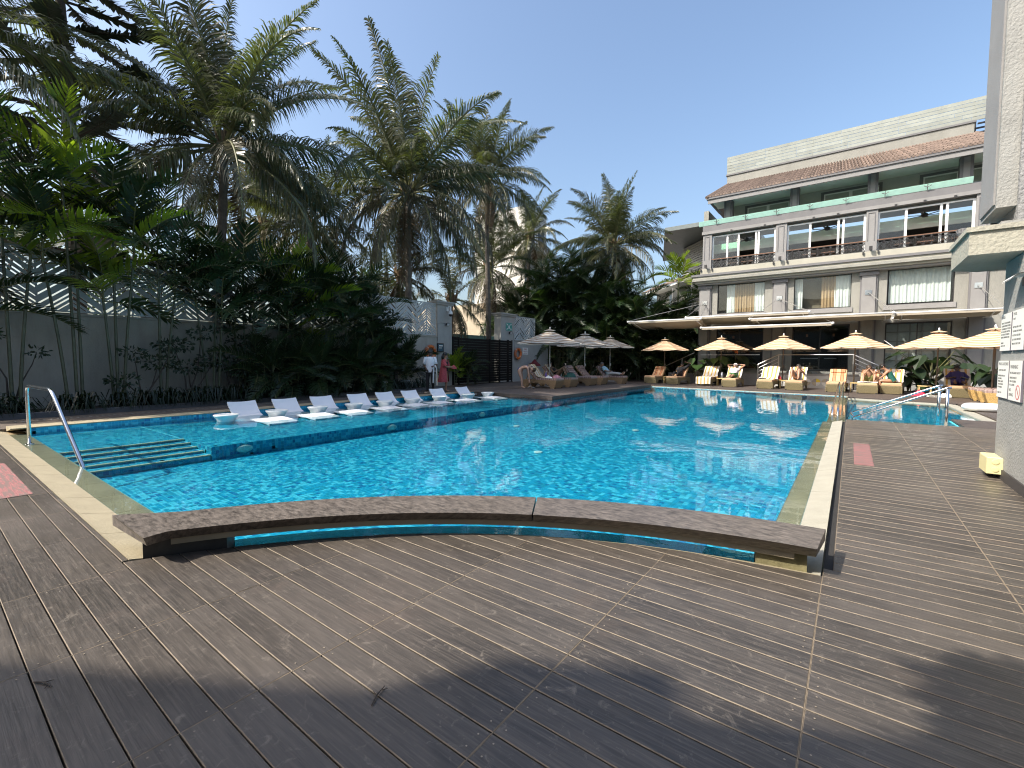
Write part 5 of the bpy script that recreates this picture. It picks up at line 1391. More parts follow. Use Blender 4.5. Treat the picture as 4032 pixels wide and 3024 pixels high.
def big_leaf_plant(x, y, n, h, lab, seed, mat=m_leaf_a, lw=.55, group='broad leaved plants by the terrace', name='elephant_ear'):
    r = random.Random(seed); t = thing(name, lab, 'plant', (x, y, 0), group=group)
    for k in range(n):
        a = r.uniform(0, 2 * PI); hh = h * r.uniform(.55, 1.1); ro = hh * r.uniform(.3, .75)
        e = Vector((ro * math.cos(a), ro * math.sin(a), hh))
        b = MB(); b.tube([(0, 0, 0), (e.x * .3, e.y * .3, hh * .6), tuple(e)], [.02, .016, .01], 5); part('stalk', b, m_stalk, t)
        L_ = lw * r.uniform(.8, 1.3); tilt = r.uniform(.2, 1.0)
        d = Vector((math.cos(a) * math.cos(tilt), math.sin(a) * math.cos(tilt), -math.sin(tilt))); s = Vector((-math.sin(a), math.cos(a), 0)); up = s.cross(d) * -1
        b = MB()
        prof = [(-.25, .22), (0, .42), (.25, .46), (.5, .38), (.75, .22), (1, .015)]
        i = len(b.v)
        for u, w in prof:
            c = e + d * L_ * u - Vector((0, 0, .15 * L_ * u * u))
            b.v += [tuple(c - s * w * L_ + up * .10 * L_ * w), tuple(c - Vector((0, 0, .02))), tuple(c + s * w * L_ + up * .10 * L_ * w)]
        for q in range(len(prof) - 1):
            for z in (0, 1): b.f.append((i + 3 * q + z, i + 3 * q + z + 1, i + 3 * q + z + 4, i + 3 * q + z + 3)); b.m.append(0)
        part('leaf', b, mat, t)
    return t
big_leaf_plant(3.0, 28.2, 14, 1.8, 'tall elephant ear plant behind the man in navy', 601, lw=.66)
big_leaf_plant(4.0, 28.2, 16, 1.2, 'elephant ear plant right of the man in navy', 602, lw=.6)
big_leaf_plant(2.2, 28.3, 16, .95, 'broad leaved plant between the green swimsuit and the tall elephant ear', 603, lw=.5)
big_leaf_plant(1.6, 28.5, 16, 1.05, 'broad leaved plant below the ground floor window grid', 604, lw=.52)
big_leaf_plant(4.9, 27.6, 14, 1.1, 'broad leaved plant partly hidden by the rough pillar', 605, lw=.55)
big_leaf_plant(2.7, 28.1, 8, .55, 'low broad leaved plant between the two loungers at right', 606, lw=.5)
big_leaf_plant(-7.6, 29.3, 10, 1.35, 'canna plant left of the towel covered lounger', 607, mat=m_leaf_y, lw=.55, name='canna_plant')
big_leaf_plant(-6.6, 29.4, 10, 1.5, 'canna plant behind the towel covered lounger', 608, mat=m_leaf_y, lw=.6, name='canna_plant')
big_leaf_plant(-5.7, 29.6, 9, 1.9, 'tall canna with an orange flower behind the man in a cap', 609, mat=m_leaf_a, lw=.6, name='canna_plant')
t = thing('canna_flower', 'orange flower on the tall canna behind the man in a cap', 'flower', (-5.45, 29.3, 0))
b = MB(); b.tube([(0, 0, 0), (0, 0, 2.0)], .012, 5); part('stem', b, m_stalk, t)
b = MB(); leafcloud(b, (0, 0, 2.05), (.12, .12, .14), 26, .14, random.Random(9), thin=.7); part('petal_cluster', b, M('orange_petal', (.6, .16, .03), .6), t)
b = MB(); big = random.Random(4)
t = thing('cordyline', 'dark red spiky plant among the broad leaves', 'plant', (2.35, 28.9, 0))
for k in range(14): strap(b, 0, 0, 1.0, big.uniform(.4, .65), .07, big.uniform(0, 2 * PI), big.uniform(.5, 1.4), big)
b.tube([(0, 0, 0), (0, 0, 1.0)], .02, 5); part('leaf_tuft', b, M('red_leaf', (.10, .02, .02), .5, var=.3), t)
# Norfolk pine in the left background
t = thing('norfolk_pine', 'tall dark pine with drooping tiered branches at the top left', 'tree', (-21.5, 3.7, 0))
b = MB(); b.tube([(0, 0, 0), (.1, 0, 8), (-.2, -.2, 19)], [.24, .2, .05], 8); part('trunk', b, m_bark, t)
r = random.Random(12); m_pine = M('pine_needle', (.028, .042, .024), .6, var=.3, vs=2, rnd=.2)
for tier in range(15):
    z = 5.0 + tier * .92; ln = 4.3 * (1 - (z - 5) / 17) + .4
    for k in range(5):
        a = tier * .7 + k * PI / 2.5 + r.uniform(-.2, .2); d = Vector((math.cos(a), math.sin(a), 0)); s = Vector((-d.y, d.x, 0))
        pts = [d * ln * q + Vector((0, 0, z + ln * (.10 * q - .42 * q * q + .33 * q ** 3))) for q in (0, .25, .5, .75, 1)]
        b = MB(); b.tube(pts, [.05, .04, .03, .02, .01], 4, 1)
        for q in range(44):
            u = .12 + .88 * q / 44; f = u * 4; i = min(3, int(f)); p = pts[i].lerp(pts[i + 1], f - i)
            for sg in (-1, 1):
                e = p + (s * sg * .34 + d * .26).normalized() * r.uniform(.28, .5) + Vector((0, 0, r.uniform(-.12, .06)))
                w = d * .04; i0 = len(b.v)
                b.v += [tuple(p - w), tuple(p + w), tuple(p.lerp(e, .6) + w * 1.5 + Vector((0, 0, .03))), tuple(e), tuple(p.lerp(e, .6) - w * 1.5 - Vector((0, 0, .03)))]
                b.f.append((i0, i0 + 1, i0 + 2, i0 + 3, i0 + 4)); b.m.append(0)
        part('branch', b, [m_pine, m_bark], t)
# background foliage and trees out of the frame that shade the left side and the near deck
def leafy_tree(x, y, zc, r, n, lab, seed, size=.3, h_mult=1., group=None):
    rr = random.Random(seed); t = thing('leafy_tree', lab, 'tree', (x, y, 0), group=group)
    b = MB(); b.tube([(0, 0, 0), (.2, .1, zc * .5), (0, 0, zc)], [.25, .2, .08], 8)
    for k in range(7):
        a = k * 2 * PI / 7; b.tube([(0.1, 0, zc * .6), (r * .4 * math.cos(a), r * .4 * math.sin(a), zc * .8), (r * .75 * math.cos(a), r * .75 * math.sin(a), zc + r * .2)], [.1, .07, .03], 5)
    part('trunk', b, m_bark, t)
    b = MB()
    for k in range(16):
        a = rr.uniform(0, 2 * PI); q = rr.uniform(0, .8) * r
        leafcloud(b, (q * math.cos(a), q * math.sin(a), zc + rr.uniform(-.45, .6) * r * h_mult), (r * .38, r * .38, r * .26), n // 16, size, rr)
    part('crown', b, m_leaf_t, t)
    return t
leafy_tree(-30, 8, 5.5, 3.6, 2200, 'pale leafy tree far behind the left wall', 701, group='trees behind the left wall')
leafy_tree(-31, 2.5, 7.0, 4.0, 2200, 'leafy tree behind the pine at the left edge', 702, group='trees behind the left wall')
leafy_tree(-27, 20, 5.2, 3.2, 2000, 'leafy tree behind the wall near the gate', 703, group='trees behind the left wall')
leafy_tree(-21.5, -6.0, 10.5, 3.2, 4200, 'tall spreading tree by the wall left of the view', 704, size=.4)
leafy_tree(1.42 - Lh.x * 5.2, 2.45 - Lh.y * 5.2, 5.0, 1.15, 4200, 'small leafy tree behind the viewpoint on the right', 707, size=.28)
Bk = thing('rear_shade_block', 'unseen building block added behind the viewpoint to shade the near deck', 'building', (0, -22, 0))  # unseen block, added and stepped to cast the shadow edge on the deck
d_ = Vector((1, .6)).normalized(); q0 = Vector((-3.1, .21)) - Vector((Lh.x, Lh.y)) * (9 / math.tan(math.radians(SUN_EL))); nn_ = Vector((-d_.y, d_.x))
def bk(s0, s1, off, z1, m):
    b = MB(); p = [q0 + d_ * s0 + nn_ * off, q0 + d_ * s1 + nn_ * off, q0 + d_ * s1 - nn_ * 9, q0 + d_ * s0 - nn_ * 9]
    b.prism([(v.x, v.y) for v in reversed(p)], 0, z1); part('wall', b, m, Bk, world=True)
bk(-14, 1.75, 0, 9, m_stucco); bk(1.751, 2.5, 0.001, 9.6, m_stucco); bk(2.501, 12, .002, 9, m_stucco)
# ------------------------------------------------------------------ curved stone bench that closes the pool corner
m_gran = M('brown_granite', (.125, .106, .09), .36, var=.75, vs=26, stretch=(.55, 1.6, 1), bump=.12, bs=60)
bench = thing('curved_bench', 'curved brown granite bench closing the near pool corner', 'bench', (-2, 2.6, 0))
r0b, r1b = 4.70, 5.15
def slab(a0, a1, n, ra, rb, z0, z1, m, name, cut=None, inset=0.):
    b = MB(); pts = []
    for k in range(n + 1):
        a = a0 + (a1 - a0) * k / n
        pts.append(((ARC_C.x + ra * math.cos(a), ARC_C.y + ra * math.sin(a)), (ARC_C.x + rb * math.cos(a), ARC_C.y + rb * math.sin(a))))
    if cut == 'start':
        pts[0] = ((-3.72, .905), (-4.46, .905))
    if cut == 'end': pts[-1] = ((-.129, 3.433), (-.10, 3.888))
    for k in range(n):
        (p, q), (p2, q2) = pts[k], pts[k + 1]
        def un(v, s): 
            c = Vector(v) - ARC_C; c = c * ((c.length + s) / c.length); return ARC_C + c
        # front face leans back underneath
        pf, pf2 = un(p, inset), un(p2, inset)
        b.hexa([(*pf, z0), (*q, z0), (*q2, z0), (*pf2, z0), (*p, z1), (*q, z1), (*q2, z1), (*p2, z1)], 0, skip=((2,) if k > 0 else ()) + ((4,) if k < n - 1 else ()))
    o = part(name, b, m, bench, world=True); return o
aL, aM, aR = math.radians(152.6), math.radians(119.3), math.radians(96.3)
slab(aL, aM + .0012, 20, r0b, r1b, .125, .205, m_gran, 'seat_slab', 'start', .075)
slab(aM - .0012, aR, 14, r0b, r1b, .125, .205, m_gran, 'seat_slab', 'end', .075)
slab(math.radians(151), math.radians(97.5), 32, 4.80, 4.98, .075, .123, M('tan_stone_beam', (.30, .25, .17), .7, var=.15), 'support_beam')
m_ped = M('mossy_stone', (.17, .15, .075), .8, var=.35, vs=9, bump=.4, bs=30)
def ped(a0, a1, ra, rb): slab(math.radians(a0), math.radians(a1), 5, ra, rb, -.2, .1245, m_ped, 'pedestal')
m_ped = M('shaded_stone', (.045, .04, .034), .6, var=.3, vs=9)  # shade on the left pedestal put into its stone colour
ped(153, 147.0, 4.83, 5.08)
m_ped = bpy.data.materials['mossy_stone']
ped(100.2, 96.6, 4.84, 5.06)

# ------------------------------------------------------------------ steel handrails
hr = thing('pool_handrail', 'polished steel handrail going down into the pool at the left', 'handrail', (-10, 1.25, -.07))
def roundp(pts, r=.09, n=5):
    out = [Vector(pts[0])]
    for k in range(1, len(pts) - 1):
        p, a, c = Vector(pts[k]), Vector(pts[k - 1]), Vector(pts[k + 1])
        u = (a - p).normalized() * min(r, (a - p).length * .45); v = (c - p).normalized() * min(r, (c - p).length * .45)
        for q in range(n + 1):
            t = q / n; out.append((p + u) * (1 - t) ** 2 + p * 2 * t * (1 - t) + (p + v) * t * t)
    out.append(Vector(pts[-1])); return out
b = MB(); b.tube(roundp([(-11.05, 1.22, -.08), (-11.03, 1.22, .92), (-9.08, 1.24, .94), (-8.22, 1.38, -.03), (-8.0, 1.42, -.36)], .14), .026, 10)
part('rail_tube', b, m_steel, hr, world=True, smooth=True)
b = MB(); b.lathe([(.001, 0), (.06, 0), (.055, .02), (.03, .025)], (-11.05, 1.22, -.072), 14); part('floor_flange', b, m_steel, hr, world=True)
s2 = thing('spa_handrail', 'pair of sloping steel handrails leading into the side pool', 'handrail', (1.7, 14.4, 0))
for k, (yy, xb, yb) in enumerate(((14.95, .05, 15.6), (13.78, .12, 14.5))):
    b = MB(); b.tube([(1.74, yy, -.05), (1.74, yy, .80)], .03, 10); part('post', b, m_steel, s2, world=True, smooth=True)
    b = MB(); b.tube([(1.80, yy, .84), (1.72, yy, .82), (xb, yb, -.02), (xb - .05, yb, -.16)], .026, 10); part('rail_tube', b, m_steel, s2, world=True, smooth=True)
b = MB(); b.tube([(.05, 15.6, -.02), (.12, 14.5, -.02)], .022, 8); part('end_bar', b, m_steel, s2, world=True, smooth=True)
s3 = thing('ledge_handrail', 'small steel handrail over the ledge between the two pools', 'handrail', (-.3, 17, 0))
for x in (-.36, -.24):
    b = MB(); b.tube(roundp([(x, 15.2, -.2), (x, 15.4, .12), (x + .04, 21.6, .62), (x + .04, 22.6, -.05)], .3), .024, 8); part('rail_tube', b, m_steel, s3, world=True, smooth=True)

# ------------------------------------------------------------------ white loungers and tub tables standing in the shallow water
m_wpl = M('white_moulded_plastic', (.80, .81, .83), .35, var=.02)
m_wpl2 = M('white_table_plastic', (.72, .76, .74), .35, var=.02)
prof = [(-.50, .265), (-.43, .17), (-.32, .05), (-.20, -.05), (-.02, -.105), (.25, -.11), (.55, -.085), (.80, -.052), (1.0, -.045), (1.2, -.06), (1.45, -.08), (1.62, -.098)]
def pool_lounger():
    t = thing('pool_lounger', 'x', 'pool lounger', (0, 0, 0), group='white loungers standing in the shallow water')
    b = MB(); W = .345
    def fn(u, v):
        f = u * (len(prof) - 1); i = min(len(prof) - 2, int(f)); g = f - i
        x = prof[i][0] * (1 - g) + prof[i + 1][0] * g; z = prof[i][1] * (1 - g) + prof[i + 1][1] * g
        wv = W * (.96 + .04 * math.cos(u * 6))
        return (x, (v - .5) * 2 * wv, z + (.02 * (2 * v - 1) ** 2) * (1 if u < .35 else .3))
    b.grid(lambda u, v: fn(u, v), 33, 8)
    b.grid(lambda u, v: (fn(1 - u, v)[0], fn(1 - u, v)[1], fn(1 - u, v)[2] - .045), 33, 8)
    for v in (0, 1):
        for k in range(33):
            p, q = fn(k / 33, v), fn((k + 1) / 33, v)
            b.face([p, q, (q[0], q[1], q[2] - .045), (p[0], p[1], p[2] - .045)])
    for u in (0, 1):
        for k in range(8):
            p, q = fn(u, k / 8), fn(u, (k + 1) / 8); b.face([p, q, (q[0], q[1], q[2] - .045), (p[0], p[1], p[2] - .045)])
    part('moulded_shell', b, m_wpl, t, smooth=False)
    b = MB(); b.hexa([(-.30, -.28, -.24), (-.1, -.28, -.24), (-.1, .28, -.24), (-.30, .28, -.24), (-.30, -.28, .0), (-.1, -.28, -.10), (-.1, .28, -.10), (-.30, .28, .0)])
    part('base', b, m_wpl, t)
    b = MB(); b.box(.8, 1.15, -.28, .28, -.24, -.09); part('base', b, m_wpl, t)
    return t
ords = ['nearest', 'second nearest', 'third nearest', 'fourth nearest', 'fifth nearest', 'sixth nearest', 'seventh nearest', 'farthest']
pl0 = pool_lounger()
for k, y in enumerate([5.22, 6.32, 7.4, 8.62, 9.68, 10.75, 12.08, 13.5]):
    o = pl0 if k == 0 else copy_tree(pl0)
    o.location = (-12.14, y, .012); o.rotation_euler = (0, 0, R_.uniform(-.03, .03)); o['label'] = 'white moulded lounger in the shallow water, %s of the row of eight' % ords[k]
def tub_table():
    t = thing('tub_table', 'x', 'pool table', (0, 0, 0), group='white tub tables standing in the shallow water')
    b = MB(); b.lathe([(.14, -.16), (.19, -.06), (.20, -.02), (.245, .035), (.262, .06), (.262, .075), (.245, .082), (.225, .078), (.20, .055), (.001, .05)], n=28)
    part('tub', b, m_wpl2, t, smooth=True); return t
tt0 = tub_table()
ordt = ['nearest', 'second nearest', 'third nearest', 'fourth nearest', 'middle', 'fourth farthest', 'third farthest', 'second farthest', 'farthest']
for k, y in enumerate([4.45, 5.62, 6.72, 7.85, 8.95, 10.05, 11.3, 12.8, 14.0]):
    o = tt0 if k == 0 else copy_tree(tt0); o.location = (-11.62, y if y < 14 else 13.95, WZ + .075); o['label'] = 'round white tub table between the pool loungers, %s of nine' % ordt[k]

# ------------------------------------------------------------------ umbrellas
m_pole = M('pale_umbrella_pole', (.55, .54, .50), .4, metal=.3, var=.05)
m_pole_d = M('bronze_umbrella_pole', (.14, .11, .08), .4, metal=.4, var=.1)
def canopy_mats(a, c, t=.3): return [M('canopy_band', a, .8, var=.06, vs=6, transl=t), M('canopy_band_pale', c, .8, var=.06, vs=6, transl=t)]
cm_o = canopy_mats((.56, .33, .19), (.80, .62, .42)); cm_t = canopy_mats((.30, .21, .14), (.66, .63, .55))
def umbrella(cm, pole, label, group, loc, w=1.5, h=2.75, rz=0., rings=14):
    t = thing('parasol', label, 'umbrella', loc, rz, group)
    zr, za = h - .70, h - .06
    b = MB()
    def rim(a, f): 
        n8 = PI / 4; ph = (a % n8) - n8 / 2
        return w * f * (math.cos(n8 / 2) / math.cos(ph)) / math.cos(n8 / 2)
    S = 6
    for k in range(rings):
        f0, f1 = .08 + .92 * k / rings, .08 + .92 * (k + 1) / rings
        for s in range(8 * S):
            a0, a1 = 2 * PI * s / (8 * S), 2 * PI * (s + 1) / (8 * S)
            def pt(a, f):
                n8 = PI / 4; u = (a % n8) / n8; sag = math.sin(PI * u)
                rr = w * f * (math.cos(n8 / 2) / math.cos((a % n8) - n8 / 2))
                return (rr * math.cos(a), rr * math.sin(a), za - (za - zr) * f ** 1.08 - .045 * sag * f - .02 * math.sin(PI * f))
            q = [pt(a0, f0), pt(a1, f0), pt(a1, f1), pt(a0, f1)]
            b.face([q[0], q[3], q[2], q[1]], k % 2)
    cn = part('canopy', b, cm, t, smooth=False)
    b = MB()
    for s in range(8):
        a0, a1 = s * PI / 4, (s + 1) * PI / 4
        for k, (fa, fb) in enumerate(((.0, .07), (.07, .13), (.13, .185))):
            def pc(a, f): return (w * f * math.cos(a), w * f * math.sin(a), za + .075 - .42 * f)
            b.face([pc(a0, fa), pc(a0, fb), pc(a1, fb), pc(a1, fa)], (k + 1) % 2)
    part('vent_cap', b, cm, cn)
    b = MB(); b.lathe([(.012, za + .07), (.03, za + .1), (.035, za + .13), (.02, za + .17), (.002, za + .185)], n=10); part('finial', b, m_white, t, smooth=True)
    b = MB(); b.tube([(0, 0, .05), (0, 0, za + .05)], .024, 10); part('pole', b, pole, t, smooth=True)
    b = MB(); b.lathe([(.03, zr + .1), (.05, zr + .1), (.05, zr + .2), (.03, zr + .2)], n=10); b.box(.02, .07, -.02, .02, 1.05, 1.2); part('hub', b, pole, t)
    for s in range(8):
        a = s * PI / 4; b = MB()
        b.bar((.05 * math.cos(a), .05 * math.sin(a), za - .04), (w * .985 * math.cos(a), w * .985 * math.sin(a), zr - .02), .022, .016)
        b.bar((.05 * math.cos(a), .05 * math.sin(a), zr + .15), (w * .5 * math.cos(a), w * .5 * math.sin(a), (za + zr) / 2 - .05), .016, .014)
        part('rib', b, pole, t)
    b = MB(); b.cbox(-.28, .28, -.28, .28, 0, .07, .015); part('base_slab', b, m_conc, t)
    return t
uo = ['leftmost orange striped umbrella in the far row', 'second orange striped umbrella, above the towel covered lounger', 'third orange striped umbrella, in front of the dark entrance', 'fourth orange striped umbrella, with white cords on its right edge', 'orange striped umbrella over the man in navy', 'orange striped umbrella cut by the rough pillar', 'orange striped umbrella just behind the one cut by the pillar']
po = [(-9.42, 28.7, 0), (-6.05, 28.4, 0), (-2.89, 27.9, 0), (.14, 26.8, 0), (2.76, 24.6, 0), (4.05, 23.1, -.02), (4.4, 24.9, 0)]
g_o = 'orange striped umbrellas along the far deck'
u0 = umbrella(cm_o, m_pole_d, uo[0], g_o, po[0])
for k in range(1, 7):
    o = copy_tree(u0); o.location = po[k]; o.rotation_euler = (0, 0, R_.uniform(0, .7)); o['label'] = uo[k]
    if k == 3:
        b = MB(); b.tube([(1.0, -.55, 2.31), (1.28, -.62, 2.06)], .01, 5); b.tube([(.9, -.6, 2.36), (1.2, -.7, 2.08)], .01, 5); part('white_cord', b, m_white, o)
    o.scale = (.98, .98, .96 if k > 3 else 1.)
g_t = 'tan striped umbrellas on the wooden platform'
ut = ['nearest tan striped umbrella, by the bending woman', 'middle tan striped umbrella on the platform', 'farthest tan striped umbrella, by the man in light blue']
t0 = umbrella(cm_t, m_pole, ut[0], g_t, (-12.05, 19.3, .0), 1.66, 2.92)
for k, p in ((1, (-12.25, 23.4, .0)), (2, (-12.75, 27.9, .0))):
    o = copy_tree(t0); o.location = p; o.rotation_euler = (0, 0, .4 * k); o['label'] = ut[k]

# ------------------------------------------------------------------ sun loungers: wicker base, striped cushion in two parts, pillow
m_wick_o = M('olive_wicker', (.23, .19, .10), .75, var=.3, vs=45, bump=1., bs=70)
m_wick_b = M('brown_wicker', (.24, .16, .085), .75, var=.3, vs=45, bump=1., bs=70)
m_wick_g = M('golden_wicker', (.42, .27, .09), .75, var=.3, vs=45, bump=1., bs=70)
m_cu_o = stripes('orange_cushion', [(0, (.58, .36, .20)), (.34, (.34, .11, .05)), (.44, (.52, .22, .10)), (.72, (.16, .05, .03)), (.80, (.60, .38, .21))], .30, 1, off=.12)
m_cu_p = M('peach_cushion', (.52, .33, .19), .8, var=.06)
m_cu_b = stripes('mauve_striped_cushion', [(0, (.30, .215, .19)), (.2, (.12, .075, .07)), (.32, (.36, .27, .235)), (.6, (.20, .12, .11)), (.7, (.30, .21, .185))], .22, 0)
m_cu_bs = stripes('mauve_cushion_side', [(0, (.42, .37, .33)), (.5, (.20, .15, .14))], .05, 0)
m_tow = stripes('yellow_striped_towel', [(0, (.54, .52, .48)), (.45, (.46, .29, .065)), (.8, (.54, .52, .48))], .19, 1)
m_tow_x = stripes('yellow_striped_towel_lengthwise', [(0, (.54, .52, .48)), (.5, (.46, .29, .065)), (.8, (.54, .52, .48))], .2, 0)
BACK = math.radians(47)
def sun_lounger(wick, cush, label, group, back=BACK, side=None):
    # foot at -X end, head at +X end; 1.95 long, .68 wide
    t = thing('sun_lounger', label, 'sun lounger', (0, 0, 0), group=group)
    hw = .34
    sidep = [(-.98, .36), (-.98, .24), (-.94, .12), (-.90, 0), (-.70, 0), (-.60, .14), (-.45, .22), (.35, .22), (.52, .14), (.62, 0), (.80, 0), (.86, .14), (.9, .36)]
    for s in (-1, 1):
        b = MB(); b.extr(sidep, lambda p, q, t_: (p, t_, q), s * hw - .025, s * hw + .025)
        part('side_panel', b, wick, t)
    b = MB(); b.hexa([(-.90, -hw * .94, .02), (-.86, -hw * .94, .02), (-.86, hw * .94, .02), (-.90, hw * .94, .02), (-1.0, -hw - .02, .34), (-.96, -hw - .02, .34), (-.96, hw + .02, .34), (-1.0, hw + .02, .34)])
    part('foot_panel', b, wick, t)
    b = MB(); b.box(-1.0, .92, -hw - .02, hw + .02, .341, .385); part('seat_frame', b, wick, t)
    for s in (-1, 1):
        b = MB(); b.box(-.93, -.88, s * (hw - .02) - .03, s * (hw - .02) + .03, -.0, .05); part('foot', b, m_black, t)
    b = MB()
    for k in range(3): b.cbox(-1.0 + k * .385, -1.0 + (k + 1) * .385 - .012, -hw + .005, hw - .005, .386, .475, .02)
    part('seat_cushion', b, m_cu_p if cush is m_cu_o else cush, t)
    c, s_ = math.cos(back), math.sin(back)
    def bk(u, w): return (.17 + u * c - w * s_, .39 + u * s_ + w * c)
    b = MB()
    for k in range(2):
        u0, u1 = .02 + k * .385, .02 + (k + 1) * .385 - .012
        A = [bk(u0, .03), bk(u1, .03), bk(u1, .115), bk(u0, .115)]
        b.hexa([(A[0][0], -hw + .005, A[0][1]), (A[1][0], -hw + .005, A[1][1]), (A[1][0], hw - .005, A[1][1]), (A[0][0], hw - .005, A[0][1]), (A[3][0], -hw + .02, A[3][1]), (A[2][0], -hw + .02, A[2][1]), (A[2][0], hw - .02, A[2][1]), (A[3][0], hw - .02, A[3][1])])
    part('back_cushion', b, cush, t)
    b = MB(); A = [bk(0, -.02), bk(.8, -.02), bk(.8, .025), bk(0, .025)]
    b.hexa([(A[0][0], -hw, A[0][1]), (A[1][0], -hw, A[1][1]), (A[1][0], hw, A[1][1]), (A[0][0], hw, A[0][1]), (A[3][0], -hw, A[3][1]), (A[2][0], -hw, A[2][1]), (A[2][0], hw, A[2][1]), (A[3][0], hw, A[3][1])])
    p_, q_ = bk(.55, -.02), (.75, .36); b.bar((p_[0], -hw + .05, p_[1]), (q_[0], -hw + .05, q_[1]), .03); b.bar((p_[0], hw - .05, p_[1]), (q_[0], hw - .05, q_[1]), .03)
    part('back_frame', b, wick, t)
    b = MB(); A = [bk(.52, .116), bk(.74, .116), bk(.72, .18), bk(.54, .18)]
    b.hexa([(A[0][0], -hw + .06, A[0][1]), (A[1][0], -hw + .06, A[1][1]), (A[1][0], hw - .06, A[1][1]), (A[0][0], hw - .06, A[0][1]), (A[3][0], -hw + .08, A[3][1]), (A[2][0], -hw + .08, A[2][1]), (A[2][0], hw - .08, A[2][1]), (A[3][0], hw - .08, A[3][1])])
    part('headrest_pillow', b, cush, t)
    return t
g_l = 'orange cushioned loungers along the far deck'
far_l = [(-9.72, 28.15, 'orange lounger at the left end of the far row, empty'), (-8.3, 27.95, 'orange lounger with the man in black'), (-6.54, 27.85, 'lounger covered with a yellow striped towel over seat and back'),
         (-5.16, 27.3, 'lounger carrying the man in a white cap'), (-3.36, 26.75, 'empty lounger with a crumpled striped towel on its back'), (-2.12, 26.45, 'lounger with the person holding raised knees'),
         (-.48, 26.1, 'empty lounger with orange brown striped back in the middle of the row'), (.69, 25.95, 'lounger of the man leaning forward'), (1.53, 26.25, 'lounger where the woman in green sits sideways'), (3.49, 25.45, 'lounger with the man in navy')]
l0 = sun_lounger(m_wick_o, m_cu_o, far_l[0][2], g_l)
LNG = []
for k, (x, y, lab) in enumerate(far_l):
    o = l0 if k == 0 else copy_tree(l0)
    o.location = (x, y, 0); o.rotation_euler = (0, 0, PI / 2 - .06 + R_.uniform(-.05, .05)); o['label'] = lab; LNG.append(o)
g_b = 'mauve cushioned loungers on the wooden platform'
pl = [(-11.92, 18.42, 'brown lounger nearest the bending woman, with a yellow striped towel'), (-11.9, 19.82, 'brown lounger with the woman lying with raised knees'), (-11.8, 21.75, 'empty brown lounger behind the middle umbrella pole, nearer one'), (-11.75, 23.0, 'empty brown lounger behind the middle umbrella pole, farther one'), (-11.35, 24.75, 'brown lounger with the man in light blue')]
lb0 = sun_lounger(m_wick_b, m_cu_b, pl[0][2], g_b)
PLN = []
for k, (x, y, lab) in enumerate(pl):
    o = lb0 if k == 0 else copy_tree(lb0)
    o.location = (x, y, .062 if y < 24.3 else .03); o.rotation_euler = (0, 0, PI + R_.uniform(-.03, .03)); o['label'] = lab; PLN.append(o)
g_g = 'golden wicker loungers beside the rough pillar'
lg = [(4.55, 23.55, 'golden wicker lounger next to the man in navy, seen from its foot'), (4.6, 22.75, 'golden wicker lounger, middle one beside the pillar'), (4.62, 21.7, 'golden wicker lounger mostly hidden by the pillar')]
lg0 = sun_lounger(m_wick_g, m_cu_b, lg[0][2], g_g, back=.12)
for k, (x, y, lab) in enumerate(lg):
    o = lg0 if k == 0 else copy_tree(lg0); o.location = (x, y, 0); o.rotation_euler = (0, 0, -.05); o['label'] = lab

# towels draped on loungers (in each lounger's own axes)
def towel(lab, lo, path, w, mat, y0=0., seed=0, sag=.012):
    t = thing('towel', lab, 'towel', tuple(lo.location), lo.rotation_euler.z)
    rr = random.Random(seed); b = MB(); n = len(path) - 1
    def fn(u, v):
        f = u * n; i = min(n - 1, int(f)); g = f - i
        x = path[i][0] * (1 - g) + path[i + 1][0] * g; z = path[i][1] * (1 - g) + path[i + 1][1] * g
        return (x + .012 * math.sin(9 * v + seed), y0 + (v - .5) * w + .01 * math.sin(u * 14 + seed), z + sag * math.sin(u * 11 + v * 6 + seed) + .008)
    b.grid(fn, 28, 12); b.grid(lambda u, v: (fn(1 - u, v)[0], fn(1 - u, v)[1], fn(1 - u, v)[2] - .008), 28, 12)
    part('towel_cloth', b, mat, t, smooth=True)
    return t
cB, sB = math.cos(BACK), math.sin(BACK)
def bkp(u, w=.13): return (.17 + u * cB - w * sB, .39 + u * sB + w * cB)
full = [(-1.03, .10), (-1.02, .47), (-.98, .49), (.0, .50), (.10, .52), bkp(.1), bkp(.55, .19), bkp(.80, .17), bkp(.83, .05)]
towel('yellow striped towel covering seat and back of the third far lounger', LNG[2], full, .80, m_tow, seed=1)
towel('yellow striped towel over the back of the man in the cap\'s lounger', LNG[3], [(-.2, .49), (.05, .51), bkp(.1), bkp(.55, .19), bkp(.82, .17)], .74, m_tow, seed=2)
towel('crumpled striped towel on the back of the empty fifth far lounger', LNG[4], [(-.35, .49), (.02, .52), bkp(.15, .16), bkp(.5, .24), bkp(.80, .21), bkp(.86, .02)], .78, m_tow, seed=3, sag=.03)
towel('striped towel behind the person with raised knees', LNG[5], [bkp(.0), bkp(.5, .19), bkp(.84, .16), bkp(.86, -.1)], .76, m_tow, seed=4)
towel('white towel folded on the seat of the man leaning forward', LNG[7], [(-1.0, .495), (-.7, .50), (-.35, .50)], .70, M('white_towel', (.75, .72, .66), .9, var=.05), seed=5)
towel('striped towel on the lounger of the woman in green', LNG[8], [(-.3, .495), (.05, .51), bkp(.1), bkp(.5, .19), bkp(.78, .16)], .70, m_tow, seed=6)
towel('striped towel behind the man in navy', LNG[9], [bkp(-.05), bkp(.5, .19), bkp(.84, .16), bkp(.86, -.1)], .78, m_tow, seed=7)
towel('yellow striped towel hanging over the nearest brown lounger', PLN[0], [(-.45, .12), (-.42, .47), (-.3, .49), (.02, .51), bkp(.1), bkp(.55, .19), bkp(.84, .16)], .62, m_tow, seed=8)
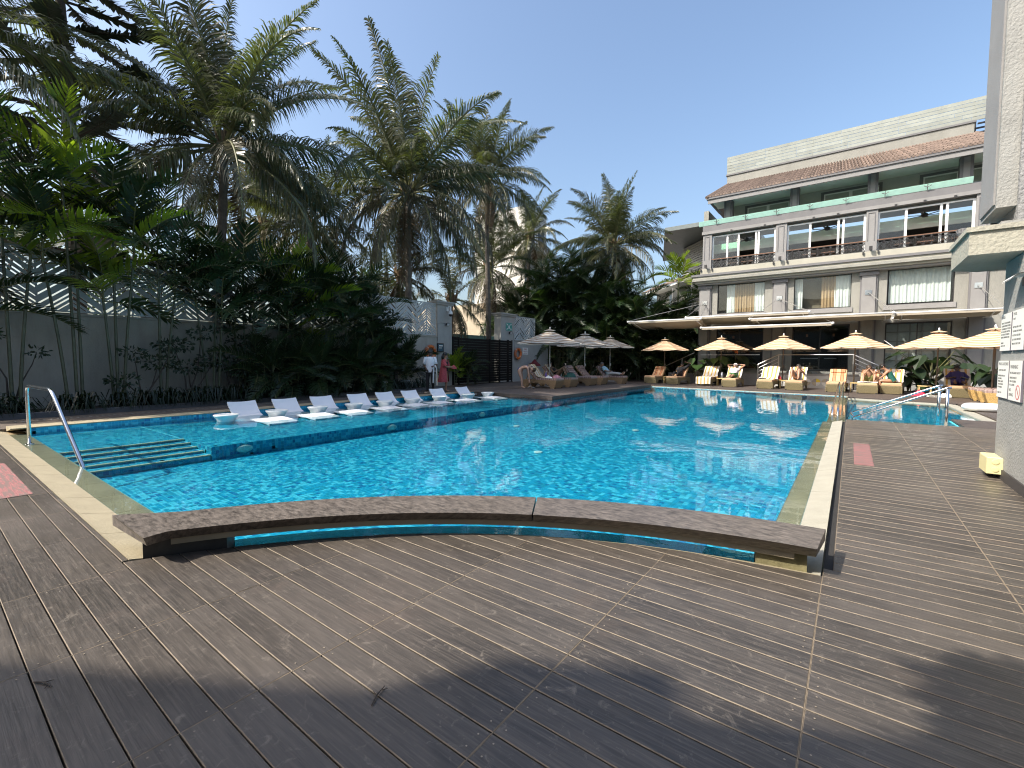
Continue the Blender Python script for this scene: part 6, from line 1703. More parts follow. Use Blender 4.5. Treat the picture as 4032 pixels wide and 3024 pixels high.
towel('yellow striped towel under the woman with raised knees', PLN[1], [(-.2, .50), (.02, .51), bkp(.1), bkp(.55, .19), bkp(.84, .16)], .62, m_tow, seed=9)

# side tables, bags and small things beside the loungers
m_tbl = M('tan_table', (.50, .38, .17), .6, var=.15)
def side_table(x, y, lab, h=.42):
    t = thing('side_table', lab, 'side table', (x, y, 0), group='small tan tables between the far loungers')
    b = MB(); b.cbox(-.22, .22, -.22, .22, h - .04, h, .008); part('table_top', b, m_tbl, t)
    for sx in (-1, 1):
        b = MB(); b.box(sx * .18 - .02, sx * .18 + .02, -.2, .2, .0, h - .041); part('side_panel', b, m_tbl, t)
    return t
for x, y, lab in ((-9.05, 28.3, 'small tan table between the two left far loungers'), (-5.9, 27.9, 'small tan table beside the towel covered lounger'), (-2.72, 27.2, 'small tan table left of the raised knees'), (.22, 26.6, 'small tan table left of the man leaning forward'), (2.5, 25.4, 'small tan table left of the man in navy')): side_table(x, y, lab)
def bottle(x, y, z, h, r, mat, lab, cat='bottle', name='bottle', cap=None):
    t = thing(name, lab, cat, (x, y, z)); b = MB(); b.lathe([(r * .95, 0), (r, .02), (r, h * .7), (r * .45, h * .86), (r * .42, h)], n=12); part('flask', b, mat, t, smooth=True)
    b = MB(); b.lathe([(r * .5, h), (r * .5, h + .03), (.001, h + .03)], n=10); part('cap', b, cap or m_white, t)
    return t
bottle(-5.85, 27.85, .42, .32, .06, M('steel_flask', (.45, .47, .5), .3, metal=.8), 'steel flask on the table beside the man in a cap')
bottle(-11.78, 18.55, .545, .26, .045, M('purple_plastic', (.12, .06, .25), .35), 'purple bottle on the nearest brown lounger')
bottle(2.45, 25.35, .42, .24, .05, glass('clear_bottle', (.75, .85, .9), .05), 'clear water bottle on the table left of the man in navy')
bottle(2.6, 25.5, .42, .2, .045, glass('clear_bottle_small', (.8, .88, .9), .05), 'second clear bottle on the table left of the man in navy')
bottle(-6.08, 27.75, .42, .14, .05, M('amber_glass', (.25, .14, .04), .2), 'amber tumbler on the table beside the towel covered lounger', 'tumbler', 'tumbler')
def cloth_heap(x, y, z, r, mat, lab, name, cat, seed, fl=.6):
    t = thing(name, lab, cat, (x, y, z)); rr = random.Random(seed); b = MB(); ph = [rr.uniform(0, 6) for _ in range(6)]
    def fn(u, v):
        a = 2 * PI * v; q = math.sin(PI * .5 * u); k = 1 + .18 * math.sin(3 * a + ph[0]) + .10 * math.sin(7 * a + ph[1] + 4 * u)
        return (r * q * k * math.cos(a), r * q * k * .8 * math.sin(a), r * fl * math.cos(PI * .5 * u) * (1 + .25 * math.sin(2 * a + ph[2]) + .12 * math.sin(9 * u + ph[3])) + .002)
    b.grid(fn, 10, 20); part('folds', b, mat, t, smooth=True); return t
cloth_heap(-11.42, 18.2, .54, .17, m_white, 'white cloth heap on the nearest brown lounger', 'clothes_heap', 'clothes', 1)
cloth_heap(-11.15, 18.45, .54, .2, M('pink_cloth', (.45, .22, .27), .9), 'pink patterned cloth heap on the nearest brown lounger', 'clothes_heap', 'clothes', 2)
cloth_heap(-11.2, 19.85, .54, .27, M('dark_green_bag', (.02, .09, .075), .7, var=.4, vs=12), 'dark green bag on the brown lounger of the lying woman', 'beach_bag', 'bag', 3, .8)
cloth_heap(-6.15, 28.3, .1, .42, M('black_bag', (.015, .015, .018), .7), 'black bag between the towel covered lounger and the umbrella pole', 'beach_bag', 'bag', 4, 1.2)
cloth_heap(2.28, 24.7, .02, .22, M('red_bag_cloth', (.55, .02, .06), .7), 'bright red bag on the deck by the side pool steps', 'beach_bag', 'bag', 5, .9)
cloth_heap(-2.95, 27.1, .45, .13, M('red_ball', (.62, .06, .07), .5), 'round red bundle by the crumpled towel', 'beach_bag', 'bag', 6, 1.3)
cloth_heap(-16.7, 24.9, 1.0, .38, M('dark_red_cover', (.14, .012, .015), .7), 'dark red cover on a stand behind the bending woman', 'covered_stand', 'stand', 7, .9)
cloth_heap(3.0, 24.3, .02, .17, m_white, 'white cloth heap in front of the man in navy', 'clothes_heap', 'clothes', 8, .8)
for k, (x, y, lab) in enumerate(((-12.1, 17.75, 'pair of pale sandals under the nearest brown lounger'), (-10.75, 25.0, 'pair of white shoes under the lounger of the man in light blue'), (2.6, 24.4, 'pair of shoes by the red bag'))):
    t = thing('sandals', lab, 'shoes', (x, y, .066 if k < 2 else .004))
    for s in (-1, 1):
        b = MB(); b.blob((s * .09, s * .03, .03), (.05, .14, .03), 8, 4); part('sandal', b, m_conc if k == 0 else m_white, t)
# inflatable ring on the deck at the right
t = thing('swim_ring', 'white inflatable ring lying on the deck beside the pillar', 'swim ring', (3.2, 18.6, .0))
b = MB(); b.grid(lambda u, v: ((.42 + .13 * math.cos(2 * PI * v)) * math.cos(2 * PI * u), (.42 + .13 * math.cos(2 * PI * v)) * math.sin(2 * PI * u), .10 + .10 * math.sin(2 * PI * v)), 32, 10)
part('ring_tube', b, [m_white], t, smooth=True)
b = MB(); b.lathe([(.30, .03), (.40, .03), (.40, .05), (.001, .05)], n=20); part('ring_floor', b, M('pale_pink_vinyl', (.55, .35, .33), .5), t)
b = MB(); b.blob((-.25, -.4, .16), (.04, .04, .04)); part('valve', b, m_white, t)

# ------------------------------------------------------------------ things on and by the walls
m_buoy = M('orange_buoy', (.62, .15, .03), .55, var=.12, dirt=.35)
def lifebuoy(y, z, lab, x=WX + .13):
    t = thing('lifebuoy', lab, 'lifebuoy', (x, y, z), group='orange lifebuoys on the walls')
    b = MB(); b.grid(lambda u, v: (.075 * math.sin(2 * PI * v), (.30 + .085 * math.cos(2 * PI * v)) * math.cos(2 * PI * u), (.30 + .085 * math.cos(2 * PI * v)) * math.sin(2 * PI * u)), 36, 10); part('ring', b, m_buoy, t, smooth=True)
    for k in range(4):
        b = MB(); a0 = PI / 4 + k * PI / 2
        b.grid(lambda u, v: (.078 * math.sin(2 * PI * v), (.30 + .089 * math.cos(2 * PI * v)) * math.cos(a0 + .14 * (u - .5)), (.30 + .089 * math.cos(2 * PI * v)) * math.sin(a0 + .14 * (u - .5))), 3, 10); part('white_band', b, M('faded_band', (.50, .38, .28), .7) if 'faded_band' not in bpy.data.materials else bpy.data.materials['faded_band'], t, smooth=True)
    b = MB(); b.box(-.12, -.06, -.05, .05, .22, .32); b.box(-.06, .02, -.04, .04, .30, .34); part('wall_hook', b, m_conc, t)
    b = MB(); b.tube([(0.06, .4 * math.cos(q * PI / 8), .4 * math.sin(q * PI / 8) - .02) for q in range(17)], .008, 4); part('rope', b, m_conc, t)
    return t
lifebuoy(16.08, 1.76, 'orange lifebuoy on the wall behind the waiter'); lifebuoy(23.7, 1.79, 'orange lifebuoy on the wall right of the black gate', WX + .1); lifebuoy(10.26, 1.74, 'orange lifebuoy half hidden by the cane palms', WX + .12)
t = thing('fire_sign', 'white sign with red lettering FIRE right of the gate', 'sign', (WX + .0, 24.66, 1.74))
b = MB(); b.box(-.018, .012, -.30, .30, 0, .46); part('panel', b, m_board, t)
m_fire = M('fire_red', (.40, .06, .06), .6)
for s_, sz, z in (('FIRE', .17, .29), ('EMERGENCY', .085, .17), ('EXIT ONLY', .085, .05)): text('lettering', s_, sz, t, (.0125, 0, z), (PI / 2, 0, PI / 2), m_fire, 'CENTER')
t = thing('assembly_sign', 'green assembly point sign with white figures on the gate pillar', 'sign', (WX + .02, 22.82, 3.22))
b = MB(); b.box(-.009, .012, -.32, .32, 0, .48); part('panel', b, M('sign_green', (.07, .30, .25), .5), t)
b = MB()
def ring_face(b, x, cy, cz, r, n=14): b.face([(x, cy + r * math.cos(q * 2 * PI / n), cz + r * math.sin(q * 2 * PI / n)) for q in range(n)])
ring_face(b, .013, 0, .33, .04); b.face([(.013, -.055, .12), (.013, .055, .12), (.013, .07, .28), (.013, -.07, .28)])
for sy in (-1, 1):
    for sz in (-1, 1):
        cy_, cz_ = sy * .22, .24 + sz * .16
        b.face([(.013, cy_ - sy * .02 - .0, cz_ - sz * .09), (.013, cy_ - sy * .1, cz_ - sz * .02), (.013, cy_ + sy * .05, cz_ + sz * .05)][::1 if sy * sz > 0 else -1])
part('white_figures', b, m_white, t)
def flood(y, z, lab, x=WX + .01):
    t = thing('flood_light', lab, 'lamp', (x, y, z), group='small floodlights on the gate pillars')
    b = MB(); b.hexa([(.06, -.1, -.06), (.12, -.1, -.09), (.12, .1, -.09), (.06, .1, -.06), (.14, -.1, .07), (.2, -.1, .04), (.2, .1, .04), (.14, .1, .07)]); part('lamp_head', b, m_black, t)
    b = MB(); b.hexa([(.124, -.085, -.08), (.128, -.085, -.082), (.128, .085, -.082), (.124, .085, -.08), (.197, -.085, .032), (.203, -.085, .032), (.203, .085, .032), (.197, .085, .032)]); part('lamp_glass', b, m_wpl, t)
    b = MB(); b.box(0, .08, -.02, .02, -.03, .03); part('bracket', b, m_black, t)
    b = MB(); b.tube([(.012, -.02, .03), (.012, -.35, .05), (.012, -.62, .0), (.012, -.62, -.9)], .012, 5) if z < 3.27 and y < 18 else b.tube([(.012, .02, .03), (.012, .4, .02), (.012, .5, -.3), (.012, .6, -1.2)], .012, 5); part('cable', b, m_conc, t)
flood(17.3, 3.26, 'small black floodlight on the left gate pillar'); flood(22.85, 3.1, 'small black floodlight below the green sign')
t = thing('dome_camera', 'white dome camera on an arm on the left gate pillar', 'camera', (WX + .02, 17.36, 3.75))
b = MB(); b.box(0, .06, -.07, .07, .2, .42); b.tube([(.03, 0, .3), (.15, 0, .46), (.26, 0, .42), (.27, 0, .2)], .03, 8); part('arm', b, m_white, t)
b = MB(); b.lathe([(.03, .22), (.09, .18), (.12, .06), (.12, .02), (.001, .02)], (.27, 0, 0), 14); part('camera_housing', b, m_white, t, smooth=True)
b = MB(); b.blob((.27, 0, .01), (.095, .095, .11), 12, 8); part('dome', b, m_black, t, smooth=True)
t = thing('blue_notice', 'dark blue framed notice on the wall beside the lifebuoy', 'sign', (WX + .065, 16.86, 1.78))
b = MB(); b.box(-.06, .0, -.22, .22, 0, .46); part('frame', b, m_black, t)
b = MB(); b.box(.001, .006, -.18, .18, .05, .42); part('panel', b, M('notice_blue', (.03, .10, .14), .4), t)
b = MB(); b.box(.0065, .008, -.13, .13, .3, .36); b.box(.0065, .008, -.13, .07, .2, .23); part('print', b, m_board, t)
for k, (y, lab) in enumerate(((12.8, 'white ribbed flower pot with a palm, left one'), (14.1, 'white ribbed flower pot with a palm, right one beside the dark post'))):
    t = thing('flower_pot', lab, 'flower pot', (-16.75, y, .0), group='white flower pots by the wall')
    b = MB(); b.lathe([(.17, 0), (.235, .34), (.26, .34), (.265, .41), (.235, .41), (.22, .36), (.001, .355)], n=24)
    for q in range(18):
        a = q * PI / 9; b.bar((.177 * math.cos(a), .177 * math.sin(a), .02), (.238 * math.cos(a), .238 * math.sin(a), .33), .022, .02)
    part('ribbed_body', b, m_wpl2, t)
    b = MB(); b.lathe([(.001, .362), (.215, .362)], n=16); part('soil', b, m_soil, t)
    cane_palm(-16.75, y, [(0, 0, .15), (.06, .05, .3), (-.05, .06, .25)], 'potted areca palm in the %s white pot' % ('left', 'right')[k], 800 + k, 'areca', 8, group='potted palms by the wall', fs=.95, rad=.016, zb=.36)
for k, (y, lab) in enumerate(((13.7, 'dark square post right of the left flower pot'), (13.42, 'dark square post nearest the left flower pot'))):
    t = thing('dark_post', lab, 'post', (-16.98, y, 0), group='dark posts on the wall')
    b = MB(); b.box(-.06, .06, -.08, .08, 0, 2.62); part('shaft', b, m_black, t); b = MB(); b.box(-.08, .08, -.1, .1, 2.621, 2.66); part('cap', b, m_black, t)
t = thing('net_pole', 'thin dark pole leaning on the wall near the waiter', 'pole', (-16.6, 15.3, 0))
b = MB(); b.tube([(0, 0, 0), (-.5, -.5, 1.1)], .018, 6); part('shaft', b, m_black, t); b = MB(); b.blob((-.5, -.5, 1.12), .03); part('grip', b, m_black, t)
cane_palm(-16.75, 17.4, [(0, 0, .7), (.1, .1, .5)], 'pale green palm growing by the left gate pillar', 830, 'areca_b', 7, group='palms by the gate', fs=.7, rad=.02)
cane_palm(-16.6, 18.2, [(0, 0, .5), (.1, .1, .8), (-.1, .2, .3)], 'dark shrubby palm in front of the black gate', 831, 'areca', 7, group='palms by the gate', fs=.6, rad=.02)

# small dry twigs lying on the near deck
for k, (x, y, rz, lab) in enumerate(((-2.72, .30, .4, 'small dry twig on the near deck at the left'), (-1.52, 1.12, 2.0, 'tiny dry twig on the near deck in the middle'))):
    t = thing('dry_twig', lab, 'twig', (x, y, .006), rz)
    b = MB(); b.tube([(-.05, 0, 0), (0, .006, .003), (.06, .0, .001)], [.003, .004, .002], 5); part('stem', b, m_bark, t)
    b = MB(); b.tube([(0, .006, .003), (.02, .03, .002)], [.003, .0015], 5); b.tube([(.03, .003, .003), (.05, -.022, .002)], [.002, .001], 5); part('side_shoot', b, m_bark, t)
# ------------------------------------------------------------------ people
SK = {'dark': M('dark_skin', (.085, .045, .028), .5, var=.08), 'brown': M('brown_skin', (.20, .115, .07), .5, var=.08), 'fair': M('fair_skin', (.46, .29, .21), .5, var=.06), 'tan': M('tan_skin', (.36, .205, .13), .5, var=.06)}
m_hair = M('dark_hair', (.012, .010, .009), .45, var=.3, vs=20); m_hairb = M('brown_hair', (.05, .03, .018), .5, var=.3, vs=20); m_hairg = M('grey_hair', (.16, .15, .14), .6, var=.3, vs=20)
m_eye = M('dark_eye', (.01, .008, .008), .2); m_lip = M('lips', (.25, .09, .07), .5)
RAD = dict(pelvis=.125, waist=.112, chest=.128, neckb=.07, neck=.052, jaw=.066, skull=.092, crown=.07, nose=.014,
           sh=.062, el=.042, wr=.028, palm=.034, hip=.092, kn=.058, calf=.055, an=.036, heel=.034, toe=.026)
EDG = [('pelvis', 'waist'), ('waist', 'chest'), ('chest', 'neckb'), ('neckb', 'neck'), ('neck', 'jaw'), ('jaw', 'skull'), ('skull', 'crown')]
for s in 'LR':
    EDG += [('chest', 'sh' + s), ('sh' + s, 'el' + s), ('el' + s, 'wr' + s), ('wr' + s, 'palm' + s), ('pelvis', 'hip' + s), ('hip' + s, 'kn' + s), ('kn' + s, 'calf' + s), ('calf' + s, 'an' + s), ('an' + s, 'toe' + s)]
    EDG += [('palm' + s, 'f%d%s' % (k, s)) for k in range(5)]
def rad(n):
    if n in RAD: return RAD[n]
    if n[0] == 'f' and n[1].isdigit(): return .0105
    return RAD[n[:-1]]
def skin_obj(name, nodes, edges, mat, parent, sub=1, root='pelvis', inflate=1., add=0.):
    names = sorted({a for e in edges for a in e}, key=lambda n: (n != root, n)); ix = {n: i for i, n in enumerate(names)}
    me = bpy.data.meshes.new(name); me.from_pydata([tuple(nodes[n][0]) for n in names], [(ix[a], ix[b]) for a, b in edges], [])
    o = bpy.data.objects.new(name, me); C.objects.link(o)
    md = o.modifiers.new('Skin', 'SKIN'); md.use_smooth_shade = True
    lay = me.skin_vertices[0].data
    for n in names:
        r = nodes[n][1] * inflate + add; lay[ix[n]].radius = (r, r); lay[ix[n]].use_root = (n == names[0])
    sb = o.modifiers.new('Sub', 'SUBSURF'); sb.levels = sb.render_levels = sub
    dg = bpy.context.evaluated_depsgraph_get(); m2 = bpy.data.meshes.new_from_object(o.evaluated_get(dg)); bpy.data.objects.remove(o); bpy.data.meshes.remove(me)
    m2.name = name; m2.materials.clear(); m2.materials.append(mat)
    m2.polygons.foreach_set('use_smooth', [True] * len(m2.polygons))
    return put(name, m2, parent)
def V(*a): return Vector(a)
def person(label, loc, rz, J, skin, face, hair, clothes, scale=1., rm=None, hair_long=False, cap=None, shoes=None, beard=False):
    """J: joint positions in the person's own axes (x forward, y left); face: direction the head looks"""
    t = thing('person', label, 'person', loc, rz); t.scale = (scale,) * 3
    face = Vector(face).normalized(); N = {}
    for k, v in J.items(): N[k] = Vector(v)
    hd = N['head']; nk = N['neck']; up = (hd - nk).normalized()
    right = face.cross(up).normalized(); face = up.cross(right).normalized()
    N['jaw'] = hd - up * .065 + face * .025; N['skull'] = hd + up * .02; N['crown'] = hd + up * .085 - face * .01
    del N['head']
    N.setdefault('waist', N['pelvis'].lerp(N['chest'], .5)); N.setdefault('neckb', N['chest'].lerp(N['neck'], .55))
    for s in 'LR':
        d = (N['wr' + s] - N['el' + s]).normalized(); N['palm' + s] = N['wr' + s] + d * .07
        side = d.cross(V(0, 0, 1)); side = side.normalized() if side.length > .1 else V(0, 1, 0)
        cu = side.cross(d).normalized()
        for k in range(4): N['f%d%s' % (k, s)] = N['palm' + s] + d * (.075 + .012 * (1.5 - abs(k - 1.5))) + side * (.02 * (k - 1.5)) - cu * .025
        N['f4' + s] = N['palm' + s] + d * .025 + side * .05
        N.setdefault('calf' + s, N['kn' + s].lerp(N['an' + s], .32))
    nodes = {k: (v, rad(k) * (rm or {}).get(k, (rm or {}).get(k[:-1], 1.))) for k, v in N.items()}
    skin_obj('body', nodes, EDG, SK[skin], t)
    b = MB(); b.blob(hd + face * .105 - up * .015, (.016, .016, .024), 6, 4); part('nose', b, SK[skin], t, smooth=True)
    b = MB()
    for s in (-1, 1): b.blob(hd + face * .085 + right * .034 * s + up * .022, (.014, .014, .009), 6, 4)
    part('eyes', b, m_eye, t); b = MB(); b.blob(hd + face * .088 - up * .055, (.02, .02, .008), 6, 4); part('mouth', b, m_lip, t)
    b = MB()
    for s in (-1, 1): b.blob(hd + right * .092 * s, (.018, .018, .032), 6, 4)
    part('ears', b, SK[skin], t, smooth=True)
    if hair is not None:
        b = MB(); c = hd + up * .045 - face * .022; i0 = len(b.v); b.blob((0, 0, 0), (.108, .108, .100), 12, 8)
        b.v = [tuple(c + right * x + face * y + up * z) for x, y, z in b.v if True]
        if hair_long:
            b2 = [hd - face * .07 + up * .02, hd - face * .10 - up * .1, nk - face * .10 - up * .1]; b.tube(b2, [.085, .085, .05], 8)
        part('hair', b, hair, t, smooth=True)
    if cap is not None:
        b = MB(); c = hd + up * .055; b.blob((0, 0, 0), (.106, .112, .085), 12, 8); b.v = [tuple(c + right * x + face * y + up * z) for x, y, z in b.v]
        i = len(b.v); q = [c + face * .09 + right * .07, c + face * .09 - right * .07, c + face * .19 - right * .05 - up * .02, c + face * .19 + right * .05 - up * .02]
        b.hexa([p - up * .008 for p in q] + q); part('cap', b, cap, t, smooth=True)
    for nm, mat, edges, infl, add in clothes:
        if isinstance(edges, dict): loft(nm, J, mat, t, add=add, **edges); continue
        nn = dict(nodes); E_ = []
        for a, c, *cut in edges:
            if cut:
                key = c + '_c%d' % int(cut[0] * 100)
                nn[key] = (nodes[a][0].lerp(nodes[c][0], cut[0]), nodes[a][1] * (1 - cut[0]) + nodes[c][1] * cut[0]); E_.append((a, key))
            else: E_.append((a, c))
        skin_obj(nm, nn, E_, mat, t, inflate=infl, add=add, root='pelvis' if any('pelvis' in e for e in E_) else E_[0][0])
    if shoes is not None:
        b = MB()
        for s in 'LR':
            a = N['an' + s]; c = N['toe' + s]; m_ = a.lerp(c, .5) - V(0, 0, .02); b.blob(m_, (.06, .05, .045), 8, 5)
            b.tube([a - V(0, 0, .03), c], [.045, .038], 8)
        part('shoes', b, shoes, t, smooth=True)
    return t
TORSO = [('pelvis', 'waist'), ('waist', 'chest'), ('chest', 'neckb', .5)]
def sleeves(f): return [('chest', 'shL'), ('chest', 'shR'), ('shL', 'elL', f), ('shR', 'elR', f)]
HIPS = [('pelvis', 'hipL'), ('pelvis', 'hipR')]
def legs(f):
    if f <= 1: return HIPS + [('hipL', 'knL', f), ('hipR', 'knR', f)]
    return HIPS + [('hipL', 'knL'), ('hipR', 'knR'), ('knL', 'calfL'), ('knR', 'calfR'), ('calfL', 'anL', min(.97, f - 1)), ('calfR', 'anR', min(.97, f - 1))]
def loft(name, J, mat, parent, top=.55, hem=.06, add=.015, sl=None, wid=1., slw=1.):
    """cloth shell: ellipse rings up the trunk plus two tapering sleeves"""
    pv, ch, nk = Vector(J['pelvis']), Vector(J['chest']), Vector(J['neck']); wa = Vector(J.get('waist', pv.lerp(ch, .5)))
    sL, sR = Vector(J['shL']), Vector(J['shR']); lat = (sL - sR).normalized(); sm = (sL + sR) / 2
    down = (pv - wa).normalized()
    R = [(pv + down * hem, .172, .128), (pv, .172, .128), (wa, .150, .112), (ch, .168, .128)]
    if top > .4: R += [(ch.lerp(sm, .75), .178, .112), (sm.lerp(nk, .45), .115, .085), (sm.lerp(nk, .75), .068, .066)]
    else: R += [(ch.lerp(sm, top), .165, .122)]
    b = MB(); n = 18; base = []
    for k, (c, w, d) in enumerate(R):
        a = (R[min(k + 1, len(R) - 1)][0] - R[max(k - 1, 0)][0]).normalized()
        l = (lat - a * lat.dot(a)).normalized(); f = a.cross(l)
        base.append(len(b.v))
        for j in range(n):
            t = 2 * PI * j / n; rip = 1 + .03 * math.sin(3 * t + k * 1.7)
            b.v.append(tuple(c + l * ((w * wid + add) * math.cos(t) * rip) + f * ((d * wid + add) * math.sin(t) * rip)))
    for k in range(len(R) - 1):
        for j in range(n):
            q = (j + 1) % n; b.f.append((base[k] + j, base[k] + q, base[k + 1] + q, base[k + 1] + j)); b.m.append(0)
    if sl:
        for s in 'LR':
            a, e = Vector(J['sh' + s]), Vector(J['el' + s]); i = sm.lerp(a, .62); end = a.lerp(e, sl)
            b.tube([i, a, a.lerp(end, .5), end], [.072 * slw + add, .078 * slw + add, .066 * slw + add, .066 * slw + add], 10)
    return part(name, b, mat, parent, smooth=True)
def stand(**k):
    J = dict(pelvis=(0, 0, .96), chest=(.01, 0, 1.30), neck=(.0, 0, 1.50), head=(.02, 0, 1.62), shL=(0, .17, 1.40), shR=(0, -.17, 1.40), elL=(-.02, .23, 1.13), elR=(-.02, -.23, 1.13), wrL=(.08, .23, .90), wrR=(.08, -.23, .90),
             hipL=(0, .09, .90), hipR=(0, -.09, .90), knL=(.03, .10, .50), knR=(.03, -.10, .50), anL=(0, .10, .08), anR=(0, -.10, .08), toeL=(.16, .12, .03), toeR=(.16, -.12, .03))
    J.update(k); return J
c_white = M('white_shirt_cloth', (.70, .72, .75), .85, var=.06, vs=12); c_black = M('black_cloth', (.014, .014, .017), .8); c_red = M('red_kaftan_cloth', (.40, .07, .08), .85, var=.55, vs=40)
c_blue = M('blue_bikini_cloth', (.07, .10, .28), .7); c_lblue = M('light_blue_shirt_cloth', (.42, .62, .70), .85, var=.08, vs=10); c_pale = M('pale_trouser_cloth', (.48, .46, .42), .85)
c_vest = M('lilac_white_vest_cloth', (.66, .58, .62), .85); c_green = M('green_shorts_cloth', (.05, .13, .04), .85, var=.3, vs=20); c_teal = M('dark_green_swimsuit_cloth', (.01, .10, .08), .6, var=.5, vs=30)
c_navy = M('navy_shirt_cloth', (.028, .022, .11), .85); c_olive = M('olive_shorts_cloth', (.16, .17, .06), .85)
# 1 waiter with towels over the left forearm
person('waiter in a white shirt and black trousers with striped towels over one arm', (-13.75, 12.85, 0), math.radians(-46),
       stand(elL=(.0, .24, 1.12), wrL=(.20, .14, 1.10), elR=(-.03, -.24, 1.12), wrR=(.15, -.16, 1.02), knL=(.12, .10, .5), anL=(-.16, .11, .14), toeL=(-.02, .12, .06), toeR=(.12, -.22, .03)),
       'dark', (1, .1, 0), m_hair, [('trousers', c_black, legs(1.97), 1.0, .012), ('shirt', c_white, dict(sl=.8, hem=.10), 1, .014)], 1.02, shoes=M('tan_shoe', (.45, .33, .24), .6))
tw = thing('towel', 'yellow and white striped towels hanging over the waiter\'s arm', 'towel', (-13.75, 12.85, 0), math.radians(-46))
b = MB()
def fnt(u, v, o=0.):
    # broad drape over the forearm, hanging lower on the outside
    q = u * 2 - 1; x = .06 + .24 * v + .012 * math.sin(v * 14 + 3 * u)
    return (x, .20 + o + (.05 + .03 * abs(q)) * (1 if q > 0 else -1) * min(1, abs(q) * 5) + .018 * math.sin(v * 16 + u * 3), 1.165 - (abs(q) ** 1.15) * (.82 if q > 0 else .72))
b.grid(fnt, 30, 16); b.grid(lambda u, v: fnt(1 - u, v, .014), 30, 16)
part('towel_cloth', b, stripes('hanging_towel', [(0, (.72, .72, .74)), (.4, (.55, .38, .10)), (.62, (.72, .72, .74))], .105, 0), tw, smooth=True)
# 2 woman in a red kaftan
wt = person('woman in a red patterned kaftan walking past the black gate', (-14.0, 13.95, 0), math.radians(28),
       stand(elL=(.06, .22, 1.12), wrL=(.30, .12, 1.08), elR=(.08, -.22, 1.12), wrR=(.34, -.10, 1.10), knR=(.10, -.09, .5), anR=(.05, -.10, .08), toeR=(.2, -.11, .03)),
       'tan', (1, 0, -.05), m_hair, [('swimsuit', c_black, dict(top=.3, hem=.04, wid=.9), 1, .004)], .97, hair_long=True)
b = MB()
def kaf(u, v):
    a = math.radians(35 + 290 * u); z = 1.42 - .98 * v
    r = .17 + .02 * v + .10 * v ** 1.6 + .012 * math.sin(a * 7) * v; r2 = r * (.82 + .1 * v)
    return (r2 * math.cos(a) - .02 - .05 * v, r * 1.12 * math.sin(a), z)
b.grid(kaf, 32, 14); part('kaftan', b, c_red, wt, smooth=True)
b = MB()
for s, el, wr in ((1, (.06, .22, 1.12), None), (-1, (.08, -.22, 1.12), None)): b.tube([(0, .16 * s, 1.42), (.02, .20 * s, 1.28), (el[0], el[1], el[2] + .02)], [.085, .095, .11], 10, cap=False)
part('kaftan_sleeves', b, c_red, wt, smooth=True)
cloth_heap(-13.65, 14.12, 1.0, .13, c_red, 'red cloth bundle held by the woman in the kaftan', 'clothes_heap', 'clothes', 21, 1.1)
# 3 bending woman in a blue bikini
person('woman in a blue bikini bending down beside the nearest brown lounger', (-12.42, 17.4, .062), math.radians(20),
       dict(pelvis=(-.10, 0, .90), waist=(.06, 0, 1.02), chest=(.27, 0, 1.04), neckb=(.38, 0, 1.02), neck=(.46, 0, .98), head=(.58, 0, .90), shL=(.36, .16, 1.0), shR=(.36, -.16, 1.0), elL=(.36, .17, .70), elR=(.40, -.17, .70), wrL=(.36, .12, .44), wrR=(.42, -.13, .42),
            hipL=(-.10, .09, .84), hipR=(-.10, -.09, .84), knL=(.02, .10, .47), knR=(.04, -.10, .47), anL=(-.02, .10, .07), anR=(.06, -.12, .07), toeL=(.15, .12, .03), toeR=(.23, -.13, .03)),
       'fair', (.5, 0, -1), m_hairb, [('bikini_bottom', c_blue, HIPS + [('pelvis', 'waist', .35)], 1.02, .006), ('bikini_top', c_blue, [('waist', 'chest', .55)] if False else [('chest', 'waist', .35), ('chest', 'shL', .4), ('chest', 'shR', .4)], .99, .006)], .98, rm=dict(waist=1.0, hip=1.2, sh=.9, el=.88, chest=1.05))
# reclining figures share a base pose in the lounger's own axes (x towards the head end)
def recl(knee=0., spread=.11, side=0., z=.51, px=.02, **k):
    def B(u, w): x, zz = bkp(u, w); return x, zz
    bx, bz = B(.38, .24); nx, nz = B(.62, .25); hx, hz = B(.75, .29)
    J = dict(pelvis=(px, 0, z + .11), chest=(bx, 0, bz), neck=(nx, 0, nz), head=(hx - .02, 0, hz))
    sx, sz = B(.50, .235)
    for s, q in (('L', -1), ('R', 1)):
        J['sh' + s] = (sx, .17 * q, sz); J['el' + s] = (sx - .20, .27 * q, sz - .16); J['wr' + s] = (sx - .40, .14 * q, sz - .17)
        J['hip' + s] = (px - .05, .09 * q, z + .10)
        if knee: J['kn' + s] = (px - .38, spread * q, z + .06 + knee); J['an' + s] = (px - .62, spread * q, z + .06); J['toe' + s] = (px - .80, spread * q, z + .035)
        else: J['kn' + s] = (px - .47, spread * q, z + .10); J['an' + s] = (px - .88, spread * q, z + .06); J['toe' + s] = (px - .94, (spread + .04) * q, z + .21)
    J.update(k); return J
def on(l): return tuple(l.location), l.rotation_euler.z
l, r = on(PLN[1])
person('woman lying on a brown lounger with her knees raised', l, r, recl(.40, .10, elL=(.05, -.30, .72), wrL=(-.22, -.2, .86), elR=(.05, .30, .72), wrR=(-.22, .1, .88)), 'brown', (-1, .35, -.1), m_hair, [('swimsuit', c_black, dict(top=.3, hem=.04, wid=.9), 1, .004)], hair_long=True)
l, r = on(PLN[4])
person('man in a light blue shirt lying on the farthest brown lounger', l, r, recl(0, .10, elL=(.5, -.35, .85), wrL=(.62, -.15, 1.06)), 'tan', (-.6, .8, .2), m_hairg, [('trousers', c_pale, legs(1.6), 1.02, .014), ('shirt', c_lblue, dict(sl=.85), 1, .016)])
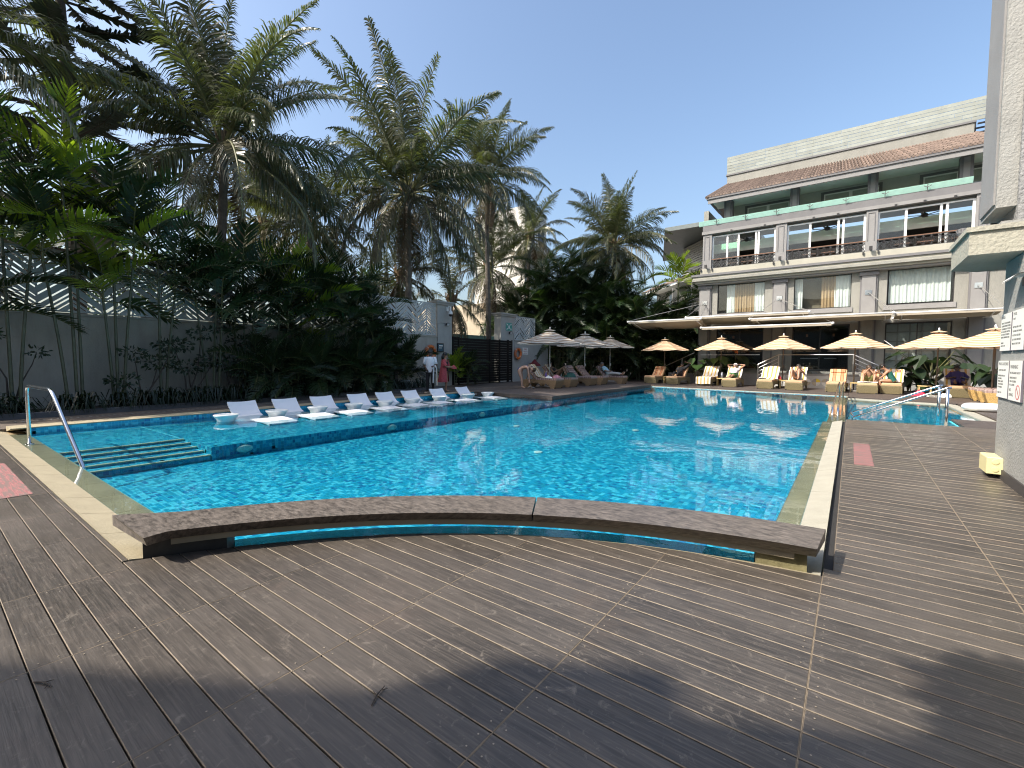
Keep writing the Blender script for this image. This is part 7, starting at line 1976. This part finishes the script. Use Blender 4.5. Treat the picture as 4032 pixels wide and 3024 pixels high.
l, r = on(LNG[1])
person('man in a black shirt on an orange lounger with one arm behind his head', l, r, recl(.15, .12, px=.08, elL=(.78, -.42, 1.22), wrL=(.66, -.18, 1.30), elR=(.30, .28, .78), wrR=(.32, .08, .98)), 'brown', (-1, .1, 0), m_hair, [('trousers', c_black, legs(1.9), 1.02, .014), ('shirt', c_black, dict(sl=.85), 1, .016)])
l, r = on(LNG[3])
person('man in a white cap and green shorts reclining with hands behind his head', l, r, recl(.06, .06, px=.0, elL=(.62, -.46, 1.17), wrL=(.62, -.16, 1.20), elR=(.62, .46, 1.17), wrR=(.62, .16, 1.20)), 'tan', (-1, 0, .05), m_hair, [('shorts', c_green, legs(.85), 1.05, .025), ('vest', c_vest, dict(sl=.12), 1, .01)], cap=m_white)
l, r = on(LNG[5])
person('person lying with raised knees and holding a phone, head hidden by the knees', l, r, recl(.46, .15, px=-.12, elL=(.10, -.30, .80), wrL=(-.10, -.16, 1.0), elR=(.10, .30, .80), wrR=(-.14, .2, 1.03)), 'tan', (-1, 0, -.1), m_hair, [('swimsuit', c_black, dict(top=.3, hem=.04, wid=.9), 1, .004)])
ph = thing('phone', 'black phone held up above the raised knees', 'phone', (LNG[5].location.x + .12, LNG[5].location.y - .2, 1.05))
b = MB(); b.cbox(-.04, .04, -.006, .006, 0, .15, .004); part('phone_body', b, m_black, ph)
b = MB(); b.box(-.034, .034, -.0085, -.0065, .012, .138); part('screen', b, m_dark, ph)
def seat(**k):
    J = dict(pelvis=(0, 0, .60), chest=(.16, 0, .92), neck=(.27, 0, 1.07), head=(.36, 0, 1.16), shL=(.20, .17, 1.0), shR=(.20, -.17, 1.0), elL=(.36, .16, .76), elR=(.36, -.16, .76), wrL=(.52, .1, .62), wrR=(.52, -.1, .62),
             hipL=(.04, .09, .57), hipR=(.04, -.09, .57), knL=(.46, .12, .56), knR=(.46, -.12, .56), anL=(.42, .12, .09), anR=(.42, -.12, .09), toeL=(.58, .13, .04), toeR=(.58, -.13, .04)); J.update(k); return J
l, r = on(LNG[7])
person('bare chested man sitting on a lounger leaning forward with hands at his face', (l[0], l[1] + .1, 0), r + PI, seat(pelvis=(-.1, 0, .62), chest=(.06, 0, .92), head=(.26, 0, 1.10), neck=(.15, 0, 1.03), shL=(.10, .18, .99), shR=(.10, -.18, .99), knL=(.30, .22, .86), knR=(.30, -.2, .84), anL=(.48, .2, .58), anR=(.48, -.18, .58), toeL=(.62, .2, .53), toeR=(.62, -.18, .53), hipL=(-.05, .09, .60), hipR=(-.05, -.09, .60), elL=(.34, .2, .84), elR=(.34, -.17, .84), wrL=(.34, .06, 1.04), wrR=(.36, -.05, 1.02)),
       'tan', (1, 0, -.3), m_hairb, [('shorts', c_olive, legs(.8), 1.05, .022)])
l, r = on(LNG[8])
person('woman in a dark green swimsuit sitting sideways on a lounger with a drink', (l[0] - .02, l[1] - .25, 0), math.radians(183), seat(wrR=(.50, -.02, .90), elR=(.34, -.14, .80)), 'tan', (1, .2, -.35), m_hair, [('swimsuit', c_teal, dict(top=.2, hem=.05, wid=.95), 1, .006)])
cp = thing('white_cup', 'white cup held by the woman in the green swimsuit', 'cup', (l[0] - .62, l[1] - .24, .95))
b = MB(); b.lathe([(.025, 0), (.035, .09), (.03, .09), (.001, .02)], n=12); part('cup_body', b, m_white, cp); b = MB(); b.lathe([(.036, .085), (.038, .09), (.033, .095)], n=12); part('rim', b, m_white, cp)
l, r = on(LNG[9])
person('man in a navy shirt lying on a lounger with bare feet towards the pool', l, r, recl(0, .13, px=.02, z=.51, elL=(.3, -.34, .70), wrL=(.02, -.16, .78), elR=(.3, .34, .70), wrR=(.02, .16, .78)), 'dark', (-.8, 0, .7), m_hair, [('shorts', c_navy, legs(.9), 1.05, .02), ('shirt', c_navy, dict(sl=.8, wid=1.15), 1, .016)], rm=dict(waist=1.15, chest=1.05))
# garden gnome like seated figures at the dark hedge
for k, (x, y, lab, mt) in enumerate(((-15.6, 31.0, 'seated figure in yellow by the dark hedge', M('yellow_cloth', (.30, .27, .05), .8)), (-13.9, 31.2, 'seated figure in black by the dark hedge', c_black))):
    person(lab, (x, y, 0), math.radians(-60), seat(pelvis=(0, 0, .14), chest=(.08, 0, .45), neck=(.14, 0, .62), head=(.18, 0, .73), shL=(.10, .17, .55), shR=(.10, -.17, .55), elL=(.28, .2, .4), elR=(.28, -.2, .4), wrL=(.45, .1, .4), wrR=(.45, -.1, .4), hipL=(.04, .09, .12), hipR=(.04, -.09, .12), knL=(.38, .14, .38), knR=(.38, -.14, .38), anL=(.62, .12, .08), anR=(.62, -.12, .08), toeL=(.76, .13, .04), toeR=(.76, -.13, .04)),
           'brown', (1, 0, 0), m_hair, [('trousers', c_black, legs(1.9), 1.02, .014), ('shirt', mt, dict(sl=.8), 1, .016)])
